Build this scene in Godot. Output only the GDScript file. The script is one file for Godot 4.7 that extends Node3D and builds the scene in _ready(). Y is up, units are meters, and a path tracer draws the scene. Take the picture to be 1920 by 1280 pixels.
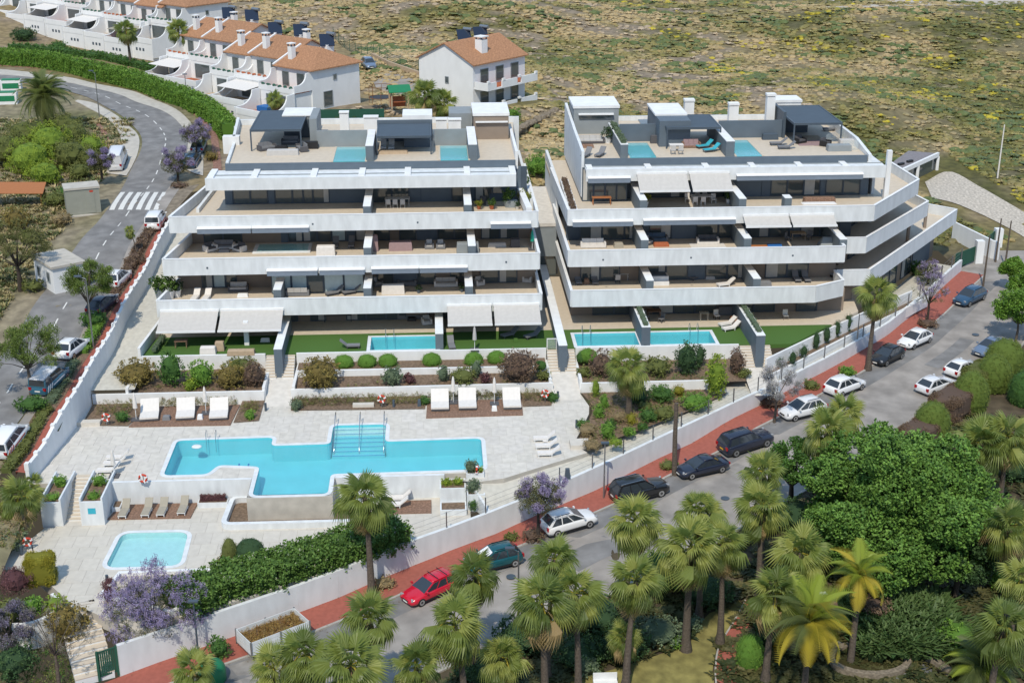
extends Node3D
# ---------- camera numbers (pixels below are those of the 1920 x 1280 photograph) ----------
const FOC := 2603.0
const PITCH := 0.3634
const YAW := -0.056
const EYE := Vector3(0, 50, 105)
var rt := Vector3(cos(YAW), 0, -sin(YAW))
var fw := Vector3(-sin(YAW) * cos(PITCH), -sin(PITCH), -cos(YAW) * cos(PITCH))
var up := rt.cross(fw)
var rng := RandomNumberGenerator.new()
var M := {}
var T := {}
var N := FastNoiseLite.new()
var used := {}
var lawn_poly := PackedVector2Array()

func px(x: float, y: float, h: float) -> Vector3:      # where the sight line through that pixel meets the level h
	var d := fw * FOC + rt * (x - 960.0) + up * (640.0 - y)
	return EYE + d * ((h - EYE.y) / d.y)

func gt(x: float, y: float, off := 0.0) -> Vector3:    # where it meets the ground, or a level off above the ground
	var d := (fw * FOC + rt * (x - 960.0) + up * (640.0 - y)).normalized()
	var t := 60.0
	while t < 420.0:
		var p := EYE + d * t
		if p.y <= H(p.x, p.z) + off:
			for k in 6:
				t -= 0.15
				p = EYE + d * t
				if p.y > H(p.x, p.z) + off: break
			return p
		t += 0.9
	return EYE + d * t

# ---------- terrain ----------
const CELL := 3.0
const GX0 := -170.0
const GZ0 := -345.0
const GNX := 137
const GNZ := 134
var grid := PackedFloat32Array()
var wallw: Array[Vector2] = [Vector2(-30, 29), Vector2(-23.6, 24.6), Vector2(-16.5, 20.4), Vector2(-9.1, 16), Vector2(-2.8, 11.6), Vector2(2, 8.7), Vector2(9.7, 4.0), Vector2(20.4, -4.2), Vector2(27.4, -10), Vector2(35.4, -16.9), Vector2(44.5, -25.5), Vector2(49.8, -31.6), Vector2(60.8, -46), Vector2(64, -50)]
func ctrl() -> Array:
	var c := [[-36, 16, 0.3], [-36, 5, 1.1], [-36, -7, 2.4], [-36, -15, 3.2], [-37, -30, 4.6], [-37, -47, 6.0], [-38, -60, 6.9], [-36, -84, 8.5], [-44, -102, 9.4], [-50, -110, 10], [-67, -121, 11], [-95, -125, 11.5],
		[-55, -20, 3.5], [-48, -60, 6.6], [-46, -40, 5.2], [-60, -90, 9.2], [-43, 10, 0.5], [-34, 18, -2.2], [-30, 25, -4.8],
		[-25, 30, -5.2], [-10, 25, -4.9], [5, 21, -4.6], [20, 20, -4.8], [35, 12, -4.2], [46, 0, -2.2], [55, -10, -1.2], [40, 30, -5], [20, 32, -5.3], [62, -15, -0.8], [70, -30, 0], [75, -45, 0.3], [0, 35, -5.4], [60, 10, -2.5],
		[0, -63, 8], [10, -72, 8.8], [-22, -62, 8.2], [-15, -95, 10.3], [10, -97, 10.2], [0, -130, 11.5], [0, -200, 13], [0, -300, 15], [-100, -200, 14], [-110, -300, 16], [100, -200, 10], [60, -120, 7], [40, -75, 5.6], [62, -72, 2.2], [90, -80, 2.5], [75, -60, 0.8], [150, -200, 9], [170, -300, 12], [105, -50, 0.3], [-150, -150, 12]]
	var hh := [-5.1, -4.9, -4.6, -4.3, -4.0, -3.6, -2.8, -2.2, -1.4, -1.0, -0.7, -0.4, 0.05, 0.1]
	for i in wallw.size():
		var n := wnorm(i)
		for d in [1.0, 6.5, 12.0]:
			var q: Vector2 = wallw[i] + n * d
			c.append([q.x, q.y, hh[i] - 0.05 * d / 12.0])
	return c

func wnorm(i: int) -> Vector2:                          # away from the pools, towards the park
	var a := wallw[maxi(i - 1, 0)]
	var b := wallw[mini(i + 1, wallw.size() - 1)]
	var t := (b - a).normalized()
	return Vector2(-t.y, t.x)

func make_grid() -> void:
	var c := ctrl()
	grid.resize(GNX * GNZ)
	for j in GNZ:
		for i in GNX:
			var x := GX0 + i * CELL
			var z := GZ0 + j * CELL
			var s := 0.0
			var w := 0.0
			for k in c:
				var d2: float = (x - k[0]) * (x - k[0]) + (z - k[1]) * (z - k[1]) + 3.0
				var q := 1.0 / (d2 * sqrt(d2))
				s += q * k[2]
				w += q
			grid[j * GNX + i] = s / w

func H(x: float, z: float) -> float:
	var u := clampf((x - GX0) / CELL, 0, GNX - 1.001)
	var v := clampf((z - GZ0) / CELL, 0, GNZ - 1.001)
	var i := int(u)
	var j := int(v)
	u -= i
	v -= j
	var a := grid[j * GNX + i]
	var b := grid[j * GNX + i + 1]
	var c := grid[(j + 1) * GNX + i]
	var d := grid[(j + 1) * GNX + i + 1]
	if u + v <= 1.0: return a + (b - a) * u + (c - a) * v
	return d + (c - d) * (1 - u) + (b - d) * (1 - v)

# ---------- naming ----------
func named(o: Node3D, called: String, parent: Node) -> void:
	var key := str(parent.get_instance_id()) + called
	var n: int = used.get(key, 0)
	used[key] = n + 1
	o.name = called if n == 0 else "%s_%03d" % [called, n]
	parent.add_child(o, true)

func tag(o: Node3D, label: String, category := "", group := "", kind := "") -> Node3D:
	if label: o.set_meta("label", label)
	if category: o.set_meta("category", category)
	if group: o.set_meta("group", group)
	if kind: o.set_meta("kind", kind)
	return o

func thing(called: String, label: String, category: String, at := Vector3.ZERO, turn := 0.0, group := "") -> Node3D:
	var o := Node3D.new()
	o.position = at
	o.rotation.y = turn
	named(o, called, self)
	tag(o, label, category, group)
	return o

func obj(st: SurfaceTool, called: String, m: Material, parent: Node = self) -> MeshInstance3D:
	var o := MeshInstance3D.new()
	o.mesh = st.commit()
	o.material_override = m
	named(o, called, parent)
	return o

func meshobj(me: Mesh, called: String, m: Material, parent: Node, tr := Transform3D.IDENTITY) -> MeshInstance3D:
	var o := MeshInstance3D.new()
	o.mesh = me
	o.material_override = m
	o.transform = tr
	named(o, called, parent)
	return o

func struct(st: SurfaceTool, called: String, m: Material, label := "") -> MeshInstance3D:
	var o := obj(st, called, m)
	tag(o, label, "", "", "structure")
	return o

func dup(src: Node3D, label: String, at: Vector3, turn: float, sc := 1.0) -> Node3D:
	var o: Node3D = src.duplicate()
	var key := str(self.get_instance_id())
	var nm := str(src.name)
	if nm.length() > 4 and nm[nm.length() - 4] == "_" and nm.right(3).is_valid_int(): nm = nm.left(nm.length() - 4)
	named(o, nm, self)
	o.position = at
	o.rotation = Vector3(0, turn, 0)
	o.scale = Vector3.ONE * sc
	o.set_meta("label", label)
	return o

# ---------- geometry ----------
func mb() -> SurfaceTool:
	var st := SurfaceTool.new()
	st.begin(Mesh.PRIMITIVE_TRIANGLES)
	return st

func tri(st: SurfaceTool, a: Vector3, b: Vector3, c: Vector3, hint: Vector3) -> void:
	var n := (b - a).cross(c - a)
	if n.length_squared() < 1e-12: return
	n = n.normalized()
	if n.dot(hint) < 0:
		n = -n
		var s := b
		b = c
		c = s
	st.set_normal(n)
	st.add_vertex(a)
	st.set_normal(n)
	st.add_vertex(c)
	st.set_normal(n)
	st.add_vertex(b)

func quad(st: SurfaceTool, a: Vector3, b: Vector3, c: Vector3, d: Vector3, hint: Vector3) -> void:
	tri(st, a, b, c, hint)
	tri(st, a, c, d, hint)

func hexa(st: SurfaceTool, v: Array) -> void:           # 8 corners: bottom ring 0-3, top ring 4-7
	var c := Vector3.ZERO
	for p in v: c += p / 8.0
	for f in [[0, 1, 2, 3], [4, 5, 6, 7], [0, 1, 5, 4], [1, 2, 6, 5], [2, 3, 7, 6], [3, 0, 4, 7]]:
		var m: Vector3 = (v[f[0]] + v[f[1]] + v[f[2]] + v[f[3]]) * 0.25
		quad(st, v[f[0]], v[f[1]], v[f[2]], v[f[3]], m - c)

func boxt(st: SurfaceTool, t: Transform3D, s: Vector3) -> void:
	var v := []
	for y in [-0.5, 0.5]:
		for q in [[-0.5, -0.5], [0.5, -0.5], [0.5, 0.5], [-0.5, 0.5]]:
			v.append(t * Vector3(q[0] * s.x, y * s.y, q[1] * s.z))
	hexa(st, v)

func box(st: SurfaceTool, x0: float, y0: float, z0: float, x1: float, y1: float, z1: float) -> void:
	boxt(st, Transform3D(Basis(), Vector3(x0 + x1, y0 + y1, z0 + z1) * 0.5), Vector3(absf(x1 - x0), absf(y1 - y0), absf(z1 - z0)))

func seg(st: SurfaceTool, a: Vector3, b: Vector3, w: float, h: float) -> void:   # a bar of rectangular section from a to b
	var d := b - a
	var l := d.length()
	if l < 1e-4: return
	var bs := Basis.looking_at(d / l, Vector3.UP if absf(d.y / l) < 0.98 else Vector3.RIGHT)
	boxt(st, Transform3D(bs, (a + b) * 0.5), Vector3(w, h, l))

func prism(st: SurfaceTool, poly: PackedVector2Array, y0: float, y1: float, bottom := false) -> void:
	var ix := Geometry2D.triangulate_polygon(poly)
	for k in range(0, ix.size(), 3):
		var a := poly[ix[k]]
		var b := poly[ix[k + 1]]
		var c := poly[ix[k + 2]]
		tri(st, Vector3(a.x, y1, a.y), Vector3(b.x, y1, b.y), Vector3(c.x, y1, c.y), Vector3.UP)
		if bottom: tri(st, Vector3(a.x, y0, a.y), Vector3(b.x, y0, b.y), Vector3(c.x, y0, c.y), Vector3.DOWN)
	if y1 > y0:
		var s := 1.0 if Geometry2D.is_polygon_clockwise(poly) else -1.0
		for k in poly.size():
			var a := poly[k]
			var b := poly[(k + 1) % poly.size()]
			var e := b - a
			var n := Vector3(e.y, 0, -e.x) * -s
			quad(st, Vector3(a.x, y0, a.y), Vector3(b.x, y0, b.y), Vector3(b.x, y1, b.y), Vector3(a.x, y1, a.y), n)

func minus(polys: Array, hole: PackedVector2Array) -> Array:      # polygons less a hole, cut so that no ring remains
	var c := Vector2.ZERO
	for p in hole: c += p / hole.size()
	var out := []
	for half in [PackedVector2Array([Vector2(-900, -900), Vector2(c.x, -900), Vector2(c.x, 900), Vector2(-900, 900)]), PackedVector2Array([Vector2(c.x, -900), Vector2(900, -900), Vector2(900, 900), Vector2(c.x, 900)])]:
		for p in polys:
			for q in Geometry2D.intersect_polygons(p, half):
				out.append_array(Geometry2D.clip_polygons(q, hole))
	return out

func rounded(pts: Array, r: float, n := 4) -> PackedVector2Array:
	var o := PackedVector2Array()
	for i in pts.size():
		var p: Vector2 = pts[i]
		var a: Vector2 = pts[(i + pts.size() - 1) % pts.size()]
		var b: Vector2 = pts[(i + 1) % pts.size()]
		var rr := minf(r, minf(p.distance_to(a), p.distance_to(b)) * 0.45)
		var u := p + (a - p).normalized() * rr
		var v := p + (b - p).normalized() * rr
		for k in n + 1:
			var t := float(k) / n
			o.append(u.lerp(p, t).lerp(p.lerp(v, t), t))
	return o

func patch(st: SurfaceTool, poly: PackedVector2Array, off: float, cell := 1.5) -> void:    # an area laid on the ground in small cells
	var lo := poly[0]
	var hi := poly[0]
	for p in poly:
		lo = lo.min(p)
		hi = hi.max(p)
	for j in int((hi.y - lo.y) / cell) + 1:
		for i in int((hi.x - lo.x) / cell) + 1:
			var a := lo + Vector2(i, j) * cell
			for q in Geometry2D.intersect_polygons(PackedVector2Array([a, a + Vector2(cell, 0), a + Vector2(cell, cell), a + Vector2(0, cell)]), poly):
				for k in range(1, q.size() - 1):
					tri(st, Vector3(q[0].x, H(q[0].x, q[0].y) + off, q[0].y), Vector3(q[k].x, H(q[k].x, q[k].y) + off, q[k].y), Vector3(q[k + 1].x, H(q[k + 1].x, q[k + 1].y) + off, q[k + 1].y), Vector3.UP)

func grow(poly: PackedVector2Array, d: float) -> PackedVector2Array:
	return Geometry2D.offset_polygon(poly, d, Geometry2D.JOIN_MITER)[0]

func ring(st: SurfaceTool, inner: PackedVector2Array, d: float, y0: float, y1: float) -> void:   # a coping round a pool
	for q in minus([grow(inner, d)], inner): prism(st, q, y0, y1)

func tube(st: SurfaceTool, pts: Array, rads: Array, sides := 6, caps := true) -> void:
	var rings := []
	for i in pts.size():
		var d: Vector3 = (pts[mini(i + 1, pts.size() - 1)] - pts[maxi(i - 1, 0)]).normalized()
		var s := d.cross(Vector3.UP if absf(d.y) < 0.95 else Vector3.RIGHT).normalized()
		var t := s.cross(d)
		var r := []
		for k in sides:
			var a := TAU * k / sides
			r.append(s * cos(a) + t * sin(a))
		rings.append(r)
	for i in pts.size() - 1:
		for k in sides:
			var l := (k + 1) % sides
			var q := [[i, k], [i, l], [i + 1, l], [i + 1, k]]
			var v := []
			for e in q: v.append([pts[e[0]] + rings[e[0]][e[1]] * rads[e[0]], rings[e[0]][e[1]]])
			for f in [[0, 1, 2], [0, 2, 3]]:
				var order: Array = f
				var nn: Vector3 = (v[f[1]][0] - v[f[0]][0]).cross(v[f[2]][0] - v[f[0]][0])
				if nn.dot(v[f[0]][1]) > 0: order = [f[0], f[2], f[1]]
				for e in order:
					st.set_normal(v[e][1])
					st.add_vertex(v[e][0])
	if caps:
		for e in [0, pts.size() - 1]:
			if rads[e] < 0.005: continue
			var hint: Vector3 = (pts[0] - pts[1]) if e == 0 else (pts[e] - pts[e - 1])
			for k in range(1, sides - 1):
				tri(st, pts[e] + rings[e][0] * rads[e], pts[e] + rings[e][k] * rads[e], pts[e] + rings[e][k + 1] * rads[e], hint)

func cyl(st: SurfaceTool, at: Vector3, r0: float, r1: float, h: float, sides := 12) -> void:
	tube(st, [at, at + Vector3(0, h, 0)], [r0, r1], sides)

func lathe(st: SurfaceTool, at: Vector3, prof: Array, sides := 16) -> void:
	for i in prof.size() - 1:
		for k in sides:
			var a := TAU * k / sides
			var b := TAU * (k + 1) / sides
			var p: Vector2 = prof[i]
			var q: Vector2 = prof[i + 1]
			var f := func(v: Vector2, g: float): return at + Vector3(v.x * cos(g), v.y, v.x * sin(g))
			var mid := Vector3(cos((a + b) / 2), 0, sin((a + b) / 2))
			var hint: Vector3 = mid * (q.y - p.y) + Vector3(0, p.x - q.x, 0)
			if hint.length() < 1e-5: hint = Vector3.UP
			quad(st, f.call(p, a), f.call(p, b), f.call(q, b), f.call(q, a), hint)

func blob(st: SurfaceTool, c: Vector3, r: Vector3, rough := 0.15, freq := 1.0, n := 10, flat_bottom := -0.6) -> void:
	var v := []
	for i in n + 1:
		var row := []
		var th := PI * i / n
		for k in n * 2:
			var ph := TAU * k / (n * 2)
			var d := Vector3(sin(th) * cos(ph), cos(th), sin(th) * sin(ph))
			var s := 1.0 + rough * N.get_noise_3dv((c + d * r) * freq * 20.0) * 1.6
			var p := d * s
			p.y = maxf(p.y, flat_bottom)
			row.append(c + p * r)
		v.append(row)
	for i in n:
		for k in n * 2:
			var l := (k + 1) % (n * 2)
			quad(st, v[i][k], v[i][l], v[i + 1][l], v[i + 1][k], (v[i][k] + v[i + 1][l]) * 0.5 - c)

func smooth(st: SurfaceTool) -> SurfaceTool:            # average the normals of a faceted shape
	var me := st.commit()
	var o := mb()
	o.set_smooth_group(0)
	var ar := me.surface_get_arrays(0)
	var vs: PackedVector3Array = ar[Mesh.ARRAY_VERTEX]
	var ns: PackedVector3Array = ar[Mesh.ARRAY_NORMAL]
	var acc := {}
	for i in vs.size():
		var k := Vector3i((vs[i] * 500.0).round())
		acc[k] = acc.get(k, Vector3.ZERO) + ns[i]
	for i in vs.size():
		o.set_normal((acc[Vector3i((vs[i] * 500.0).round())] as Vector3).normalized())
		o.add_vertex(vs[i])
	return o

func ribbon(st: SurfaceTool, a: Array, b: Array, across: int, off: float, lift := 0.0) -> void:   # a strip between two lines, laid on the ground; lift hangs a kerb face down from both edges
	for i in a.size() - 1:
		for k in across:
			var p := []
			for e in [[i, k], [i, k + 1], [i + 1, k + 1], [i + 1, k]]:
				var q: Vector2 = a[e[0]].lerp(b[e[0]], float(e[1]) / across)
				p.append(Vector3(q.x, H(q.x, q.y) + off, q.y))
			quad(st, p[0], p[1], p[2], p[3], Vector3.UP)
			if lift > 0 and k == 0: quad(st, p[0], p[3], p[3] - Vector3(0, lift, 0), p[0] - Vector3(0, lift, 0), p[0] - p[1])
			if lift > 0 and k == across - 1: quad(st, p[1], p[2], p[2] - Vector3(0, lift, 0), p[1] - Vector3(0, lift, 0), p[1] - p[0])

func resample(pts: Array, n: int) -> Array:             # evenly spaced points on a smooth curve through the points
	var c := Curve3D.new()
	for i in pts.size():
		var p: Vector2 = pts[i]
		var a: Vector2 = pts[maxi(i - 1, 0)]
		var b: Vector2 = pts[mini(i + 1, pts.size() - 1)]
		var t := (b - a) / 6.0
		c.add_point(Vector3(p.x, 0, p.y), Vector3(-t.x, 0, -t.y), Vector3(t.x, 0, t.y))
	var o := []
	for i in n:
		var q := c.sample_baked(c.get_baked_length() * i / (n - 1.0), true)
		o.append(Vector2(q.x, q.z))
	return o

func offset(pts: Array, d: float) -> Array:
	var o := []
	for i in pts.size():
		var t: Vector2 = (pts[mini(i + 1, pts.size() - 1)] - pts[maxi(i - 1, 0)]).normalized()
		o.append(pts[i] + Vector2(-t.y, t.x) * d)
	return o

func flat(pts: Array) -> Array:
	var o := []
	for p in pts: o.append(Vector2(p.x, p.z))
	return o

func walls(st: SurfaceTool, pts: Array, y0: Array, y1: Array, th: float) -> void:   # a wall along a line, with its own foot and top height at every point
	for i in pts.size() - 1:
		var a: Vector2 = pts[i]
		var b: Vector2 = pts[i + 1]
		var t := (b - a).normalized() * 0.0
		var n := (b - a).normalized().orthogonal() * th * 0.5
		a -= t
		b += t
		hexa(st, [Vector3(a.x + n.x, y0[i], a.y + n.y), Vector3(b.x + n.x, y0[i + 1], b.y + n.y), Vector3(b.x - n.x, y0[i + 1], b.y - n.y), Vector3(a.x - n.x, y0[i], a.y - n.y),
			Vector3(a.x + n.x, y1[i], a.y + n.y), Vector3(b.x + n.x, y1[i + 1], b.y + n.y), Vector3(b.x - n.x, y1[i + 1], b.y - n.y), Vector3(a.x - n.x, y1[i], a.y - n.y)])

# ---------- materials ----------
func ramp(lo: float, hi: float, freq: float, oct := 5, kind := FastNoiseLite.TYPE_SIMPLEX_SMOOTH, sd := 1, size := 512) -> NoiseTexture2D:
	var n := FastNoiseLite.new()
	n.noise_type = kind
	n.frequency = freq
	n.fractal_octaves = oct
	n.seed = sd
	var t := NoiseTexture2D.new()
	t.noise = n
	t.width = size
	t.height = size
	t.seamless = true
	var g := Gradient.new()
	g.set_color(0, Color(lo, lo, lo))
	g.set_color(1, Color(hi, hi, hi))
	t.color_ramp = g
	return t

func mat(key: String, c: Color, rough := 0.8, tex := "soft", scale := 0.12, detail := "", dscale := 0.02) -> StandardMaterial3D:
	var m := StandardMaterial3D.new()
	m.resource_name = key
	m.albedo_color = c.linear_to_srgb()
	m.roughness = rough
	m.metallic_specular = 0.4
	if tex:
		m.albedo_texture = T[tex]
		m.uv1_triplanar = true
		m.uv1_world_triplanar = true
		m.uv1_scale = Vector3.ONE * scale
	M[key] = m
	return m

func leafmat(key: String, c: Color, back := 0.5) -> StandardMaterial3D:
	var m := StandardMaterial3D.new()
	m.resource_name = key
	m.albedo_color = c.linear_to_srgb()
	m.vertex_color_use_as_albedo = true
	m.roughness = 0.55
	m.metallic_specular = 0.35
	m.cull_mode = BaseMaterial3D.CULL_DISABLED
	m.backlight_enabled = true
	m.backlight = Color(back, back, back * 0.6)
	M[key] = m
	return m

func materials() -> void:
	T.soft = ramp(0.94, 1.0, 0.012, 6)
	T.medium = ramp(0.88, 1.0, 0.014, 6, FastNoiseLite.TYPE_SIMPLEX_SMOOTH, 3)
	T.strong = ramp(0.66, 1.0, 0.016, 6, FastNoiseLite.TYPE_SIMPLEX_SMOOTH, 5)
	T.blot = ramp(0.74, 1.0, 0.015, 7, FastNoiseLite.TYPE_SIMPLEX_SMOOTH, 13, 1024)
	T.mott = ramp(0.9, 1.0, 0.02, 6, FastNoiseLite.TYPE_SIMPLEX_SMOOTH, 11)
	T.grain = ramp(0.85, 1.0, 0.08, 4, FastNoiseLite.TYPE_SIMPLEX_SMOOTH, 7)
	T.cell = ramp(0.5, 1.0, 0.05, 2, FastNoiseLite.TYPE_CELLULAR, 9)
	mat("white", Color(0.72, 0.755, 0.785), 0.75, "mott", 0.05).uv1_scale = Vector3(0.1, 0.03, 0.1)
	mat("whitewall", Color(0.77, 0.785, 0.8), 0.85, "soft", 0.09).uv1_scale = Vector3(0.12, 0.04, 0.12)
	mat("deck", Color(0.665, 0.632, 0.585), 0.8, "mott", 0.12)
	mat("lowdeck", Color(0.6, 0.565, 0.51), 0.8, "soft", 0.2)
	mat("tile", Color(0.6, 0.52, 0.42), 0.7, "soft", 0.22)
	mat("prom", Color(0.58, 0.56, 0.5), 0.85, "medium", 0.2)
	mat("asphalt", Color(0.385, 0.355, 0.33), 0.9, "blot", 0.022)
	mat("asphalt2", Color(0.265, 0.26, 0.26), 0.9, "blot", 0.026)
	mat("asphalt3", Color(0.33, 0.31, 0.29), 0.92, "blot", 0.05)
	mat("concrete", Color(0.52, 0.49, 0.44), 0.9, "medium", 0.1)
	mat("kerb", Color(0.42, 0.4, 0.37), 0.9, "medium", 0.2)
	mat("redpave", Color(0.37, 0.115, 0.085), 0.85, "medium", 0.25)
	mat("pinkpave", Color(0.36, 0.2, 0.15), 0.85, "strong", 0.25)
	mat("paint", Color(0.72, 0.72, 0.7), 0.7, "medium", 0.6)
	mat("mulch", Color(0.25, 0.175, 0.12), 0.95, "strong", 0.35)
	mat("dirt", Color(0.3, 0.25, 0.19), 0.95, "strong", 0.12)
	mat("chalk", Color(0.68, 0.61, 0.52), 0.95, "strong", 0.25)
	mat("turf", Color(0.075, 0.16, 0.032), 0.9, "grain", 0.4)
	mat("mown", Color(0.3, 0.265, 0.09), 0.95, "strong", 0.09)
	mat("grey", Color(0.115, 0.15, 0.19), 0.6, "soft", 0.1)
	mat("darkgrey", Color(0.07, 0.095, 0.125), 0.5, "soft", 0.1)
	mat("midgrey", Color(0.26, 0.29, 0.31), 0.7, "soft", 0.1)
	mat("partition", Color(0.14, 0.175, 0.205), 0.7, "soft", 0.1)
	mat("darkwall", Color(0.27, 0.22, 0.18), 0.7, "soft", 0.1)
	mat("interior", Color(0.22, 0.19, 0.17), 0.8, "soft", 0.1)
	mat("pool", Color(0.12, 0.57, 0.65), 0.35, "soft", 0.06)
	mat("poolpale", Color(0.4, 0.68, 0.68), 0.4, "soft", 0.2)
	mat("poolroof", Color(0.11, 0.5, 0.54), 0.35, "soft", 0.2)
	mat("wood", Color(0.33, 0.2, 0.14), 0.75, "strong", 0.5)
	mat("tan", Color(0.47, 0.36, 0.25), 0.8, "medium", 0.3)
	mat("fabric", Color(0.72, 0.69, 0.66), 0.95, "soft", 0.4)
	mat("awning", Color(0.52, 0.5, 0.475), 0.95, "soft", 0.3)
	mat("cushion", Color(0.5, 0.49, 0.48), 0.95, "soft", 0.4)
	mat("beige", Color(0.36, 0.33, 0.27), 0.95, "soft", 0.4)
	mat("darkfab", Color(0.1, 0.1, 0.11), 0.95, "soft", 0.4)
	mat("greyfab", Color(0.2, 0.205, 0.22), 0.95, "soft", 0.4)
	mat("steelfab", Color(0.1, 0.15, 0.22), 0.95, "soft", 0.4)
	mat("mauve", Color(0.34, 0.24, 0.25), 0.95, "soft", 0.4)
	mat("blue", Color(0.02, 0.14, 0.42), 0.6, "soft", 0.4)
	mat("sky", Color(0.05, 0.42, 0.55), 0.8, "soft", 0.4)
	mat("orange", Color(0.38, 0.15, 0.06), 0.8, "soft", 0.4)
	mat("red", Color(0.55, 0.06, 0.03), 0.6, "soft", 0.4)
	mat("terracotta", Color(0.42, 0.13, 0.06), 0.85, "medium", 0.4)
	mat("roof", Color(0.53, 0.275, 0.15), 0.9, "strong", 0.35)
	mat("roof2", Color(0.49, 0.26, 0.145), 0.9, "strong", 0.3)
	mat("metal", Color(0.32, 0.33, 0.34), 0.35, "").metallic = 0.8
	mat("chrome", Color(0.6, 0.62, 0.64), 0.2, "").metallic = 1.0
	mat("black", Color(0.02, 0.02, 0.022), 0.5, "")
	mat("rubber", Color(0.018, 0.018, 0.018), 0.85, "")
	mat("green", Color(0.02, 0.2, 0.09), 0.45, "soft", 0.3)
	mat("greenmesh", Color(0.02, 0.09, 0.06), 0.7, "soft", 0.3)
	mat("teal", Color(0.02, 0.3, 0.22), 0.8, "soft", 0.3)
	mat("stone", Color(0.3, 0.25, 0.19), 0.95, "strong", 0.4)
	mat("bark", Color(0.16, 0.13, 0.105), 0.95, "strong", 0.6)
	mat("barkdark", Color(0.075, 0.06, 0.05), 0.95, "strong", 0.6)
	mat("rusty", Color(0.26, 0.12, 0.05), 0.9, "strong", 0.3)
	mat("panelgrey", Color(0.3, 0.31, 0.27), 0.6, "soft", 0.2)
	mat("solar", Color(0.02, 0.03, 0.055), 0.12, "")
	mat("lamp_glass", Color(0.75, 0.76, 0.78), 0.2, "")
	mat("headlamp", Color(0.3, 0.31, 0.33), 0.15, "")
	mat("tail", Color(0.35, 0.01, 0.012), 0.25, "")
	mat("plate", Color(0.75, 0.75, 0.72), 0.5, "")
	mat("plate_yellow", Color(0.75, 0.5, 0.03), 0.5, "")
	var g := mat("glass", Color(0.075, 0.095, 0.1), 0.06, "")
	g.metallic_specular = 0.7
	var g2 := mat("pane", Color(0.6, 0.7, 0.72, 0.16), 0.05, "")
	g2.transparency = BaseMaterial3D.TRANSPARENCY_ALPHA
	var g3 := mat("carglass", Color(0.03, 0.038, 0.048), 0.05, "")
	g3.metallic_specular = 0.6
	var w := mat("water", Color(0.25, 0.75, 0.9, 0.1), 0.04, "")
	w.transparency = BaseMaterial3D.TRANSPARENCY_ALPHA
	var wn := FastNoiseLite.new()
	wn.frequency = 0.03
	var wt := NoiseTexture2D.new()
	wt.noise = wn
	wt.seamless = true
	wt.as_normal_map = true
	wt.bump_strength = 1.2
	w.normal_enabled = true
	w.normal_texture = wt
	w.normal_scale = 0.5
	w.uv1_triplanar = true
	w.uv1_world_triplanar = true
	w.uv1_scale = Vector3.ONE * 0.3
	for c in [["leaf", Color.WHITE], ["leaf_glossy", Color.WHITE]]: leafmat(c[0], c[1])
	M.leaf_glossy.roughness = 0.4
	leafmat("petal", Color.WHITE, 0.3)
	leafmat("straw", Color.WHITE, 0.25)

# ================= the scene =================
func _ready() -> void:
	var cam := Camera3D.new()
	cam.name = "camera"
	cam.fov = rad_to_deg(2 * atan(640.0 / FOC))
	cam.near = 0.5
	cam.far = 1500
	cam.position = EYE
	cam.rotation = Vector3(-PITCH, YAW, 0)
	cam.current = true
	add_child(cam)
	var env := Environment.new()
	env.background_mode = Environment.BG_SKY
	var sm := ProceduralSkyMaterial.new()
	sm.sky_top_color = Color(0.5, 0.62, 0.76)
	sm.sky_horizon_color = Color(0.8, 0.83, 0.86)
	sm.sky_curve = 0.12
	sm.ground_bottom_color = Color(0.3, 0.28, 0.24)
	sm.ground_horizon_color = Color(0.5, 0.5, 0.48)
	sm.sky_energy_multiplier = 1.2
	env.sky = Sky.new()
	env.sky.sky_material = sm
	env.tonemap_mode = Environment.TONE_MAPPER_LINEAR
	env.tonemap_exposure = 0.99
	env.sdfgi_enabled = true
	env.ssao_enabled = true
	env.ssil_enabled = true
	var we := WorldEnvironment.new()
	we.name = "environment"
	we.environment = env
	add_child(we)
	var sun := DirectionalLight3D.new()
	sun.name = "sun"
	sun.light_energy = 1.14
	sun.light_color = Color(1.0, 0.96, 0.885)
	sun.light_angular_distance = 0.5
	sun.shadow_enabled = true
	sun.look_at_from_position(Vector3.ZERO, Vector3(0.2, -1, -0.75))
	add_child(sun)
	rng.seed = 20240611
	N.seed = 4
	N.frequency = 0.05
	N.fractal_octaves = 3
	materials()
	make_grid()
	leaf_meshes()
	ground()
	roads()
	decks()
	pools()
	left_building()
	right_building()
	passage()
	houses()
	outbuildings()
	vehicles()
	furniture()
	park_objects()
	palms()
	trees()
	shrubs()
	field()

# ---------- ground ----------
func ntex(x: float, z: float, f: float, o := 0.0) -> float:
	return N.get_noise_3d(x * f * 20.0, z * f * 20.0, o)

func fieldcol(x: float, z: float) -> Color:              # dry grass: tan and brown near the houses, olive and dark green farther along
	var n := ntex(x, z, 0.035) + 0.35 * ntex(x, z, 0.16, 3)
	var b := ntex(x, z, 0.06, 20) + 0.5 * ntex(x, z, 0.3, 31)
	var g := clampf(0.38 + n * 2.2 + (x - 15) * 0.008, 0, 1.5)
	var c := Color(0.345, 0.265, 0.14).lerp(Color(0.185, 0.165, 0.055), minf(g, 1))
	if g > 1: c = c.lerp(Color(0.105, 0.105, 0.03), (g - 1) * 2)
	if b < -0.12: c = c.lerp(Color(0.33, 0.265, 0.19), clampf((-0.12 - b) * 5, 0, 1) * (1.0 if x < 60 else 0.4))
	return c

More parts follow.
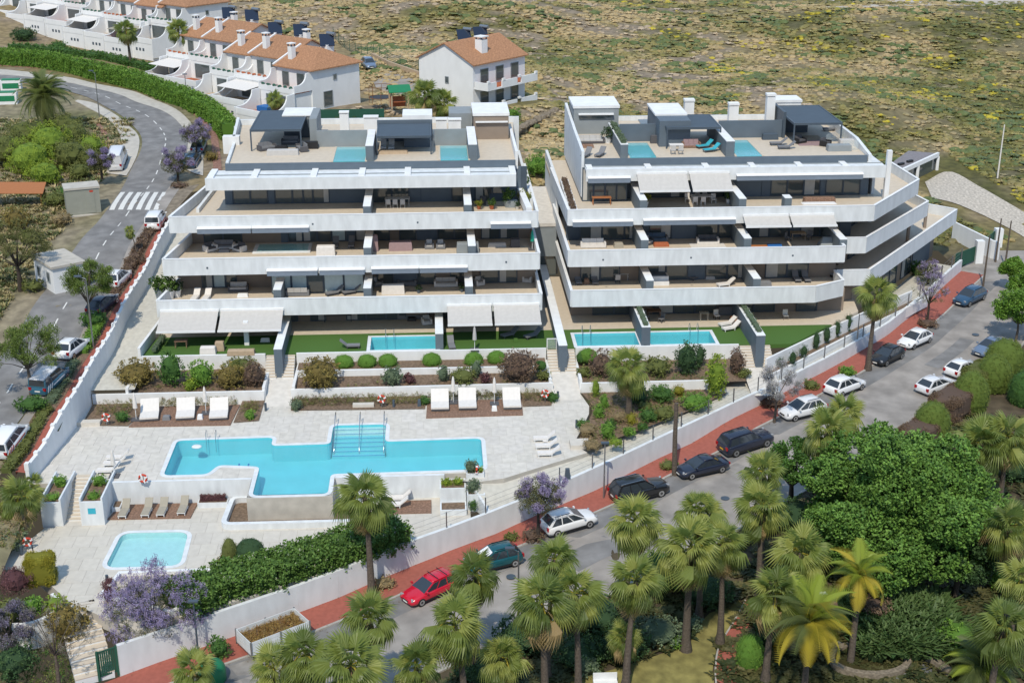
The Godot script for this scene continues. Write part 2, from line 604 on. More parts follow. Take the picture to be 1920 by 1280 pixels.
func soil(x: float, z: float) -> Color:
	var n := ntex(x, z, 0.05) * 0.6 + ntex(x, z, 0.25, 7) * 0.4
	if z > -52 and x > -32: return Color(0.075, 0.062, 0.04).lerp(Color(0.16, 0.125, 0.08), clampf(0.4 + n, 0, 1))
	if x < -30 and z > -110: return Color(0.34, 0.29, 0.2).lerp(Color(0.18, 0.18, 0.07), clampf(0.35 + n * 1.5, 0, 1))
	return fieldcol(x, z)

func ground() -> void:
	var hole := PackedVector2Array([Vector2(-32.6, 3.6), Vector2(-31.2, -8), Vector2(-30, -52), Vector2(-29, -58), Vector2(46, -59), Vector2(60, -50.4), Vector2(60.6, -46)])
	for i in range(11, 0, -1): hole.append(wallw[i] + wnorm(i) * 0.1)
	hole.append_array(PackedVector2Array([Vector2(-25.5, 23), Vector2(-27, 19), Vector2(-30.5, 13), Vector2(-31.5, 8)]))
	var st := mb()
	for j in GNZ - 1:
		for i in GNX - 1:
			var p := []
			var inside := 0
			for e in [[0, 0], [1, 0], [0, 1], [1, 1]]:
				var x: float = GX0 + (i + e[0]) * CELL
				var z: float = GZ0 + (j + e[1]) * CELL
				inside += int(Geometry2D.is_point_in_polygon(Vector2(x, z), hole))
				p.append(Vector3(x, grid[(j + e[1]) * GNX + i + e[0]], z))
			if inside > 0: continue
			for f in [[0, 2, 1], [1, 2, 3]]:
				for k in [f[0], f[2], f[1]]:
					st.set_color(soil(p[k].x, p[k].z))
					st.set_smooth_group(0)
					st.add_vertex(p[k])
	st.index()
	st.generate_normals()
	var m := mat("ground", Color.WHITE, 0.95, "strong", 0.07)
	m.vertex_color_use_as_albedo = true
	struct(st, "ground", m)

func strip(called: String, a: Array, b: Array, across: int, off: float, lift: float, m: String, label := "") -> void:
	var st := mb()
	ribbon(st, a, b, across, off, lift)
	struct(st, called, M[m], label)

func roads() -> void:
	# --- the street beside the pools: wall, red pavement, kerb, parking, carriageway
	var w: Array[Vector2] = []
	for p in resample(wallw.slice(0, 13), 60): w.append(p)
	strip("pavement", offset(w, 0.1), offset(w, 2.75), 2, 0.14, 0.2, "redpave", "red paved footway along the white boundary wall")
	strip("kerb", offset(w, 2.75), offset(w, 2.95), 1, 0.15, 0.2, "kerb", "pale kerb of the red footway")
	var ext: Array = w.duplicate()
	strip("road", offset(ext, 2.95), offset(ext, 12.2), 5, 0.05, 0.0, "asphalt", "worn grey street running past the parked cars")
	strip("parking_strip", offset(w, 2.97), offset(w, 5.0), 1, 0.056, 0.0, "asphalt2", "darker asphalt parking lane beside the footway")
	strip("park_kerb", offset(w, 12.2), offset(w, 12.45), 1, 0.14, 0.2, "kerb")
	for q in [[8, 3.2, 5.8, 3], [21, 6.0, 8.5, 2], [30, 5.2, 9.0, 1], [37, 3.1, 5.0, 2], [45, 6.5, 8.0, 4], [14, 8.0, 10.5, 2]]:
		var oa := offset(w, q[1])
		var ob := offset(w, q[2])
		strip("road_patch", oa.slice(q[0], q[0] + q[3] + 1), ob.slice(q[0], q[0] + q[3] + 1), 2, 0.06, 0.0, "asphalt2" if q[0] % 2 else "asphalt3")
	# the turning area past the gate
	var st := mb()
	var q := flat([gt(1800, 505), gt(1850, 470), gt(1925, 470), gt(1960, 560), gt(1890, 590), gt(1815, 560)])
	ribbon(st, [q[0], q[1], q[2]], [q[5], q[4], q[3]], 4, 0.062)
	struct(st, "turning_area", M.asphalt)
	for c in [[1525, 633], [1360, 935], [958, 1082], [1830, 628]]:
		st = mb()
		var p := gt(c[0], c[1])
		cyl(st, p + Vector3(0, 0.02, 0), 0.36, 0.36, 0.06, 14)
		tag(obj(st, "manhole_cover", M.darkgrey), ["dark manhole cover in the street behind the white hatchback", "dark manhole cover in the street below the navy saloon", "dark manhole cover in the street beside the teal car", "dark manhole cover in the street near the grey-blue saloon"][[1525, 1360, 958, 1830].find(c[0])], "manhole cover", "manhole covers in the street")
	# --- the street up the hill
	var rr := flat([Vector3(-34.9, 0, 14), gt(5, 850), gt(75, 742), gt(150, 630), gt(205, 535), gt(265, 425), gt(318, 350), gt(348, 300), gt(352, 258), gt(336, 232), gt(300, 206), gt(230, 180), gt(150, 160), gt(80, 148), gt(-10, 140)])
	var ll := flat([Vector3(-43, 0, 14), gt(-125, 850), gt(-60, 742), gt(30, 630), gt(92, 535), gt(160, 440), gt(214, 375), gt(242, 325), gt(264, 280), gt(262, 252), gt(238, 226), gt(190, 196), gt(120, 170), gt(60, 158), gt(-10, 152)])
	var R := resample(rr, 90)
	var L := resample(ll, 90)
	strip("hill_road", L, R, 4, 0.07, 0.0, "asphalt2", "grey asphalt street curving up the hill")
	# pale bays and pavements outside it
	var o1 := flat([gt(20, 850), gt(95, 742), gt(165, 640), gt(222, 540), gt(280, 440), gt(338, 352)])
	var i1 := flat([gt(5, 850), gt(75, 742), gt(150, 630), gt(205, 535), gt(265, 425), gt(318, 350)])
	strip("parking_bay", resample(i1, 40), resample(o1, 40), 1, 0.08, 0.0, "asphalt", "pale parking bays along the hill street")
	var o2 := flat([gt(380, 330), gt(378, 262), gt(355, 228), gt(310, 196), gt(230, 167), gt(150, 150), gt(80, 139), gt(-10, 130)])
	var i2 := flat([gt(347, 318), gt(352, 258), gt(336, 232), gt(300, 206), gt(230, 180), gt(150, 160), gt(80, 148), gt(-10, 140)])
	strip("concrete_bay", resample(i2, 40), resample(o2, 40), 2, 0.1, 0.15, "concrete", "pale concrete parking strip round the outside of the bend")
	var o3 := flat([gt(416, 320), gt(405, 250), gt(378, 214), gt(330, 178), gt(255, 153), gt(170, 139), gt(90, 127), gt(-10, 120)])
	var i3 := flat([gt(400, 322), gt(392, 252), gt(364, 217), gt(318, 183), gt(245, 157), gt(160, 142), gt(85, 130), gt(-10, 123)])
	strip("pink_path", resample(i3, 40), resample(o3, 40), 1, 0.12, 0.15, "pinkpave", "pink paved footpath below the long hedge")
	var a4 := flat([gt(236, 330), gt(258, 285), gt(258, 254), gt(232, 228), gt(185, 198), gt(145, 188)])
	var b4 := flat([gt(196, 325), gt(222, 285), gt(224, 252), gt(200, 222), gt(160, 200), gt(140, 190)])
	strip("inner_pavement", resample(b4, 30), resample(a4, 30), 1, 0.1, 0.15, "concrete", "cracked concrete strip on the inside of the bend")
	var a5 := flat([gt(190, 328), gt(206, 285), gt(200, 250), gt(186, 232)])
	var b5 := flat([gt(182, 328), gt(196, 285), gt(190, 250), gt(178, 234)])
	strip("inner_path", resample(b5, 20), resample(a5, 20), 1, 0.11, 0.1, "pinkpave")
	# dashed line and crossing
	var c := []
	for i in 90: c.append(L[i].lerp(R[i], 0.52))
	st = mb()
	var i := 12
	while i < 82:
		var a: Vector2 = c[i]
		var b: Vector2 = c[i].lerp(c[i + 1], 0.9)
		var n := (b - a).normalized().orthogonal() * 0.07
		var v := []
		for k in [a + n, a - n, b - n, b + n]: v.append(Vector3(k.x, H(k.x, k.y) + 0.085, k.y))
		quad(st, v[0], v[1], v[2], v[3], Vector3.UP)
		i += 2
	struct(st, "lane_marking", M.paint)
	var x := thing("crosswalk", "white striped zebra crossing on the hill street", "crosswalk")
	x.set_meta("kind", "structure")
	for k in 6:
		var n0 := px(205 + 16.2 * k, 395, 0)
		st = mb()
		var e := [gt(204 + 16.6 * k, 394), gt(213.5 + 16.6 * k, 394), gt(234.5 + 15.6 * k, 361), gt(226 + 15.6 * k, 361)]
		for s in 4:
			var p0: Vector3 = e[0].lerp(e[3], s / 4.0)
			var p1: Vector3 = e[1].lerp(e[2], s / 4.0)
			var p2: Vector3 = e[1].lerp(e[2], (s + 1) / 4.0)
			var p3: Vector3 = e[0].lerp(e[3], (s + 1) / 4.0)
			var u := []
			for z in [p0, p1, p2, p3]: u.append(Vector3(z.x, H(z.x, z.z) + 0.09, z.z))
			quad(st, u[0], u[1], u[2], u[3], Vector3.UP)
		obj(st, "stripe", M.paint, x)
	# verge, brick path and boundary wall below the hill street
	var wt: Array = []
	var foot := [Vector2(-33.0, 3.4), Vector2(-32.5, -1), Vector2(-31.9, -7.5), Vector2(-31.6, -14), Vector2(-31.2, -26), Vector2(-30.8, -38), Vector2(-30.4, -52)]
	var f := resample(foot, 29)
	strip("brick_path", offset(f, -0.1), offset(f, -0.95), 1, 0.1, 0.3, "redpave", "narrow brick path behind the stepped white wall")
	strip("planted_verge", offset(f, -0.95), offset(f, -2.4), 1, 0.12, 0.15, "mulch")
	var bw := thing("boundary_wall", "long stepped white wall below the hill street", "wall")
	for s in 28:
		var a: Vector2 = f[s]
		var b: Vector2 = f[s + 1]
		var ta := H(a.x, a.y) + 0.7
		var tb := H(b.x, b.y) + 0.7
		var top := maxf(ta, tb)
		var low := -2.2 if a.y > 1 else (-0.1 if a.y > -11.5 else H(a.x, a.y) - 2.0)
		st = mb()
		walls(st, [a, b], [low, low], [ta, tb], 0.3)
		obj(st, "wall_panel", M.whitewall, bw)
		st = mb()
		var d := (b - a).normalized() * 0.02
		walls(st, [a - d, a - d + (b - a).normalized() * 0.42], [ta - 0.4, ta - 0.4], [ta + 0.22, ta + 0.22], 0.36)
		obj(st, "pier", M.whitewall, bw)
	st = mb()
	patch(st, PackedVector2Array([Vector2(-37, -46), Vector2(-30.7, -46), Vector2(-30.2, -56), Vector2(-29, -63), Vector2(-37, -63)]), 0.03)
	struct(st, "verge", M.dirt)
	# ramp between that wall and the building
	st = mb()
	for s in range(8, 28):
		var a: Vector2 = f[s]
		var b: Vector2 = f[s + 1]
		var ya := maxf(0.9, H(a.x, a.y) - 1.3)
		var yb := maxf(0.9, H(b.x, b.y) - 1.3)
		quad(st, Vector3(a.x, ya, a.y), Vector3(b.x, yb, b.y), Vector3(-27.6, yb, b.y), Vector3(-27.6, ya, a.y), Vector3.UP)
	struct(st, "ramp", M.prom, "pale concrete ramp between the stepped wall and the terraces")

# ---------- decks, garden levels, stairs ----------
func decks() -> void:
	var st := mb()
	var pool := main_pool()
	var prom := []
	for p in offset(resample(wallw.slice(5, 13), 40), -3.0): prom.append(p)
	var deck := [Vector2(-32.8, 3.5), Vector2(-31.8, -7.6), Vector2(-31.5, -12.2), Vector2(12.9, -12.4), Vector2(13.4, -9.5), Vector2(13.2, -7.8), Vector2(12.2, -4.5), Vector2(11.2, -1.6), Vector2(12.2, 0.2), Vector2(9.2, 2.0), Vector2(5.0, 4.6), Vector2(2.6, 5.2), Vector2(2.6, 3.5), Vector2(-8.6, 3.5), Vector2(-8.6, 6.9), Vector2(-15.3, 6.9), Vector2(-15.3, 3.5), Vector2(-28.2, 3.5), Vector2(-28.2, 2.0), Vector2(-29.6, 2.0), Vector2(-29.6, 3.5)]
	for q in minus([PackedVector2Array(deck)], pool): prism(st, q, -0.5, -0.02)
	slabs(minus([PackedVector2Array(deck)], pool), 0.0, "deck")
	struct(st, "pool_deck", M.concrete, "pale stone deck around the large pool")
	# lower terrace
	var kid := kid_pool()
	var low := PackedVector2Array([Vector2(-31, 7.2), Vector2(-30.2, 7.2), Vector2(-30.2, 3.3), Vector2(2.2, 3.3), Vector2(2.2, 8.2), Vector2(-2.8, 11.2), Vector2(-9.1, 15.6), Vector2(-16.5, 19.9), Vector2(-21, 22.4), Vector2(-24, 20.2), Vector2(-26.6, 18.2), Vector2(-29.5, 14.5), Vector2(-31.6, 9)])
	st = mb()
	for q in minus([low], kid): prism(st, q, -3.0, -2.02)
	slabs(minus([low], kid), -2.0, "lowdeck")
	struct(st, "lower_terrace", M.concrete, "pale stone terrace around the small pool")
	st = mb()
	prism(st, PackedVector2Array([Vector2(-31.4, 9.6), Vector2(-30.2, 13.3), Vector2(-40, 14.5), Vector2(-40, 10.2)]), -2.6, -2.004)
	struct(st, "side_terrace", M.lowdeck)
	# walkway inside the street wall
	st = mb()
	var wl := resample(wallw.slice(5, 13), 40)
	for i in range(1, 39):
		var y0 := promy(wl[i].x)
		var y1 := promy(wl[i + 1].x)
		var a0: Vector2 = prom[i]
		var a1: Vector2 = prom[i + 1]
		var e0 := -0.004 if wl[i].x < 13 else y0
		var e1 := -0.004 if wl[i + 1].x < 13 else y1
		quad(st, Vector3(a0.x, e0, a0.y), Vector3(a1.x, e1, a1.y), Vector3(wl[i + 1].x, y1, wl[i + 1].y), Vector3(wl[i].x, y0, wl[i].y), Vector3.UP)
		quad(st, Vector3(a0.x, e0, a0.y), Vector3(a1.x, e1, a1.y), Vector3(a1.x - 0.8, e1 - 0.3, a1.y - 0.8), Vector3(a0.x - 0.8, e0 - 0.3, a0.y - 0.8), Vector3.UP)
	struct(st, "walkway", M.prom, "pale walkway along the inside of the street wall")
	st = mb()
	walls(st, [prom[1], wl[1]], [-2.2, -2.2], [-0.01, promy(wl[1].x) + 0.02], 0.2)
	var ee := thing("end_wall", "white end wall where the walkway meets the lower terrace", "wall")
	obj(st, "wall_face", M.white, ee)
	# white street wall in panels that step with the slope
	var sw := thing("street_wall", "long low white wall between the terraces and the red footway", "wall")
	var wb: Array = wallw.slice(1, 13)
	wb[0] = Vector2(-22.1, 23.6)
	var ws := resample(wb, 34)
	for i in 33:
		var a: Vector2 = ws[i]
		var b: Vector2 = ws[i + 1]
		st = mb()
		var m := (a + b) * 0.5
		var t0 := maxf(promy(a.x) + 0.25, H(a.x, a.y) + 1.5)
		var t1 := maxf(promy(b.x) + 0.25, H(b.x, b.y) + 1.5)
		walls(st, [a, b], [H(a.x, a.y) - 0.6, H(b.x, b.y) - 0.6], [t0, t1], 0.3)
		obj(st, "wall_panel", M.white, sw)
	# posts and wires on that wall
	var fe := thing("wire_fence", "thin metal posts and wires along the top of the street wall", "fence")
	var fp := resample(wallw.slice(4, 13), 25)
	var tops := []
	for i in 25:
		var a: Vector2 = fp[i] - wnorm(6) * 0.02
		var t := maxf(promy(a.x) + 0.25, H(a.x, a.y) + 1.5)
		tops.append(Vector3(a.x, t, a.y))
		st = mb()
		box(st, a.x - 0.05, t - 0.05, a.y - 0.05, a.x + 0.05, t + 1.35, a.y + 0.05)
		obj(st, "post", M.metal, fe)
	for k in 3:
		st = mb()
		for i in 24: seg(st, tops[i] + Vector3(0, 0.45 + 0.43 * k, 0), tops[i + 1] + Vector3(0, 0.45 + 0.43 * k, 0), 0.012, 0.012)
		obj(st, "wire", M.metal, fe)
	# wall under the pool deck
	var lw := thing("retaining_wall", "white wall under the pool deck behind the brown sun deck", "wall")
	st = mb()
	box(st, -26.6, -2.1, 3.5, -15.3, 0.06, 3.75)
	obj(st, "wall_face", M.white, lw)
	lw = thing("retaining_wall", "white wall under the pool edge beside the small planters", "wall")
	st = mb()
	box(st, -8.6, -2.1, 3.5, 0.2, 0.02, 3.8)
	obj(st, "wall_face", M.white, lw)
	# the basin below the projecting end of the pool
	var ba := thing("overflow_basin", "white rimmed concrete basin below the projecting pool end", "basin")
	st = mb()
	box(st, -15.3, -2.2, 6.6, -8.6, 0.0, 7.0)
	box(st, -15.3, -2.2, 3.75, -14.9, 0.0, 6.6)
	box(st, -9.0, -2.2, 3.8, -8.6, 0.0, 6.6)
	obj(st, "pool_wall", M.concrete, ba)
	st = mb()
	var bi := rounded([Vector2(-16.7, 3.9), Vector2(-7.0, 3.9), Vector2(-7.0, 8.0), Vector2(-16.9, 8.0)], 0.5)
	ring(st, bi, 0.4, -2.05, -1.5)
	obj(st, "rim", M.white, ba)
	st = mb()
	prism(st, bi, -2.2, -1.96)
	obj(st, "basin_floor", M.mulch, ba)
	# steps from the pool deck down to the lower terrace
	flight("stone_stairs", "pale stone steps between two white planters below the pool deck", Vector3(-28.9, -2, 6.2), Vector3(-28.9, 0, 2.0), 1.4, 12, "tile")
	for s in [[-31.2, -29.6, "tall white planter with round shrubs beside the lower steps and the palm", 3.2], [-28.2, -26.4, "tall white planter with round shrubs and a blue sign by the lower steps", 2.6]]:
		var o := thing("stair_planter", s[2], "planter")
		st = mb()
		box(st, s[0], -2.1, s[3], s[1], -0.35, 7.0)
		obj(st, "planter_body", M.white, o)
		st = mb()
		for e in [[s[0], s[0] + 0.14, 2.0, 7.0], [s[1] - 0.14, s[1], 2.0, 7.0]]: box(st, e[0], -0.36, e[2], e[1], 0.35, e[3] + 0.002)
		box(st, s[0] + 0.14, -0.36, 6.86, s[1] - 0.14, 0.05, 7.004)
		obj(st, "rim", M.white, o)
		st = mb()
		box(st, s[0] + 0.14, -0.34, s[3] + 0.1, s[1] - 0.14, -0.05, 6.86)
		obj(st, "soil", M.mulch, o)
	st = mb()
	box(st, -27.6, -1.0, 7.006, -27.0, -0.5, 7.02)
	tag(obj(st, "wall_sign", M.sky), "small blue sign on the white planter at the lower steps", "sign")
	flight("garden_stairs", "pale stone steps from the lower terrace down to the gate", Vector3(-23.6, -4.4, 24.2), Vector3(-26.0, -2, 18.6), 2.6, 12, "tile")
	# beds behind the first wall
	bed("planting_bed", "mulch bed behind the white wall below the stacked terraces", [Vector2(-28.2, -12.5), Vector2(-16.2, -12.5), Vector2(-16.2, -17.9), Vector2(-27.6, -17.9)], 0.75, 1.0)
	bed("planting_bed", "mulch bed between the two stairways behind the pool loungers", [Vector2(-13.3, -12.6), Vector2(10.0, -12.9), Vector2(10.0, -15.4), Vector2(-13.3, -15.4)], 0.75, 1.0)
	bed("planting_bed", "narrow bed under the lawn wall holding the round green bushes", [Vector2(-13.3, -15.7), Vector2(10.0, -15.7), Vector2(10.0, -17.8), Vector2(-13.3, -17.8)], 1.45, 1.5)
	bed("planting_bed", "bed behind the white wall between the palm and the private pools", [Vector2(13.2, -12.7), Vector2(28.4, -12.7), Vector2(28.6, -17.8), Vector2(13.0, -17.8)], 0.75, 1.0)
	bed("flower_bed", "flower bed with a lifebuoy beside the three brown-decked daybeds", [Vector2(-31.4, -7.7), Vector2(-27.3, -7.3), Vector2(-26.2, -12.2), Vector2(-31.4, -12.2)], 0.06, 0.1)
	bed("flower_bed", "small flower bed between the brown sun deck and the passage", [Vector2(-18.2, -7.5), Vector2(-16.0, -7.8), Vector2(-16.0, -12.2), Vector2(-18.0, -12.2)], 0.06, 0.1)
	bed("flower_bed", "long rose bed behind the pool below the white wall", [Vector2(-13.4, -9.9), Vector2(-1.4, -9.6), Vector2(-1.3, -12.5), Vector2(-13.6, -12.5)], 0.06, 0.1)
	bed("flower_bed", "rose bed ending at the lifebuoy near the second stairs", [Vector2(7.4, -9.6), Vector2(10.0, -9.7), Vector2(10.4, -12.7), Vector2(7.4, -12.7)], 0.06, 0.1)
	bed("garden_bed", "large planted garden with a palm between the deck and the walkway", [Vector2(13.0, -12.3), Vector2(24.5, -12.5), Vector2(26.5, -11.6), Vector2(22, -7.6), Vector2(17.8, -4.4), Vector2(13.0, -0.9), Vector2(12.3, -0.2), Vector2(11.5, -1.6), Vector2(12.5, -4.5), Vector2(13.5, -7.8), Vector2(13.7, -9.5)], 0.05, 0.12)
	# low white walls
	for w in [["white garden wall behind the three daybeds with pale parasols", [Vector2(-31.4, -12.35), Vector2(-16.0, -12.35)], 0.0, 1.0], ["white garden wall behind the long rose bed", [Vector2(-13.6, -12.55), Vector2(10.4, -12.8)], 0.0, 1.0],
			["low white garden wall under the row of round bushes", [Vector2(-13.3, -15.55), Vector2(10.2, -15.55)], 0.6, 1.6], ["white garden wall above the large planted garden", [Vector2(13.0, -12.55), Vector2(24.8, -12.6)], 0.0, 1.0],
			["white end wall of the bed beside the ramp passage", [Vector2(-16.05, -12.4), Vector2(-16.05, -17.8)], 0.0, 1.3], ["white side wall of the rose bed stairs", [Vector2(-13.35, -12.5), Vector2(-13.35, -17.8)], 0.0, 1.3],
			["white side wall of the second garden stairs", [Vector2(10.15, -12.8), Vector2(10.15, -17.8)], 0.0, 1.3], ["short white side wall beyond the second garden stairs", [Vector2(12.95, -12.6), Vector2(12.95, -17.8)], 0.0, 1.3],
			["white side wall of the garden ramp", [Vector2(-28.3, -12.4), Vector2(-28.1, -17.8)], 0.4, 1.5], ["white parapet wall between the ramp and the lawn", [Vector2(-28.1, -17.85), Vector2(-27.5, -26)], 0.4, 3.3]]:
		var o := thing("garden_wall", w[0], "wall")
		st = mb()
		walls(st, w[1], [w[2], w[2]], [w[3], w[3]], 0.25)
		obj(st, "wall_face", M.whitewall, o)
	# ramps of the passages up to the stairs
	for r in [[-15.9, -13.5], [10.3, 12.85], [28.6, 31.5]]:
		st = mb()
		quad(st, Vector3(r[0], 0.004, -11.0), Vector3(r[1], 0.004, -11.0), Vector3(r[1], 0.9, -15.4), Vector3(r[0], 0.9, -15.4), Vector3.UP)
		quad(st, Vector3(r[0], 0.9, -15.4), Vector3(r[1], 0.9, -15.4), Vector3(r[1], 0.9, -18.2), Vector3(r[0], 0.9, -18.2), Vector3.UP)
		struct(st, "passage_ramp", M.deck)
	var k := 0
	for s in [-15.75, -14.15, 10.75, 12.3, 29.3, 31.15]:
		flight("garden_stairs", ["steps with pale treads beside the dark wall above the daybeds", "steps with pale treads between the dark wall and an ochre bush", "steps with pale treads below the glass gate", "steps with pale treads beside the green lawn strip and corner pool", "steps with pale treads beside a brown-red bush", "steps with pale treads below the white gatepost lawn"][k], Vector3(s, 0.9, -15.4), Vector3(s, 2.3, -17.9), 1.1, 8, "tile")
		k += 1
	# the lawn level
	for l in [["lawn wall of the terrace with the awnings", -28.0, -16.4], ["long white lawn wall with the private pool behind it", -13.5, 10.15], ["white lawn wall under the two private pools", 12.95, 28.7]]:
		var o := thing("lawn_wall", "white " + l[0] if not "white" in l[0] else l[0], "wall")
		st = mb()
		box(st, l[1], 0.4, -18.1, l[2], 2.42, -17.85)
		obj(st, "wall_face", M.whitewall, o)
	st = mb()
	var whole := [PackedVector2Array([Vector2(-28.0, -18.1), Vector2(-27.4, -23.2), Vector2(39.2, -23.2), Vector2(37.5, -21.6), Vector2(34.5, -18.6), Vector2(33.8, -18.1)])]
	for p in private_pools():
		var nx := []
		for q in whole: nx.append_array(minus([q], grow(p, 0.35)))
		whole = nx
	for q in whole: prism(st, q, 1.9, 2.3)
	struct(st, "lawn", M.turf, "green artificial lawn in front of the ground floor terraces")
	st = mb()
	prism(st, PackedVector2Array([Vector2(-27.2, -23.2), Vector2(-27, -40), Vector2(45, -40), Vector2(43.0, -27.0), Vector2(39.2, -23.2)]), 2.0, 2.302)
	struct(st, "terrace_paving", M.tile, "cream paving of the ground floor terraces")
	# the planted walls beside the lawn's far end and the walkway
	var gl := [px(1437, 676, 2.0), px(1500, 645, 2.0), px(1580, 607, 1.9), px(1665, 566, 1.8), px(1710, 545, 1.8)]
	var o := thing("lawn_wall", "white wall with climbing cypresses along the walkway", "wall")
	st = mb()
	walls(st, flat(gl), [0, 0, 0, 0, 0], [2.2, 2.15, 2.1, 1.9, 1.8], 0.2)
	obj(st, "wall_face", M.whitewall, o)
	var gm := [px(1440, 705, 0.9), px(1500, 676, 0.9), px(1600, 625, 1.0), px(1690, 582, 1.1), px(1740, 556, 1.1)]
	o = thing("garden_wall", "low white wall in front of the clipped cypresses", "wall")
	st = mb()
	walls(st, flat(gm), [0, 0, 0, 0, 0], [0.95, 0.95, 1.05, 1.15, 1.15], 0.2)
	obj(st, "wall_face", M.whitewall, o)
	st = mb()
	for i in 4:
		quad(st, gl[i] - Vector3(0, 1.15, 0), gl[i + 1] - Vector3(0, 1.15, 0), gm[i + 1] - Vector3(0, 0.1, 0), gm[i] - Vector3(0, 0.1, 0), Vector3.UP)
	struct(st, "cypress_bed", M.mulch)

func slabs(polys: Array, y: float, m: String) -> void:      # paving slabs with open joints, each with its own slight tone
	var st := mb()
	for j in 22:
		for i in 40:
			var a := Vector2(-34 + i * 1.3 + (0.65 if j % 2 else 0.0), -14 + j * 1.75)
			for p in polys:
				for q in Geometry2D.intersect_polygons(PackedVector2Array([a, a + Vector2(1.28, 0), a + Vector2(1.28, 1.73), a + Vector2(0, 1.73)]), p):
					var t := rng.randf_range(0.93, 1.0)
					st.set_color(Color(t, t, t * rng.randf_range(0.98, 1.0)))
					prism(st, q, y - 0.02, y)
	var ms: StandardMaterial3D = M[m].duplicate()
	ms.vertex_color_use_as_albedo = true
	var o := obj(st, "paving_slabs", ms)
	tag(o, "pale stone paving slabs of the %s" % ("pool deck" if y == 0 else "lower terrace"), "", "", "stuff")

func promy(x: float) -> float:
	var xs := [-25.0, -9.0, 2.0, 9.7, 20.4, 27.4, 35.4, 44.5, 49.8, 60.8]
	var ys := [-2.6, -2.2, -1.75, -1.0, -0.3, -0.05, 0.1, 0.2, 0.3, 0.6]
	for i in 9:
		if x <= xs[i + 1]: return lerpf(ys[i], ys[i + 1], clampf((x - xs[i]) / (xs[i + 1] - xs[i]), 0, 1))
	return 0.6

func bed(called: String, label: String, poly: Array, y0: float, y1: float) -> void:
	var st := mb()
	var ix := Geometry2D.triangulate_polygon(PackedVector2Array(poly))
	var zmin := 1e9
	var zmax := -1e9
	for p in poly:
		zmin = minf(zmin, p.y)
		zmax = maxf(zmax, p.y)
	for k in range(0, ix.size(), 3):
		var v := []
		for e in 3:
			var p: Vector2 = poly[ix[k + e]]
			v.append(Vector3(p.x, lerpf(y1, y0, (p.y - zmin) / (zmax - zmin)), p.y))
		tri(st, v[0], v[1], v[2], Vector3.UP)
	struct(st, called, M.mulch, label)

func flight(called: String, label: String, foot: Vector3, top: Vector3, width: float, n: int, m: String) -> void:   # steps, each a tread of its own
	var o := thing(called, label, "stairs")
	var d := Vector3(top.x - foot.x, 0, top.z - foot.z)
	var run := d.length() / n
	var rise := (top.y - foot.y) / n
	var b := Basis.looking_at(d.normalized(), Vector3.UP)
	for k in n:
		var st := mb()
		var c := foot + d.normalized() * run * (k + 0.5)
		boxt(st, Transform3D(b, Vector3(c.x, foot.y + rise * (k + 1) - 0.03, c.z)), Vector3(width, 0.06, run + 0.03))
		obj(st, "step", M[m], o)
		st = mb()
		boxt(st, Transform3D(b, Vector3(c.x, foot.y + rise * (k + 0.5) - 0.2, c.z)), Vector3(width - 0.04, rise + 0.34, run))
		obj(st, "riser", M.whitewall, o)

# ---------- pools ----------
func main_pool() -> PackedVector2Array:
	return rounded([Vector2(-22.5, -4.1), Vector2(-14.4, -4.3), Vector2(-14.4, -2.6), Vector2(-9.4, -2.7), Vector2(-9.4, -6.5), Vector2(-4.8, -6.5), Vector2(-4.8, -2.9), Vector2(3.4, -3.1), Vector2(3.4, 2.9), Vector2(-9.0, 3.1), Vector2(-9.0, 6.6), Vector2(-14.9, 6.6), Vector2(-14.9, 1.4), Vector2(-18.3, 0.9), Vector2(-19.0, 2.6), Vector2(-22.5, 2.6)], 0.55)

func kid_pool() -> PackedVector2Array:
	return rounded([Vector2(-24.8, 8.4), Vector2(-19.7, 8.5), Vector2(-19.5, 13.7), Vector2(-25.0, 13.7)], 0.9, 5)

func private_pools() -> Array:
	return [PackedVector2Array([Vector2(-6.6, -22.1), Vector2(-0.25, -22.1), Vector2(-0.25, -18.55), Vector2(-6.6, -18.55)]), PackedVector2Array([Vector2(13.2, -21.9), Vector2(19.2, -21.9), Vector2(19.2, -18.55), Vector2(13.2, -18.55)]), PackedVector2Array([Vector2(20.3, -21.9), Vector2(26.6, -21.9), Vector2(26.6, -18.55), Vector2(20.3, -18.55)])]

func pool(label: String, poly: PackedVector2Array, top: float, depth: float, tile: String, rim := 0.35, rimm := "white") -> Node3D:
	var o := thing("swimming_pool", label, "pool")
	var st := mb()
	var ins: PackedVector2Array = Geometry2D.offset_polygon(poly, -0.012)[0]
	for k in ins.size():
		var a := ins[k]
		var b := ins[(k + 1) % ins.size()]
		var n := (b - a).orthogonal()
		if not Geometry2D.is_point_in_polygon((a + b) * 0.5 + n.normalized() * 0.05, poly): n = -n
		quad(st, Vector3(a.x, top - depth, a.y), Vector3(b.x, top - depth, b.y), Vector3(b.x, top, b.y), Vector3(a.x, top, a.y), Vector3(n.x, 0, n.y))
	obj(st, "pool_wall", M[tile], o)
	st = mb()
	prism(st, poly, top - depth, top - depth)
	obj(st, "pool_floor", M[tile], o)
	if rim > 0:
		st = mb()
		ring(st, poly, rim, top - 0.1, top + 0.03)
		obj(st, "coping", M[rimm], o)
	st = mb()
	for q in Geometry2D.offset_polygon(poly, -0.02): prism(st, q, top - 0.12, top - 0.12)
	obj(st, "water", M.water, o)
	return o

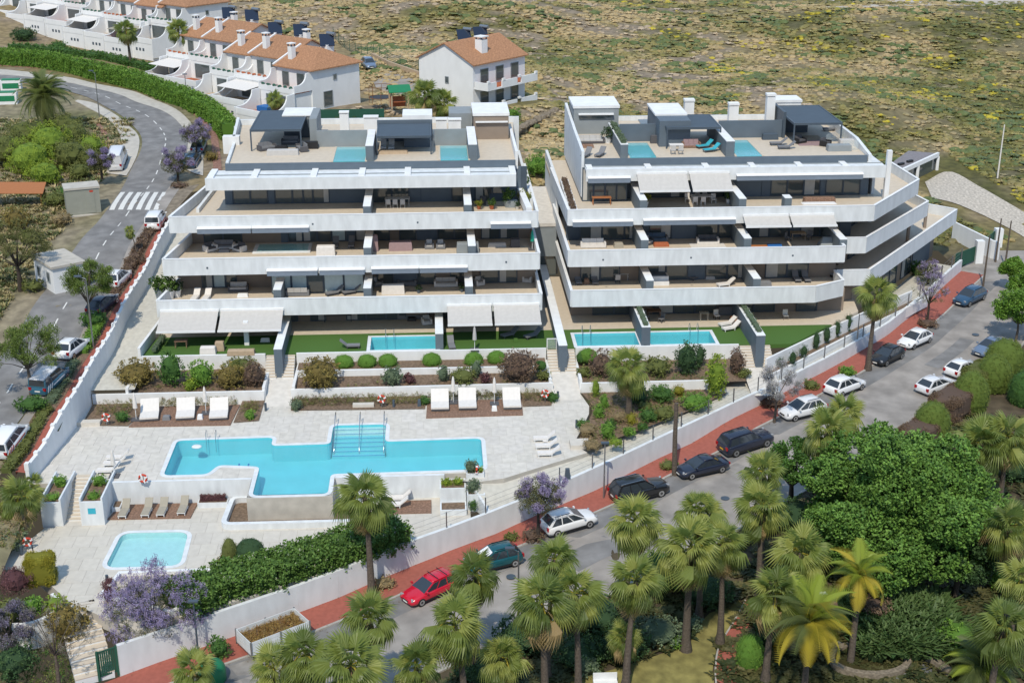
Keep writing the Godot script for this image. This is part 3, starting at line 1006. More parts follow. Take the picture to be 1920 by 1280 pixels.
func handrails(o: Node3D, a: Vector3, b: Vector3) -> void:
	for p in [a, b]:
		var st := mb()
		tube(st, [p + Vector3(0, -1.0, 0.35), p + Vector3(0, 0.75, 0.3), p + Vector3(0, 0.95, 0.05), p + Vector3(0, 0.8, -0.3), p + Vector3(0, 0, -0.45)], [0.03, 0.03, 0.03, 0.03, 0.03], 6)
		obj(st, "handrail", M.chrome, o)

func pools() -> void:
	var o := pool("large bright blue swimming pool with stepped outline", main_pool(), 0.0, 1.5, "pool")
	for k in 7:
		var st := mb()
		box(st, -9.35, -1.5, -6.5 + k * 0.52, -4.85, -0.22 - k * 0.17, -6.5 + (k + 1) * 0.52 - 0.001 * k)
		obj(st, "step", M.poolpale if k < 2 else M.pool, o)
		st = mb()
		box(st, -9.34, -0.23 - k * 0.17, -6.5 + (k + 1) * 0.52 - 0.05, -4.86, -0.205 - k * 0.17, -6.5 + (k + 1) * 0.52)
		obj(st, "nosing", M.blue, o)
	for x in [-9.2, -7.05, -4.95]:
		var st := mb()
		tube(st, [Vector3(x, 0, -7.3), Vector3(x, 0.95, -7.2), Vector3(x, 0.95, -6.4), Vector3(x, 0.3, -5.2), Vector3(x, -0.5, -3.6), Vector3(x, -1.3, -3.2)], [0.035, 0.035, 0.035, 0.035, 0.035, 0.035], 6)
		obj(st, "handrail", M.chrome, o)
	handrails(o, Vector3(-20.0, 0, -4.05), Vector3(-19.2, 0, -4.05))
	for p in [[Vector3(-17.0, 0, 0.2), 1], [Vector3(-16.2, 0, 0.25), 1], [Vector3(-8.0, 0, 2.8), 1], [Vector3(-7.2, 0, 2.75), 1]]:
		var st := mb()
		seg(st, p[0] + Vector3(0, -1.48, 0), p[0] + Vector3(-0.15, -1.48, -2.6), 0.13, 0.02)
		obj(st, "floor_line", M.blue, o)
	var st := mb()
	blob(st, Vector3(-20.7, -0.1, -3.0), Vector3(0.45, 0.16, 0.35), 0.05, 1, 8)
	tag(obj(smooth(st), "pool_robot", M.white), "white floating pool cleaner near the corner of the large pool", "pool cleaner")
	o = pool("small shallow pale square pool on the lower terrace", kid_pool(), -2.0, 0.45, "poolpale")
	var names := ["private pool beside the lawn with the grey lounger", "corner private pool beside the second garden stairs", "private pool between the two dark partition walls"]
	var pp := private_pools()
	for k in 3:
		o = pool(names[k], pp[k], 2.32, 1.2, "pool", 0.33, "white")
		var at: Vector3 = [Vector3(-5.2, 2.3, -22.0), Vector3(14.0, 2.3, -21.8), Vector3(24.6, 2.3, -21.8)][k]
		handrails(o, at, at + Vector3(0.8, 0, 0))
	# sun decks of brown planks
	plank_deck("brown plank sun deck under three white daybeds beside the lifebuoy", [Vector2(-27.2, -7.1), Vector2(-18.4, -7.0), Vector2(-18.1, -11.4), Vector2(-26.3, -11.4)], 0.1)
	plank_deck("brown plank sun deck under three white daybeds behind the pool", [Vector2(-1.3, -7.55), Vector2(7.3, -7.75), Vector2(7.4, -11.3), Vector2(-1.2, -11.2)], 0.1)
	plank_deck("brown plank sun deck with four beige loungers on the lower terrace", [Vector2(-26.4, 6.2), Vector2(-19.9, 6.3), Vector2(-19.7, 3.8), Vector2(-25.9, 3.8)], -1.9)
	plank_deck("small brown plank deck behind the big palm", [Vector2(-4.2, 6.5), Vector2(-0.9, 6.5), Vector2(-0.9, 4.3), Vector2(-4.2, 4.3)], -1.92)

func plank_deck(label: String, q: Array, y: float) -> void:
	var o := thing("sun_deck", label, "decking")
	var n := int(q[0].distance_to(q[3]) / 0.19)
	for k in n:
		var st := mb()
		var t0 := k / float(n)
		var t1 := (k + 0.94) / float(n)
		var a: Vector2 = q[0].lerp(q[3], t0)
		var b: Vector2 = q[1].lerp(q[2], t0)
		var c: Vector2 = q[1].lerp(q[2], t1)
		var d: Vector2 = q[0].lerp(q[3], t1)
		prism(st, PackedVector2Array([a, b, c, d]), y - 0.12, y + 0.004 * (k % 3))
		obj(st, "plank", M.wood, o)

# ---------- the two stacked apartment buildings ----------
func at_z(x: float, y: float, z: float) -> Vector3:
	var d := fw * FOC + rt * (x - 960.0) + up * (640.0 - y)
	return EYE + d * ((z - EYE.z) / d.z)

func xz(x: float, z: float, h: float) -> float:          # the x at which that pixel column meets the line z, h
	var lo := -120.0
	var hi := 140.0
	for k in 40:
		var m := (lo + hi) * 0.5
		var w := Vector3(m, h, z) - EYE
		if 960.0 + FOC * w.dot(rt) / w.dot(fw) < x: lo = m
		else: hi = m
	return lo

func slab_level(b: Node3D, front: Array, back: Array, y0: float, fl: float, y1: float) -> void:   # a floor slab with its white parapet along the front line
	var poly := PackedVector2Array(front)
	poly.append_array(PackedVector2Array(back))
	var st := mb()
	prism(st, poly, fl - 0.45, fl, true)
	obj(st, "terrace_floor", M.tile, b)
	for i in front.size() - 1:
		st = mb()
		walls(st, [front[i], front[i + 1]], [y0, y0], [y1, y1], 0.22)
		obj(st, "parapet", M.white, b)
	st = mb()
	for i in front.size() - 1: walls(st, [front[i], front[i + 1]], [y1, y1], [y1 + 0.03, y1 + 0.03], 0.28)
	obj(st, "parapet_cap", M.whitewall, b)

func facade(b: Node3D, a: Vector2, c: Vector2, y0: float, y1: float, cells: Array, wallm := "darkwall") -> void:   # a wall with windows; a cell is [kind, share of the length]
	var d := (c - a)
	var n := Vector2(-d.y, d.x).normalized()
	if n.y < 0: n = -n
	var st := mb()
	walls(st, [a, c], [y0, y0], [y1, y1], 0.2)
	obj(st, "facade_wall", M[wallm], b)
	var total := 0.0
	for e in cells: total += e[1]
	var s := 0.0
	var basis := Basis(Vector3(d.x, 0, d.y).normalized(), Vector3.UP, Vector3(n.x, 0, n.y))
	for e in cells:
		var p := a.lerp(c, s / total)
		var q := a.lerp(c, (s + e[1]) / total)
		s += e[1]
		if e[0] == "w": continue
		var w := p.distance_to(q)
		var mid := (p + q) * 0.5
		var h := (y1 - y0)
		var o3 := Vector3(mid.x, (y0 + y1) * 0.5, mid.y)
		var nn := Vector3(n.x, 0, n.y)
		if e[0] == "p":
			st = mb()
			boxt(st, Transform3D(basis, o3 + nn * 0.14), Vector3(w - 0.06, h, 0.1))
			obj(st, "wall_panel", M.grey, b)
			continue
		st = mb()
		for k in [-1, 1]:
			boxt(st, Transform3D(basis, o3 + nn * 0.15 + basis.x * k * (w * 0.5 - 0.05)), Vector3(0.09, h - 0.1, 0.12))
			boxt(st, Transform3D(basis, o3 + nn * 0.15 + Vector3(0, k * (h * 0.5 - 0.08), 0)), Vector3(w - 0.19, 0.09, 0.12))
		var f := obj(st, "window", M.darkgrey, b)
		st = mb()
		boxt(st, Transform3D(basis, o3 + nn * 0.13), Vector3(w - 0.18, h - 0.2, 0.03))
		obj(st, "pane", M.curtain if e[0] == "c" else M.glass, f)
		if e[0] == "g" and rng.randf() < 0.42:
			st = mb()
			var cw := (w - 0.2) * rng.randf_range(0.3, 0.75)
			boxt(st, Transform3D(basis, o3 + nn * 0.15 + basis.x * (w - 0.2 - cw) * 0.5 * (1 if rng.randf() < 0.5 else -1)), Vector3(cw, h - 0.21, 0.012))
			obj(st, "drape", M.drape, f)

func partition(b: Node3D, x: float, z0: float, z1: float, y0: float, y1: float, w := 0.75, planted := false) -> void:
	var st := mb()
	box(st, x - w / 2, y0, z1, x + w / 2, y1, z0)
	obj(st, "partition_wall", M.partition, b)
	st = mb()
	box(st, x - w / 2 - 0.01, y1, z1, x + w / 2 + 0.01, y1 + 0.06, z0 + 0.01)
	obj(st, "partition_cap", M.whitewall, b)

func awning_box(b: Node3D, x0: float, x1: float, z: float, y: float) -> void:
	var st := mb()
	box(st, x0, y - 0.12, z, x1, y + 0.4, z + 0.36)
	var fa := obj(st, "folded_awning", M.fold, b)
	st = mb()
	hexa(st, [Vector3(x0 - 0.03, y + 0.401, z), Vector3(x1 + 0.03, y + 0.401, z), Vector3(x1 + 0.03, y + 0.36, z + 0.42), Vector3(x0 - 0.03, y + 0.36, z + 0.42), Vector3(x0 - 0.03, y + 0.54, z), Vector3(x1 + 0.03, y + 0.54, z), Vector3(x1 + 0.03, y + 0.43, z + 0.42), Vector3(x0 - 0.03, y + 0.43, z + 0.42)])
	obj(st, "hood", M.whitewall, fa)

func awning(b: Node3D, x0: float, x1: float, z: float, y: float, out: float, drop: float, m := "awning") -> void:
	var a := MeshInstance3D.new()
	var st := mb()
	var n := 8
	for k in n:
		var t0 := k / float(n)
		var t1 := (k + 1) / float(n)
		var s0 := -0.06 * sin(PI * t0)
		var s1 := -0.06 * sin(PI * t1)
		for e in [0.0, -0.02]:
			quad(st, Vector3(x0, y - drop * t0 + s0 + e, z + out * t0), Vector3(x1, y - drop * t0 + s0 + e, z + out * t0), Vector3(x1, y - drop * t1 + s1 + e, z + out * t1), Vector3(x0, y - drop * t1 + s1 + e, z + out * t1), Vector3.UP if e == 0 else Vector3.DOWN)
	var f := obj(st, "awning", M[m], b)
	st = mb()
	box(st, x0 - 0.05, y - 0.12, z - 0.02, x1 + 0.05, y + 0.1, z + 0.18)
	obj(st, "cassette", M.whitewall, f)
	st = mb()
	box(st, x0 - 0.02, y - drop - 0.14, z + out - 0.02, x1 + 0.02, y - drop + 0.04, z + out + 0.07)
	obj(st, "front_bar", M.whitewall, f)
	for x in [x0 + 0.25, x1 - 0.25]:
		st = mb()
		tube(st, [Vector3(x, y - 0.25, z), Vector3(x + (0.7 if x < (x0 + x1) / 2 else -0.7), y - drop * 0.5 - 0.3, z + out * 0.5), Vector3(x, y - drop - 0.1, z + out)], [0.04, 0.04, 0.04], 6)
		obj(st, "arm", M.metal, f)

func pergola_band(b: Node3D, x0: float, x1: float, zf: float, zb: float, yt: float, yb: float, cols: Array) -> void:   # the white canopy round the top floor
	var st := mb()
	box(st, x0, yb, zf - 0.25, x1, yt, zf)
	obj(st, "canopy_fascia", M.white, b)
	st = mb()
	box(st, x0 + 0.02, yt - 0.35, zb, x1 - 0.02, yt - 0.1, zf - 0.252)
	obj(st, "canopy_roof", M.white, b)
	for x in cols:
		st = mb()
		box(st, x - 0.32, yt - 0.12, zb, x + 0.32, yt + 0.09, zf - 0.253)
		obj(st, "canopy_rib", M.whitewall, b)
	st = mb()
	box(st, x0, yt - 0.1, zf - 1.5, x1, yt + 0.012, zf - 1.46)
	obj(st, "gutter_line", M.midgrey, b)

func pbox(called: String, m: String, parent: Node, l: Vector2, r: Vector2, base: float, h: float, depth: float, lift := 0.0) -> MeshInstance3D:   # a box whose front bottom edge runs between two pixels on a floor
	var a := px(l.x, l.y, base)
	var c := px(r.x, r.y, base)
	var z := (a.z + c.z) * 0.5
	var st := mb()
	box(st, a.x, base + lift, z - depth, c.x, base + lift + h, z)
	return obj(st, called, M[m], parent)

func louvre_roof(b: Node3D, x0: float, x1: float, z0: float, z1: float, y: float, m := "darkgrey") -> void:
	var st := mb()
	box(st, x0, y - 0.25, z0 - 0.15, x1, y, z0)
	box(st, x0, y - 0.25, z1, x1, y, z1 + 0.15)
	box(st, x0, y - 0.25, z1 + 0.15, x0 + 0.15, y, z0 - 0.15)
	box(st, x1 - 0.15, y - 0.25, z1 + 0.15, x1, y, z0 - 0.15)
	var p := obj(st, "pergola_frame", M.darkgrey, b)
	var n := int((z0 - z1 - 0.3) / 0.45)
	for k in n:
		st = mb()
		var z := z1 + 0.2 + (k + 0.5) * (z0 - z1 - 0.4) / n
		boxt(st, Transform3D(Basis(Vector3.RIGHT, 0.25), Vector3((x0 + x1) / 2, y - 0.09, z)), Vector3(x1 - x0 - 0.32, 0.035, 0.47))
		obj(st, "slat", M[m], p)
	for x in [x0 + 0.08, x1 - 0.08]:
		st = mb()
		box(st, x - 0.075, 15.95, z0 - 0.151, x + 0.075, y - 0.25, z0 - 0.001)
		obj(st, "post", M.darkgrey, p)

func roof_pool(b: Node3D, x0: float, x1: float, z0: float, z1: float, y: float) -> void:
	var st := mb()
	box(st, x0, y - 0.3, z1, x1, y + 0.1, z0)
	var t := obj(st, "plunge_pool", M.poolroof, b)
	st = mb()
	box(st, x0 + 0.02, y + 0.1, z1 + 0.02, x1 - 0.02, y + 0.104, z1 + 1.2)
	obj(st, "pool_step", M.poolpale, t)
	st = mb()
	box(st, x0 - 0.22, y, z1, x0 - 0.002, y + 0.16, z0)
	box(st, x1 + 0.002, y, z1, x1 + 0.22, y + 0.16, z0)
	obj(st, "coping", M.tile, t)
	st = mb()
	box(st, x0 + 0.01, y + 0.135, z1 + 0.01, x1 - 0.01, y + 0.14, z0 - 0.01)
	obj(st, "water", M.water, t)

func spots(b: Node3D, list: Array, z: float) -> void:
	for p in list:
		var q := at_z(p[0], p[1], z + 0.13)
		var st := mb()
		boxt(st, Transform3D(Basis(), q), Vector3(0.16, 0.16, 0.08))
		obj(st, "wall_lamp", M.darkgrey, b)

func left_building() -> void:
	mat("fold", Color(0.2, 0.245, 0.31), 0.8, "soft", 0.2)
	mat("drape", Color(0.5, 0.49, 0.46), 0.4, "soft", 0.2)
	var cm := mat("curtain", Color(0.5, 0.62, 0.64), 0.3, "soft", 0.3)
	cm.metallic_specular = 0.6
	var b := thing("apartment_building", "white terraced apartment block with four awnings over its garden floor", "apartment block")
	slab_level(b, [Vector2(-24.6, -40), Vector2(-27.0, -22.6), Vector2(10.0, -22.6), Vector2(10.0, -40)], [Vector2(10, -57), Vector2(-23, -57)], 4.62, 5.2, 6.3)
	slab_level(b, [Vector2(-24.3, -42), Vector2(-26.7, -25.7), Vector2(10.0, -25.7), Vector2(10.0, -42)], [Vector2(10, -57), Vector2(-23, -57)], 7.82, 8.4, 9.5)
	slab_level(b, [Vector2(-23.9, -47), Vector2(-26.5, -29.6), Vector2(10.1, -29.6), Vector2(10.1, -50)], [Vector2(10, -57), Vector2(-23, -57)], 11.0, 11.55, 12.65)
	# garden floor
	facade(b, Vector2(-27, -27.2), Vector2(10, -27.2), 2.3, 4.75, [["w", 2.5], ["g", 2], ["g", 2], ["w", 2], ["g", 2.2], ["g", 2.2], ["w", 1.2], ["g", 1.6], ["w", 2], ["g", 2], ["g", 2], ["g", 2], ["w", 3], ["g", 2], ["g", 2], ["w", 1], ["g", 2], ["g", 2], ["w", 1.3]])
	# first floor
	facade(b, Vector2(-26.2, -29.6), Vector2(10, -29.6), 5.2, 7.9, [["w", 2.5], ["g", 1.2], ["c", 1.3], ["g", 1.2], ["w", 4.8], ["w", 8.4], ["w", 1.5], ["g", 1.8], ["p", 2.5], ["g", 2], ["w", 1.5], ["g", 2], ["w", 1.2], ["g", 2], ["g", 2], ["w", 2]])
	facade(b, Vector2(-16.6, -27.4), Vector2(-7.4, -27.4), 5.2, 7.82, [["c", 2], ["c", 1.6], ["g", 1.6], ["c", 2], ["c", 2]])
	# second floor
	facade(b, Vector2(-25.6, -34.6), Vector2(10, -34.6), 8.4, 11.1, [["w", 1.5], ["g", 2], ["g", 2], ["w", 4], ["p", 0.8], ["g", 1.5], ["g", 1.5], ["g", 1.5], ["c", 1.5], ["p", 1], ["g", 1.8], ["g", 1.8], ["w", 1], ["g", 1.8], ["p", 2.2], ["g", 1.8], ["g", 1.8], ["w", 1], ["g", 2], ["g", 2], ["w", 1.5]])
	# top floor
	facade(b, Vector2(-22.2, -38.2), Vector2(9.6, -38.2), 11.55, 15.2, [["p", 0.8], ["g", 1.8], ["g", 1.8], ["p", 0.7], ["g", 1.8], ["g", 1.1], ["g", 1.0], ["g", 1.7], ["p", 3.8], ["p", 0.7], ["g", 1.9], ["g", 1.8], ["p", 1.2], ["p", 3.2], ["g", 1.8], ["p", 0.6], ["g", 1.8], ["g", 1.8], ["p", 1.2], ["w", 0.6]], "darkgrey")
	pergola_band(b, -23.4, 8.2, -33.7, -37.5, 15.45, 14.2, [-22.9, -18.5, -12.5, -7.6, -2.9, 3.2, 7.9])
	var st := mb()
	prism(st, PackedVector2Array([Vector2(-21.7, -37.4), Vector2(8.3, -37.4), Vector2(9.2, -57), Vector2(-23.2, -57)]), 15.2, 15.95, true)
	obj(st, "roof_terrace", M.tile, b)
	st = mb()
	box(st, -21.8, 15.36, -37.399, 8.35, 16.12, -37.2)
	obj(st, "roof_edge", M.grey, b)
	# side walls
	st = mb()
	walls(st, [Vector2(-22.9, -57), Vector2(-22.1, -47)], [11, 11], [16.9, 16.9], 0.3)
	walls(st, [Vector2(-22.1, -47), Vector2(-21.6, -37.4)], [15.0, 15.0], [16.25, 16.25], 0.3)
	obj(st, "roof_parapet", M.white, b)
	st = mb()
	box(st, -23.3, 15, -47.6, -21.5, 16.9, -46.6)
	obj(st, "roof_pier", M.whitewall, b)
	st = mb()
	box(st, 8.35, 15.0, -50, 8.65, 16.9, -38.0)
	obj(st, "roof_parapet", M.whitewall, b)
	st = mb()
	walls(st, [Vector2(-24.6, -35), Vector2(-23.4, -57)], [2, 2], [12, 12], 0.3)
	walls(st, [Vector2(-23.2, -57.2), Vector2(9.9, -57.2)], [5, 5], [16.6, 16.6], 0.3)
	walls(st, [Vector2(9.85, -57), Vector2(9.85, -34.7)], [2.0, 2.0], [12.6, 12.6], 0.3)
	obj(st, "outer_wall", M.white, b)
	# dividing walls between the homes
	for p in [[-7.0, -30.4, -38, 11.55, 13.2], [3.15, -30.4, -38, 11.55, 13.2], [-6.9, -26.4, -34.4, 8.4, 10.1], [-15.6, -23.4, -29.4, 5.2, 6.9], [-6.9, -23.4, -29.4, 5.2, 6.9], [3.0, -23.4, -29.4, 5.2, 6.9], [-0.0, -18.4, -27, 2.3, 3.9], [3.4, -26.4, -34.4, 8.4, 10.1]]:
		partition(b, p[0], p[1], p[2], p[3], p[4])
	# awnings
	awning(b, -26.7, -21.2, -22.48, 5.3, 3.0, 1.05)
	awning(b, -20.95, -15.0, -22.48, 5.3, 3.0, 1.05)
	awning(b, 0.85, 5.1, -22.48, 5.35, 3.0, 0.95)
	awning(b, 5.35, 9.8, -22.48, 5.35, 3.0, 0.95)
	awning_box(b, -23.8, -18.5, -29.48, 11.1)
	awning_box(b, -18.4, -12.8, -29.48, 11.1)
	awning_box(b, 5.4, 9.4, -29.48, 11.15)
	awning_box(b, -16.7, -11.8, -25.58, 7.85)
	awning_box(b, -11.6, -7.2, -25.58, 7.85)
	awning_box(b, -6.5, -1.9, -25.58, 7.9)
	awning_box(b, -1.8, 2.9, -25.58, 7.9)
	spots(b, [[388, 502], [585, 575], [784, 570], [949, 491], [783, 417], [586, 420]], -25.7)
	# glazed pool on the second floor
	st = mb()
	box(st, -18.7, 8.4, -33.6, -12.9, 8.55, -30.6)
	var t := obj(st, "terrace_pool", M.white, b)
	st = mb()
	box(st, -18.3, 8.45, -33.3, -13.2, 8.56, -30.9)
	obj(st, "pool_water", M.poolpale, t)
	st = mb()
	box(st, -18.28, 8.57, -33.28, -13.22, 8.58, -30.92)
	obj(st, "water", M.water, t)
	# roof terrace: pools, screens, stair houses, louvred roofs
	roof_pool(b, -10.7, -7.4, -37.9, -44.6, 15.95)
	roof_pool(b, 0.5, 3.4, -37.9, -44.6, 15.95)
	partition(b, -6.9, -38.1, -46, 15.95, 17.6, 0.8)
	partition(b, 3.9, -38.1, -47, 15.95, 17.6, 0.9)
	st = mb()
	box(st, -12.9, 15.95, -45.4, -7.4, 17.75, -45.2)
	obj(st, "screen_wall", M.midgrey, b)
	st = mb()
	box(st, -0.1, 15.95, -45.4, 3.4, 17.75, -45.2)
	obj(st, "screen_wall", M.midgrey, b)
	louvre_roof(b, -19.9, -14.4, -43.6, -54.0, 18.3)
	st = mb()
	box(st, -13.7, 15.95, -52, -12.9, 18.9, -46)
	box(st, -17.0, 15.95, -54.5, -13.7, 18.3, -50.4)
	obj(st, "stair_house", M.midgrey, b)
	st = mb()
	box(st, -17.1, 18.31, -54.6, -13.6, 18.45, -50.3)
	obj(st, "stair_house_roof", M.whitewall, b)
	st = mb()
	box(st, -16.9, 15.95, -50.2, -13.6, 18.0, -50.0)
	obj(st, "dark_screen", M.darkgrey, b)
	louvre_roof(b, -6.3, -0.4, -41.0, -47.5, 18.0)
	st = mb()
	box(st, -6.4, 15.95, -47.9, -0.3, 18.3, -47.6)
	box(st, -3.4, 15.96, -47.5, -0.6, 17.7, -44.5)
	obj(st, "dark_screen", M.grey, b)
	st = mb()
	box(st, -3.6, 18.0, -51.5, -0.3, 18.75, -48)
	box(st, -3.6, 15.95, -51.4, -0.4, 18.0, -48)
	obj(st, "stair_house", M.whitewall, b)
	st = mb()
	box(st, 4.3, 15.95, -54, 8.2, 18.6, -48)
	obj(st, "stair_house", M.darkwall, b)
	st = mb()
	box(st, 4.2, 18.6, -54.1, 8.3, 18.9, -47.9)
	box(st, 4.5, 17.9, -47.98, 8.1, 18.02, -47.6)
	obj(st, "stair_house_roof", M.whitewall, b)
	st = mb()
	box(st, 1.6, 15.95, -55, 4.2, 18.3, -51)
	obj(st, "stair_house", M.midgrey, b)
	for c in [[-10.2, -50.5, 1.0, 2.5], [-7.2, -50.3, 1.6, 2.0], [0.7, -49, 1.2, 1.9], [2.2, -48.8, 1.4, 1.9]]:
		st = mb()
		box(st, c[0] - c[2] / 2, 15.95, c[1] - 0.9, c[0] + c[2] / 2, 15.95 + c[3], c[1])
		var ch := obj(st, "chimney", M.whitewall, b)
		st = mb()
		box(st, c[0] - c[2] / 2 - 0.05, 15.95 + c[3] + 0.1, c[1] - 0.95, c[0] + c[2] / 2 + 0.05, 16.2 + c[3], c[1] + 0.05)
		obj(st, "chimney_cap", M.whitewall, ch)
	planter_strip(b, [Vector2(9.3, -30.2), Vector2(8.9, -38)], 12.0, 12.9, 0.6)

func planter_strip(b: Node3D, line: Array, y0: float, y1: float, w: float) -> void:
	var st := mb()
	walls(st, line, [y0, y0], [y1, y1], w)
	var p := obj(st, "planter_wall", M.whitewall, b)

func right_building() -> void:
	var b := thing("apartment_building", "white terraced apartment block with splayed end beside the gravel path", "apartment block")
	slab_level(b, [Vector2(13.0, -42), Vector2(13.05, -23.4), Vector2(37.3, -23.4), Vector2(40.6, -25.2), Vector2(40.6, -28.4)], [Vector2(40.6, -56), Vector2(13, -56)], 4.62, 5.2, 6.3)
	slab_level(b, [Vector2(40.82, -28.4), Vector2(44.2, -28.4), Vector2(61.4, -50.7), Vector2(58.5, -53.5)], [Vector2(45, -56), Vector2(40.82, -56)], 4.62, 5.19, 6.3)
	slab_level(b, [Vector2(13.0, -44), Vector2(13.02, -26.3), Vector2(40.8, -26.3), Vector2(40.8, -29.2), Vector2(43.8, -29.2), Vector2(54.9, -42.8), Vector2(54.0, -48)], [Vector2(47, -56), Vector2(13, -56)], 7.82, 8.4, 9.5)
	slab_level(b, [Vector2(13.0, -48), Vector2(13.3, -30), Vector2(44.6, -30), Vector2(52.7, -40.4), Vector2(52.1, -49.2)], [Vector2(47, -56), Vector2(13, -56)], 11.0, 11.55, 12.65)
	facade(b, Vector2(13.4, -27.4), Vector2(41.5, -27.4), 2.3, 4.75, [["w", 2], ["g", 2], ["g", 2], ["w", 1.6], ["g", 2], ["g", 2], ["g", 2], ["w", 1.5], ["g", 2], ["g", 2], ["w", 2], ["g", 2], ["w", 2.5]])
	facade(b, Vector2(13.4, -29.6), Vector2(41.0, -29.6), 5.2, 7.9, [["w", 1], ["g", 1.8], ["g", 1.8], ["w", 2.2], ["g", 2], ["g", 2], ["p", 1.6], ["g", 2], ["g", 2], ["w", 1.5], ["g", 2], ["g", 2], ["w", 2.5]])
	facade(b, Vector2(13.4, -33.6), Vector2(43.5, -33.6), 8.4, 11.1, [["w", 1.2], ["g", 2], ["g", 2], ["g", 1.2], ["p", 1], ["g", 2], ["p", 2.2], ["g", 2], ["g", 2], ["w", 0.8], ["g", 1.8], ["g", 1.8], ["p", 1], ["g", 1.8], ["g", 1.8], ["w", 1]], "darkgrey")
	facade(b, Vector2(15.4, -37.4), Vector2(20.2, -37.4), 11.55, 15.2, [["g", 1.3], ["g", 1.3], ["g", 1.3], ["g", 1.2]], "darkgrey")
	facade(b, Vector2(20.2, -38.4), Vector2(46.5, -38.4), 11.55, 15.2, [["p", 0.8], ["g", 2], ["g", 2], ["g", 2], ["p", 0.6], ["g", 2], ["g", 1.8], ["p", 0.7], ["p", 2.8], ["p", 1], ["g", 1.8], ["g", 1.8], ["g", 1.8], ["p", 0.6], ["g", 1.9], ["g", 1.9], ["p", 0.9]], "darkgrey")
	# splayed side: dark glass below each level
	facade(b, Vector2(40.9, -30.0), Vector2(43.2, -30.6), 2.0, 4.7, [["w", 1]])
	facade(b, Vector2(43.2, -30.6), Vector2(59.2, -51.3), 0.4, 4.7, [["w", 6], ["g", 1.5], ["g", 1.5], ["w", 1], ["g", 2], ["w", 0.4], ["p", 4], ["w", 1]])
	facade(b, Vector2(42.4, -33.5), Vector2(53.0, -46.8), 5.2, 7.9, [["w", 2], ["g", 2], ["w", 1.6], ["g", 2], ["w", 1.5], ["g", 2], ["w", 3]])
	facade(b, Vector2(42.0, -33.7), Vector2(50.2, -44.8), 8.4, 11.1, [["w", 1], ["g", 2], ["g", 2], ["g", 2], ["g", 2], ["w", 1], ["g", 2]])
	pergola_band(b, 15.6, 47.3, -35.4, -37.6, 15.45, 14.15, [16.0, 22.2, 28.3, 33.2, 38.2, 43.0])
	var st := mb()
	prism(st, PackedVector2Array([Vector2(43.0, -37.6), Vector2(47.3, -35.65), Vector2(47.3, -56), Vector2(46, -56), Vector2(46, -37.7)]), 14.9, 15.36, true)
	obj(st, "canopy_end", M.white, b)
	st = mb()
	prism(st, PackedVector2Array([Vector2(15.6, -37.5), Vector2(45.8, -37.5), Vector2(46.4, -57), Vector2(15.6, -57)]), 15.2, 15.95, true)
	obj(st, "roof_terrace", M.tile, b)
	st = mb()
	box(st, 15.6, 15.36, -37.499, 45.8, 16.12, -37.3)
	obj(st, "roof_edge", M.grey, b)
	st = mb()
	walls(st, [Vector2(15.45, -37.4), Vector2(15.45, -46), Vector2(15.45, -57)], [12, 12, 12], [16.9, 17.3, 18.2], 0.3)
	obj(st, "side_wall", M.white, b)
	st = mb()
	walls(st, [Vector2(46.0, -57.8), Vector2(46.0, -42.3), Vector2(46.1, -37.4)], [15, 15, 15], [16.95, 16.95, 16.2], 0.35)
	obj(st, "roof_parapet", M.white, b)
	st = mb()
	walls(st, [Vector2(15.5, -57.2), Vector2(46.4, -57.2)], [5, 5], [16.5, 16.5], 0.3)
	walls(st, [Vector2(13.2, -42), Vector2(13.2, -57)], [2, 2], [12.6, 12.6], 0.3)
	walls(st, [Vector2(47.1, -38.5), Vector2(47.1, -57)], [2, 2], [15.2, 15.2], 0.3)
	walls(st, [Vector2(58.8, -53.6), Vector2(46, -57)], [0, 0], [6.2, 6.2], 0.3)
	obj(st, "outer_wall", M.white, b)
	st = mb()
	box(st, 47.5, 11.5, -36.4, 48.0, 16.9, -35.9)
	obj(st, "flue", M.whitewall, b)
	for p in [[21.0, -30.8, -38, 11.55, 13.3], [31.2, -30.8, -38.2, 11.55, 13.3], [36.3, -32.3, -33.6, 11.55, 12.9], [20.7, -27.1, -33.4, 8.4, 10.2], [31.1, -27.1, -33.4, 8.4, 10.2], [40.9, -27.2, -33.4, 8.4, 9.9], [20.9, -24.2, -29.4, 5.2, 6.9], [31.6, -24.2, -29.4, 5.2, 6.9]]:
		partition(b, p[0], p[1], p[2], p[3], p[4])
	for p in [[46.9, -34.2, 2.3, 4.6], [52.6, -41.6, 5.2, 7.9], [56.4, -47, 5.2, 7.9], [58.0, -50.3, 0.4, 4.6]]:
		st = mb()
		box(st, p[0] - 0.15, p[2], p[1] - 0.15, p[0] + 0.15, p[3], p[1] + 0.15)
		obj(st, "column", M.darkwall, b)
	awning(b, 20.9, 26.1, -35.38, 15.0, 2.6, 1.25)
	awning(b, 26.4, 30.6, -35.38, 15.0, 2.6, 1.25)
	awning(b, 31.1, 35.7, -29.85, 11.85, 1.7, 0.7)
	awning(b, 35.9, 40.4, -29.85, 11.85, 1.7, 0.7)
	awning_box(b, 15.8, 20.2, -35.38, 14.2)
	awning_box(b, 31.4, 44.8, -35.38, 14.25)
	awning_box(b, 13.7, 19.8, -29.88, 11.1)
	awning_box(b, 20.9, 30.3, -29.88, 11.15)
	spots(b, [[1131, 487], [1296, 483], [1487, 479], [1136, 562], [1301, 558], [1495, 554]], -24.9)
	# roof terraces
	roof_pool(b, 20.5, 23.3, -37.9, -44.8, 15.95)
	roof_pool(b, 31.9, 34.6, -37.9, -45.5, 15.95)
	partition(b, 19.9, -38.1, -49, 15.95, 17.4, 0.8)
	partition(b, 31.2, -38.1, -49, 15.95, 17.6, 0.9)
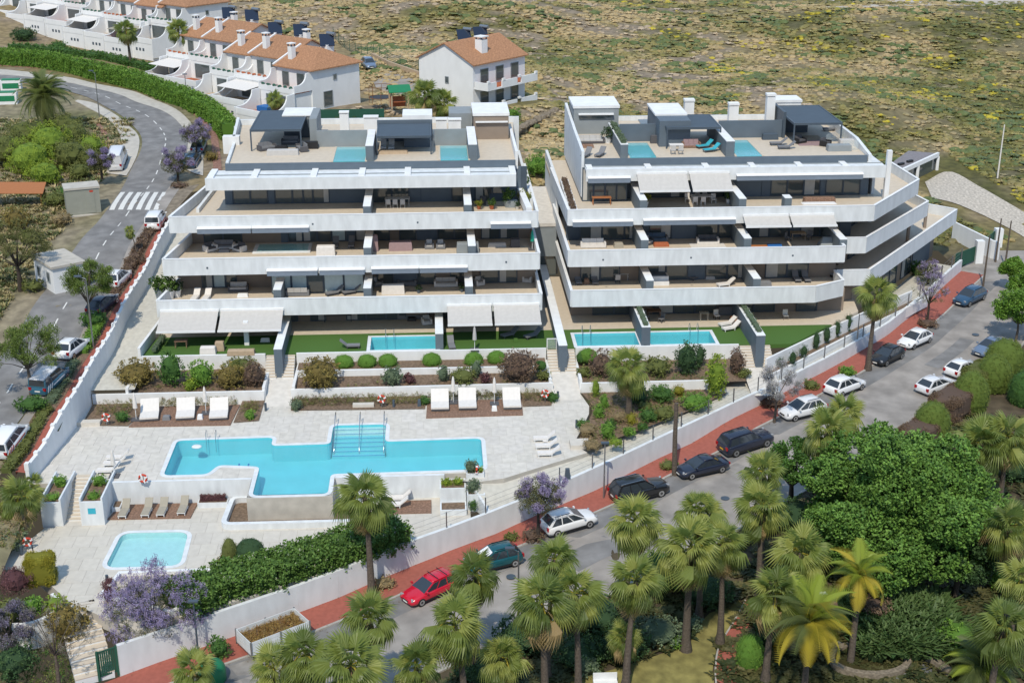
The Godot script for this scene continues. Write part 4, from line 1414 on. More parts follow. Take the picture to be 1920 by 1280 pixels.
	st = mb()
	box(st, 20.4, 15.95, -46.2, 24.9, 17.9, -46.0)
	box(st, 31.7, 15.95, -47.4, 38.9, 17.9, -47.2)
	obj(st, "screen_wall", M.grey, b)
	st = mb()
	box(st, 15.7, 15.95, -55.5, 20.8, 18.9, -50.1)
	obj(st, "stair_house", M.midgrey, b)
	st = mb()
	box(st, 15.6, 18.9, -55.6, 20.9, 19.2, -50.0)
	box(st, 16.2, 18.2, -50.08, 20.2, 18.35, -49.6)
	obj(st, "stair_house_roof", M.whitewall, b)
	st = mb()
	box(st, 16.3, 17.7, -50.099, 20.1, 18.2, -49.95)
	obj(st, "slot_window", M.glass, b)
	st = mb()
	box(st, 24.4, 15.95, -52, 27.8, 18.8, -43.2)
	obj(st, "stair_house", M.grey, b)
	st = mb()
	box(st, 24.3, 18.8, -52.1, 27.9, 19.0, -46)
	obj(st, "stair_house_roof", M.whitewall, b)
	louvre_roof(b, 25.0, 31.0, -42.2, -49, 18.3)
	louvre_roof(b, 39.2, 44.6, -43.2, -53, 18.4)
	st = mb()
	box(st, 38.9, 15.95, -53, 39.2, 18.9, -46.8)
	box(st, 39.2, 15.95, -50, 42.5, 18.2, -49.6)
	obj(st, "dark_screen", M.darkgrey, b)
	st = mb()
	box(st, 39.0, 18.7, -56, 42.6, 19.0, -53.1)
	box(st, 39.1, 15.95, -55.9, 42.5, 18.7, -53.2)
	obj(st, "stair_house", M.whitewall, b)
	st = mb()
	box(st, 23.6, 16.6, -54, 27.0, 16.75, -50.5)
	obj(st, "skylight", M.glass, b)
	for c in [[38.2, -50.0, 0.95, 4.0], [34.4, -52, 1.1, 2.6], [29.4, -53, 1.1, 2.9]]:
		st = mb()
		box(st, c[0] - c[2] / 2, 15.95, c[1] - 0.9, c[0] + c[2] / 2, 15.95 + c[3], c[1])
		var ch := obj(st, "chimney", M.whitewall, b)
		st = mb()
		box(st, c[0] - c[2] / 2 - 0.06, 15.95 + c[3] + 0.1, c[1] - 0.96, c[0] + c[2] / 2 + 0.06, 16.3 + c[3], c[1] + 0.06)
		obj(st, "chimney_cap", M.whitewall, ch)
	st = mb()
	for q in [[44.0, -40.6, 45.7, -40.5], [43.0, -43.6, 45.8, -46.6]]:
		walls(st, [Vector2(q[0], q[1]), Vector2(q[2], q[3])], [15.95, 15.95], [17.0, 17.0], 0.03)
	obj(st, "glass_screen", M.pane, b)
	planter_strip(b, [Vector2(13.9, -31), Vector2(14.1, -44)], 11.9, 12.3, 0.9)

func passage() -> void:
	# tall dark walls that run from the stairs into the buildings
	for p in [["dark tapering wall with a white pebbled top beside the awnings", -14.95, -15.7, -25, 0.9, 3.7, 0.75], ["dark wall with a white top between the two apartment blocks", 11.55, -15.7, -43, 0.9, 3.5, 0.8], ["dark wall with plants on top dividing two private pools", 19.75, -18.3, -27, 2.3, 4.2, 0.85], ["dark wall with plants on top beside the last garden stairs", 30.25, -15.7, -27, 0.9, 4.1, 0.85]]:
		var o := thing("partition_wall", p[0], "wall")
		var st := mb()
		var x: float = p[1]
		box(st, x - p[6] / 2, p[4] - 0.6, p[3], x + p[6] / 2, p[5], p[2])
		obj(st, "wall_face", M.grey, o)
		st = mb()
		box(st, x - p[6] / 2 - 0.012, p[5], p[3], x + p[6] / 2 + 0.012, p[5] + 0.05, p[2] + 0.012)
		obj(st, "coping", M.whitewall, o)
	var st := mb()
	box(st, 10.1, 4.6, -40.6, 13.0, 8.0, -40.2)
	var w := thing("entrance_block", "grey entrance link between the two apartment blocks", "entrance")
	obj(st, "wall_face", M.midgrey, w)
	st = mb()
	box(st, 11.0, 2.3, -40.9, 13.0, 4.6, -40.5)
	obj(st, "entrance_glass", M.glass, w)
	st = mb()
	box(st, 10.1, 8.0, -56, 13.0, 8.4, -40.1)
	obj(st, "roof_slab", M.deck, w)
	# glass gate at the foot of the middle stairs
	var g := thing("glass_gate", "white framed glass gate at the top of the second stairs", "gate")
	st = mb()
	for e in [[10.2, 10.28], [11.1, 11.18]]: box(st, e[0], 2.3, -18.0, e[1], 3.4, -17.92)
	box(st, 10.28, 3.32, -18.0, 11.1, 3.4, -17.92)
	obj(st, "frame", M.whitewall, g)
	st = mb()
	box(st, 10.28, 2.35, -17.97, 11.1, 3.32, -17.95)
	obj(st, "pane", M.pane, g)

# ---------- houses on the hill ----------
func side_wall(st: SurfaceTool, x: float, prof: Array, th := 0.25) -> void:     # an upright slab whose outline is given as (z, y)
	var poly := PackedVector2Array(prof)
	var ix := Geometry2D.triangulate_polygon(poly)
	for s in [-1.0, 1.0]:
		var xx: float = x + s * th / 2
		for k in range(0, ix.size(), 3):
			tri(st, Vector3(xx, poly[ix[k]].y, poly[ix[k]].x), Vector3(xx, poly[ix[k + 1]].y, poly[ix[k + 1]].x), Vector3(xx, poly[ix[k + 2]].y, poly[ix[k + 2]].x), Vector3(s, 0, 0))
	for k in poly.size():
		var a := poly[k]
		var b := poly[(k + 1) % poly.size()]
		var c := Vector2.ZERO
		var n := (b - a).orthogonal()
		if Geometry2D.is_point_in_polygon((a + b) * 0.5 + n.normalized() * 0.02, poly): n = -n
		quad(st, Vector3(x - th / 2, a.y, a.x), Vector3(x + th / 2, a.y, a.x), Vector3(x + th / 2, b.y, b.x), Vector3(x - th / 2, b.y, b.x), Vector3(0, n.y, n.x))

func local_window(o: Node3D, c: Vector3, w: float, h: float, face: int) -> void:    # face 0 looks along +z, 1 along +x
	var b := Basis() if face == 0 else Basis(Vector3.UP, PI / 2)
	var st := mb()
	for k in [-1, 1]:
		boxt(st, Transform3D(b, c + b * Vector3(k * (w / 2 - 0.04), 0, 0.03)), Vector3(0.08, h, 0.1))
		boxt(st, Transform3D(b, c + b * Vector3(0, k * (h / 2 - 0.04), 0.03)), Vector3(w - 0.17, 0.08, 0.1))
	var f := obj(st, "window", M.midgrey, o)
	st = mb()
	boxt(st, Transform3D(b, c + b * Vector3(0, 0, 0.01)), Vector3(w - 0.1, h - 0.1, 0.04))
	obj(st, "pane", M.glass, f)

func chimney(o: Node3D, p: Vector3, h: float, w := 0.8) -> void:
	var st := mb()
	box(st, p.x - w / 2, p.y, p.z - w / 2, p.x + w / 2, p.y + h, p.z + w / 2)
	var c := obj(st, "chimney", M.whitewall, o)
	st = mb()
	for e in [[-1, -1], [1, -1], [1, 1], [-1, 1]]:
		box(st, p.x + e[0] * w * 0.4 - 0.07, p.y + h, p.z + e[1] * w * 0.4 - 0.07, p.x + e[0] * w * 0.4 + 0.07, p.y + h + 0.35, p.z + e[1] * w * 0.4 + 0.07)
	obj(st, "vent", M.darkgrey, c)
	st = mb()
	box(st, p.x - w * 0.6, p.y + h + 0.35, p.z - w * 0.6, p.x + w * 0.6, p.y + h + 0.5, p.z + w * 0.6)
	obj(st, "chimney_cap", M.whitewall, c)

func solar(o: Node3D, p: Vector3) -> void:
	var st := mb()
	boxt(st, Transform3D(Basis(Vector3.UP, 0.9) * Basis(Vector3.RIGHT, 0.75), p + Vector3(0, 0.8, 0)), Vector3(2.1, 0.1, 2.2))
	var s := obj(st, "solar_panel", M.solar, o)
	st = mb()
	box(st, p.x - 0.7, p.y - 1.2, p.z - 0.7, p.x + 0.7, p.y + 0.2, p.z + 0.7)
	obj(st, "support", M.whitewall, s)
	st = mb()
	tube(st, [p + Vector3(-0.8, 1.6, -0.9), p + Vector3(0.8, 1.6, -0.9)], [0.28, 0.28], 8)
	obj(st, "tank", M.metal, s)

func townhouse(label: String, corner: Vector3, turn: float, k: int, group: String) -> Node3D:    # corner is the foot of the front wall at its near end
	var o := thing("townhouse", label, "house", corner, turn, group)
	var w := 7.5
	var d := 9.5
	var st := mb()
	box(st, -w, -3, -d, 0, 5.9, 0)
	obj(st, "wall", M.whitewall, o)
	st = mb()
	var e := 0.45
	var rx := -3.6 if k == 0 or k == 5 else e
	var A := [Vector3(-w - 0.1, 5.75, e), Vector3(e, 5.75, e), Vector3(rx, 8.0, -d * 0.55), Vector3(-w - 0.1, 8.0, -d * 0.55)]
	var B := [A[3], A[2], Vector3(e, 5.75, -d - e), Vector3(-w - 0.1, 5.75, -d - e)]
	if rx < 0:
		tri(st, A[1], B[2], A[2], Vector3.RIGHT + Vector3.UP)
		quad(st, A[1], B[2], B[2] - Vector3(0, 0.16, 0), A[1] - Vector3(0, 0.16, 0), Vector3.RIGHT)
	for q in [A, B]:
		quad(st, q[0], q[1], q[2], q[3], Vector3.UP)
		quad(st, q[0] - Vector3(0, 0.16, 0), q[1] - Vector3(0, 0.16, 0), q[2] - Vector3(0, 0.16, 0), q[3] - Vector3(0, 0.16, 0), Vector3.DOWN)
		quad(st, q[0], q[1], q[1] - Vector3(0, 0.16, 0), q[0] - Vector3(0, 0.16, 0), Vector3(0, 0, 1))
		quad(st, q[1], q[2], q[2] - Vector3(0, 0.16, 0), q[1] - Vector3(0, 0.16, 0), Vector3.RIGHT)
	var rf := obj(st, "roof", M.roof if k % 2 == 0 else M.roof2, o)
	if rx > 0:
		st = mb()
		tri(st, Vector3(-0.01, 5.7, 0), Vector3(-0.01, 5.7, -d), Vector3(-0.01, 7.85, -d * 0.55), Vector3.RIGHT)
		obj(st, "gable", M.whitewall, o)
	else:
		local_window(o, Vector3(0.01, 4.2, -4.5), 0.7, 0.8, 1)
		local_window(o, Vector3(0.01, 1.3, -3.0), 1.8, 2.2, 1)
	st = mb()
	seg(st, Vector3(-w - 0.05, 5.8, 0.4), Vector3(-w - 0.05, 8.05, -d * 0.55), 0.3, 0.25)
	obj(st, "verge", M.whitewall, rf)
	chimney(o, Vector3(-w * 0.78, 6.0, -1.8), 2.3)
	if k % 3 == 1: chimney(o, Vector3(-w * 0.3, 7.0, -d * 0.7), 1.6)
	solar(o, Vector3(-w * 0.5, 8.0, -d * 0.72))
	# stepped front: an upper balcony, then a lower terrace, between curved side walls
	for x in [-w + 0.12, -0.12]:
		st = mb()
		var prof := [Vector2(0, 2.9), Vector2(3.4, 2.9), Vector2(3.4, 3.9)]
		for q in 7: prof.append(Vector2(2.6 - 1.6 * sin(PI / 2 * q / 6.0) , 3.9 + 1.5 * (1 - cos(PI / 2 * q / 6.0))))
		prof.append(Vector2(0, 5.4))
		side_wall(st, x, prof)
		var pr2 := [Vector2(3.4, -2.5), Vector2(8.2, -2.5), Vector2(8.2, 0.9)]
		for q in 7: pr2.append(Vector2(7.2 - 2.4 * sin(PI / 2 * q / 6.0), 0.9 + 1.9 * (1 - cos(PI / 2 * q / 6.0))))
		pr2.append(Vector2(3.4, 2.9))
		side_wall(st, x, pr2)
		obj(st, "curved_wall", M.whitewall, o)
	st = mb()
	box(st, -w + 0.25, -3, 0, -0.25, 2.7, 3.3)
	box(st, -w + 0.25, 2.7, 3.1, -0.25, 3.5, 3.35)
	box(st, -w + 0.25, -3, 3.36, -0.25, -0.1, 8.0)
	box(st, -w + 0.25, -0.1, 7.8, -0.25, 0.8, 8.05)
	obj(st, "terrace", M.whitewall, o)
	st = mb()
	box(st, -w + 0.3, 2.7, 0.1, -0.3, 2.74, 3.05)
	box(st, -w + 0.3, -0.1, 3.4, -0.3, -0.06, 7.75)
	obj(st, "terrace_floor", M.terracotta if k % 3 == 0 else M.tan, o)
	st = mb()
	for q in 3: box(st, -w * 0.5 - 1.3 + q * 0.95, -1.5, 8.0, -w * 0.5 - 0.8 + q * 0.95, -1.0, 8.02)
	obj(st, "square_vent", M.darkgrey, o)
	local_window(o, Vector3(-w * 0.3, 4.0, 0.0), 1.6, 2.1, 0)
	local_window(o, Vector3(-w * 0.72, 4.0, 0.0), 1.4, 2.1, 0)
	local_window(o, Vector3(-w * 0.5, 1.2, 3.3), 4.6, 2.2, 0)
	st = mb()
	for q in 6: blob(st, Vector3(-w + 0.8 + q * 1.15, 3.55, 3.2), Vector3(0.4, 0.22, 0.2), 0.3, 2, 5)
	obj(st, "balcony_plants", M.terracotta if k % 3 == 1 else M.greenmesh, o)
	if k in [1, 4, 6, 8, 10]:
		st = mb()
		quad(st, Vector3(-w + 0.5, 2.5, 3.5), Vector3(-0.5, 2.5, 3.5), Vector3(-0.5, 2.1, 7.4), Vector3(-w + 0.5, 2.1, 7.4), Vector3.UP)
		quad(st, Vector3(-w + 0.5, 2.45, 3.5), Vector3(-0.5, 2.45, 3.5), Vector3(-0.5, 2.05, 7.4), Vector3(-w + 0.5, 2.05, 7.4), Vector3.DOWN)
		obj(st, "awning", M.fabric if k != 6 else M.beige, o)
	else:
		st = mb()
		for q in 5: blob(st, Vector3(-w + 1 + q * 1.3, 0.05, 7.3), Vector3(0.3, 0.3, 0.3), 0.2, 2, 5)
		obj(st, "potted_plants", M.terracotta if k % 2 else M.greenmesh, o)
	return o

func houses() -> void:
	var th := -0.735
	var words := ["end townhouse with a long blank side wall and blue terrace cover", "second townhouse of the terrace with a white terrace awning", "third townhouse of the terrace with a terracotta balcony", "fourth townhouse of the terrace with dark solar panel", "fifth townhouse of the terrace beside the shaded alley"]
	var c := Vector3(-17.3, 10.4, -93.0)
	for k in 5:
		townhouse(words[k], c + Vector3(-4.4 * k, 0.15 * k + [0, 0.3, -0.3, 0.5, 0][k], -6.4 * k - [0, 0.8, 0, 1.2, 0.5][k]), th, k, "terraced townhouses")
	words = ["first townhouse past the alley with a wide pink roof", "townhouse behind the taller of two fan palms", "townhouse with terracotta parapet behind the fan palm", "white townhouse with curved walls behind the slim palm", "townhouse with curved terrace walls above the long hedge", "townhouse with brown pergola above the long hedge", "townhouse with brown shaded terrace higher up the row", "townhouse near the far end of the curved row", "last townhouse in view at the top of the row"]
	c = Vector3(-44.0, 11.6, -150.0)
	for k in 9:
		townhouse(words[k], c + Vector3(-5.0 * k, 0.1 * k + rng.randf_range(-0.5, 0.5), -5.6 * k + rng.randf_range(-1.3, 1.3)), th + rng.randf_range(-0.05, 0.05), k + 5, "terraced townhouses")
	# blue cover and yard of the end house
	var st := mb()
	var f := Basis(Vector3.UP, th)
	var p := Vector3(-17.3, 10.4, -93.0) + f * Vector3(-4.8, 0.1, 4.6)
	box(st, -1.1, 0, -0.8, 1.1, 0.7, 0.8)
	var bl := tag(obj(st, "covered_tub", M.blue), "bright blue covered tub on the end townhouse's terrace", "hot tub")
	bl.position = p
	bl.rotation.y = th
	# the detached house on the slope
	var o := thing("detached_house", "detached white house with pink gable roof and red-floored balconies", "house", Vector3(5.6, 9.6, -95.2), th)
	st = mb()
	box(st, -10.5, -2, -12, 0, 6.9, 0)
	obj(st, "wall", M.whitewall, o)
	st = mb()
	for s in [0.0, -12.0]: tri(st, Vector3(-10.5, 6.88, s - 0.001 * (s + 1)), Vector3(0, 6.88, s), Vector3(-5.25, 9.3, s), Vector3(0, 0, 1 if s == 0 else -1))
	obj(st, "gable", M.whitewall, o)
	st = mb()
	for s in [-1, 1]:
		var e0 := Vector3(-5.25 + s * 5.7, 6.72, 0.35)
		var e1 := Vector3(-5.25, 9.42, 0.35)
		var b := Vector3(0, 0, -12.7)
		quad(st, e0, e1, e1 + b, e0 + b, Vector3.UP)
		quad(st, e0 - Vector3(0, 0.18, 0), e1 - Vector3(0, 0.18, 0), e1 + b - Vector3(0, 0.18, 0), e0 + b - Vector3(0, 0.18, 0), Vector3.DOWN)
		quad(st, e0, e1, e1 - Vector3(0, 0.18, 0), e0 - Vector3(0, 0.18, 0), Vector3.BACK)
		quad(st, e0, e0 + b, e0 + b - Vector3(0, 0.18, 0), e0 - Vector3(0, 0.18, 0), Vector3(s, 0, 0))
	obj(st, "roof", M.roof, o)
	chimney(o, Vector3(-2.2, 7.4, -4.5), 2.2, 1.3)
	solar(o, Vector3(-9.4, 8.2, -9.0))
	solar(o, Vector3(-7.4, 8.6, -10.5))
	local_window(o, Vector3(-5.0, 4.0, 0.01), 0.7, 1.0, 0)
	local_window(o, Vector3(-5.2, 1.0, 0.01), 0.6, 0.7, 0)
	for lv in [[0.2, 3.2], [3.4, 6.4]]:
		for z in [-2.5, -6.0, -9.5]: local_window(o, Vector3(0.01, lv[0] + 1.35, z), 1.8, 2.2, 1)
		st = mb()
		box(st, 0.0, lv[0] - 0.25, -11.8, 2.6, lv[0], -0.2)
		var bal := obj(st, "balcony", M.whitewall, o)
		st = mb()
		box(st, 0.02, lv[0], -11.7, 2.4, lv[0] + 0.03, -0.4)
		obj(st, "balcony_floor", M.terracotta, bal)
		st = mb()
		box(st, 2.4, lv[0], -11.8, 2.6, lv[0] + 0.85, -8.0)
		box(st, 2.4, lv[0], -7.0, 2.6, lv[0] + 0.85, -3.5)
		box(st, 2.4, lv[0], -2.2, 2.6, lv[0] + 0.85, -0.2)
		box(st, 0.1, lv[0], -0.4, 2.4, lv[0] + 0.85, -0.2)
		for z in [-11.5, -7.6, -3.9, -0.5]: box(st, 2.35, lv[0] + 0.85, z - 0.25, 2.65, lv[0] + 1.15, z + 0.25)
		obj(st, "balustrade", M.whitewall, bal)
	# garden wall, fence and yard things behind the building
	var gw := thing("garden_wall", "long white yard wall behind the rooftop terraces", "wall")
	st = mb()
	var wl := [px(440, 262, 9.4), px(585, 255, 9.2), px(800, 250, 9.0), px(960, 242, 9.0)]
	walls(st, flat(wl), [7, 7, 7, 7], [11.2, 11.2, 11.0, 10.8], 0.3)
	obj(st, "wall_face", M.whitewall, gw)
	var hy := thing("screen_fence", "dark green mesh screen around the end house's yard", "fence")
	st = mb()
	walls(st, flat([px(594, 208, 11.5), px(720, 206, 11.5)]), [10.4, 10.4], [11.7, 11.7], 0.08)
	obj(st, "mesh_panel", M.greenmesh, hy)
	var ph := thing("playhouse", "small wooden playhouse with a green roof in the yard", "playhouse", px(748, 202, 10.6), 0.2)
	st = mb()
	for e in [[-1, -1], [1, -1], [1, 1], [-1, 1]]: box(st, e[0] * 1.2 - 0.1, 0, e[1] * 1.0 - 0.1, e[0] * 1.2 + 0.1, 2.4, e[1] * 1.0 + 0.1)
	obj(st, "post", M.tan, ph)
	st = mb()
	box(st, -0.9, 0.9, -0.6, 0.9, 1.0, 0.6)
	box(st, -1.1, 0, -1.05, 1.1, 1.5, -0.95)
	obj(st, "cabin", M.terracotta, ph)
	st = mb()
	for s in [-1, 1]: hexa(st, [Vector3(-1.6, 2.4, s * 1.4), Vector3(1.6, 2.4, s * 1.4), Vector3(1.6, 3.2, 0.0), Vector3(-1.6, 3.2, 0.0), Vector3(-1.6, 2.5, s * 1.4), Vector3(1.6, 2.5, s * 1.4), Vector3(1.6, 3.32, 0.0), Vector3(-1.6, 3.32, 0.0)])
	obj(st, "roof", M.green, ph)
	var tr := thing("trampoline", "round black netted trampoline in the end house's yard", "trampoline", px(715, 192, 10.8))
	st = mb()
	lathe(st, Vector3.ZERO, [Vector2(1.7, 0.8), Vector2(0, 0.8)], 18)
	obj(st, "mat", M.black, tr)
	st = mb()
	for k in 8:
		var a := TAU * k / 8
		seg(st, Vector3(cos(a) * 1.75, 0, sin(a) * 1.75), Vector3(cos(a) * 1.75, 2.4, sin(a) * 1.75), 0.06, 0.06)
	for k in 16:
		for y in [0.8, 2.4]: seg(st, Vector3(cos(TAU * k / 16) * 1.75, y, sin(TAU * k / 16) * 1.75), Vector3(cos(TAU * (k + 1) / 16) * 1.75, y, sin(TAU * (k + 1) / 16) * 1.75), 0.07, 0.07)
	obj(st, "frame", M.rusty, tr)
	# rubble wall on the slope beside it
	var rw := thing("rubble_wall", "rough stone retaining wall on the slope beside the detached house", "wall")
	for k in 46:
		st = mb()
		var t := (k % 23) / 22.0
		var q := px(962 + 80 * t, 246 - 38 * t + (5 if k > 22 else 0), 8.8 + (0.7 if k < 23 else 0.0))
		blob(st, q + Vector3(rng.randf_range(-0.2, 0.2), 0, 0), Vector3(rng.randf_range(0.45, 0.75), rng.randf_range(0.35, 0.55), 0.5), 0.4, 1.5, 4)
		obj(st, "stone", M.stone, rw)
	var lane_a := flat([gt(690, 135), gt(705, 165), gt(740, 178), gt(800, 180)])
	var lane_b := flat([gt(694, 108), gt(725, 132), gt(775, 150), gt(830, 160)])
	strip("lane", lane_b, lane_a, 2, 0.1, 0.0, "asphalt", "short grey lane between the houses")
	var lw := thing("stone_wall", "low ochre stone wall along the lane by the fence", "wall")
	st = mb()
	var l2 := [gt(698, 108), gt(730, 124), gt(785, 143)]
	walls(st, flat(l2), [l2[0].y - 0.5, l2[1].y - 0.5, l2[2].y - 0.5], [l2[0].y + 0.8, l2[1].y + 0.8, l2[2].y + 0.8], 0.4)
	obj(st, "wall_face", M.tan, lw)
	var fn := thing("mesh_fence", "tall dark green fence along the edge of the wild field", "fence")
	var fl := resample(flat([gt(625, 72), gt(690, 105), gt(730, 120), gt(785, 138)]), 12)
	st = mb()
	for i in 11:
		var y0 := H(fl[i].x, fl[i].y)
		var y1 := H(fl[i + 1].x, fl[i + 1].y)
		for k in 7: seg(st, Vector3(fl[i].x, y0 + 0.3 * k, fl[i].y), Vector3(fl[i + 1].x, y1 + 0.3 * k, fl[i + 1].y), 0.03, 0.05)
	obj(st, "wire_mesh", M.greenmesh, fn)
	for i in 12:
		st = mb()
		var p2 := Vector3(fl[i].x, H(fl[i].x, fl[i].y), fl[i].y)
		cyl(st, p2, 0.05, 0.05, 2.2, 6)
		obj(st, "post", M.greenmesh, fn)

# ---------- small buildings and things by the streets ----------
func outbuildings() -> void:
	var st := mb()
	# transformer kiosk by the crossing
	var p := gt(158, 402)
	var o := thing("utility_kiosk", "beige prefabricated utility kiosk beside the zebra crossing", "kiosk", p, 0.32)
	box(st, -1.9, 0, -2.6, 1.9, 3.0, 0)
	obj(st, "body", M.panelgrey, o)
	st = mb()
	box(st, -2.0, 3.0, -2.7, 2.0, 3.25, 0.1)
	obj(st, "roof", M.concrete, o)
	st = mb()
	box(st, 0.3, 0.15, 0.0, 1.3, 2.5, 0.05)
	obj(st, "door", M.panelgrey, o)
	st = mb()
	box(st, 0.8, 2.6, 0.0, 1.2, 2.8, 0.03)
	obj(st, "warning_plate", M.red, o)
	st = mb()
	box(st, -2.3, -0.3, -3.0, 2.4, 0.02, 0.5)
	obj(st, "plinth", M.concrete, o)
	# whitewashed hut with a peeling roof
	p = gt(85, 540)
	o = thing("ruined_hut", "small weathered white hut with a peeling roof behind the bare tree", "hut", p, -0.95)
	st = mb()
	box(st, -2.6, -0.5, -3.2, 2.6, 2.7, 0)
	obj(st, "wall", M.whitewall, o)
	st = mb()
	box(st, -2.8, 2.7, -3.4, 2.8, 2.95, 0.2)
	obj(st, "roof", M.concrete, o)
	for w in [-1.3, 1.3]: local_window(o, Vector3(w, 1.5, 0.01), 0.7, 1.1, 0)
	# rusty orange shed roof
	p = gt(25, 392)
	o = thing("open_shed", "low shed with an orange rusted sheet roof", "shed", p, 0.1)
	st = mb()
	hexa(st, [Vector3(-3.5, 2.0, 0), Vector3(3.5, 1.7, 0), Vector3(3.5, 2.3, -3), Vector3(-3.5, 2.6, -3), Vector3(-3.5, 2.08, 0), Vector3(3.5, 1.78, 0), Vector3(3.5, 2.38, -3), Vector3(-3.5, 2.68, -3)])
	obj(st, "roof_sheet", M.orange, o)
	st = mb()
	for x in [-3.2, 3.2]:
		for z in [-0.2, -2.8]: box(st, x - 0.08, -0.5, z - 0.08, x + 0.08, 1.75 - z * 0.15, z + 0.08)
	obj(st, "post", M.rusty, o)
	# grey flat-roofed annexe past the building's splayed end
	o = thing("annexe", "low annexe with grey felt roof and glazed front by the gravel path", "annexe")
	var a := px(1588, 336, 4.4)
	var b := px(1686, 322, 4.4)
	var c := px(1760, 287, 4.4)
	var d := px(1702, 283, 4.4)
	st = mb()
	var an := PackedVector2Array(flat([px(1650, 322, 4.4), px(1690, 320, 4.4), px(1760, 288, 4.4), px(1704, 283, 4.4)]))
	prism(st, an, 4.2, 4.45, true)
	obj(st, "roof", mat("felt", Color(0.24, 0.225, 0.24), 0.9, "medium", 0.2), o)
	st = mb()
	var e0 := an[1]
	var e1 := an[2]
	walls(st, [e0, e1], [4.0, 4.0], [4.6, 4.6], 0.35)
	for t in [0.0, 0.45, 1.0]:
		var q := e0.lerp(e1, t)
		box(st, q.x - 0.2, H(q.x, q.y) - 0.5, q.y - 0.2, q.x + 0.2, 4.0, q.y + 0.2)
	walls(st, [e0, e1], [0.5, 0.5], [1.5, 1.5], 0.3)
	obj(st, "frame", M.whitewall, o)
	st = mb()
	walls(st, [e0 + Vector2(-0.1, -0.3), e1 + Vector2(-0.1, -0.3)], [1.5, 1.5], [4.2, 4.2], 0.1)
	obj(st, "glazing", M.glass, o)
	st = mb()
	walls(st, [an[1] + Vector2(-0.2, -0.3), an[0], an[3], an[2] + Vector2(-0.4, -0.2)], [0, 0, 0, 0], [4.19, 4.19, 4.19, 4.19], 0.2)
	obj(st, "back_wall", M.whitewall, o)
	for s in [0.35, 0.5]:
		st = mb()
		var q := an[0].lerp(an[2], s)
		boxt(st, Transform3D(Basis(Vector3.UP, 0.6), Vector3(q.x, 4.6, q.y)), Vector3(1.1, 0.3, 0.4))
		obj(st, "roof_vent", M.black, o)
	# gravel path and white yard wall with green gates at the end of the splayed building
	var ga := flat([gt(1735, 342), gt(1780, 322), gt(1840, 352), gt(1925, 400)])
	var gb := flat([gt(1748, 372), gt(1800, 385), gt(1860, 412), gt(1925, 448)])
	strip("gravel_path", resample(ga, 20), resample(gb, 20), 3, 0.1, 0.0, "chalk", "white gravel track along the edge of the field")
	strip("gravel_path", resample(flat([gt(1540, 16), gt(1700, 12), gt(1925, 6)]), 20), resample(flat([gt(1560, -8), gt(1700, -6), gt(1925, -12)]), 20), 2, 0.1, 0.0, "chalk", "pale dirt track along the far edge of the field")
	var yw := thing("yard_wall", "white wall round the yard at the splayed end of the building", "wall")
	st = mb()
	var yl := [px(1790, 415, 2.6), px(1862, 450, 2.4), px(1876, 455, 2.3)]
	walls(st, flat(yl), [-0.5, -0.5, -0.5], [2.6, 2.4, 2.3], 0.25)
	obj(st, "wall_face", M.whitewall, yw)
	var yg := thing("yard_gate", "green mesh gate between white piers by the street corner", "gate")
	st = mb()
	var g0 := px(1790, 505, 0.3)
	var g1 := px(1835, 487, 0.3)
	walls(st, flat([g0, g1]), [0.4, 0.4], [2.2, 2.2], 0.06)
	obj(st, "gate_leaf", M.greenmesh, yg)
	st = mb()
	for q in [px(1834, 490, 0.3)]: box(st, q.x - 0.45, -0.2, q.z - 0.45, q.x + 0.45, 2.9, q.z + 0.45)
	obj(st, "pier", M.whitewall, yg)
	var yg2 := thing("yard_gate", "green panel gate behind the white pier by the parked blue car", "gate")
	st = mb()
	walls(st, flat([px(1848, 475, 0.3), px(1866, 458, 0.4)]), [0.4, 0.4], [2.3, 2.3], 0.06)
	obj(st, "gate_leaf", M.greenmesh, yg2)
	st = mb()
	for q in [px(1870, 462, 0.3)]: box(st, q.x - 0.45, -0.2, q.z - 0.45, q.x + 0.45, 2.6, q.z + 0.45)
	obj(st, "pier", M.whitewall, yg2)
	for q in [["white and green garden kiosk at the frame's edge", 20, 172], ["second white and green garden kiosk below the first", 12, 196]]:
		var kq := thing("garden_kiosk", q[0], "kiosk", gt(q[1], q[2]), 0.1)
		st = mb()
		box(st, -1.5, 0, -1.5, 1.5, 1.7, 0)
		obj(st, "body", M.whitewall, kq)
		st = mb()
		box(st, -1.2, 0.5, 0, 1.2, 1.3, 0.04)
		box(st, -1.3, 1.7, -1.4, 1.3, 1.85, -0.1)
		obj(st, "green_panel", M.green, kq)
	var cw := thing("curved_wall", "white curved wall round the corner bed below the yellow hedge", "wall")
	st = mb()
	var arc := []
	for q in 9: arc.append(Vector2(-29.3, 19.0) + Vector2(cos(-0.9 + q * 0.33), sin(-0.9 + q * 0.33)) * 2.2)
	walls(st, arc, [-4, -4, -4, -4, -4, -4, -4, -4, -4], [-1.9, -1.9, -1.9, -1.9, -1.9, -1.9, -1.9, -1.9, -1.9], 0.25)
	obj(st, "wall_face", M.whitewall, cw)
	# green slatted gate at the foot of the lower stairs
	var gg := thing("garden_gate", "dark green slatted gate at the foot of the lower garden stairs", "gate")
	var gA := px(186, 1272, -4.5)
	var gB := px(222, 1260, -4.5)
	st = mb()
	for q in [gA, gB]: box(st, q.x - 0.08, -4.7, q.z - 0.08, q.x + 0.08, -2.4, q.z + 0.08)
	seg(st, gA + Vector3(0, 2.0, 0), gB + Vector3(0, 2.0, 0), 0.08, 0.1)
	seg(st, gA + Vector3(0, 0.15, 0), gB + Vector3(0, 0.15, 0), 0.08, 0.1)
	obj(st, "frame", M.greenmesh, gg)
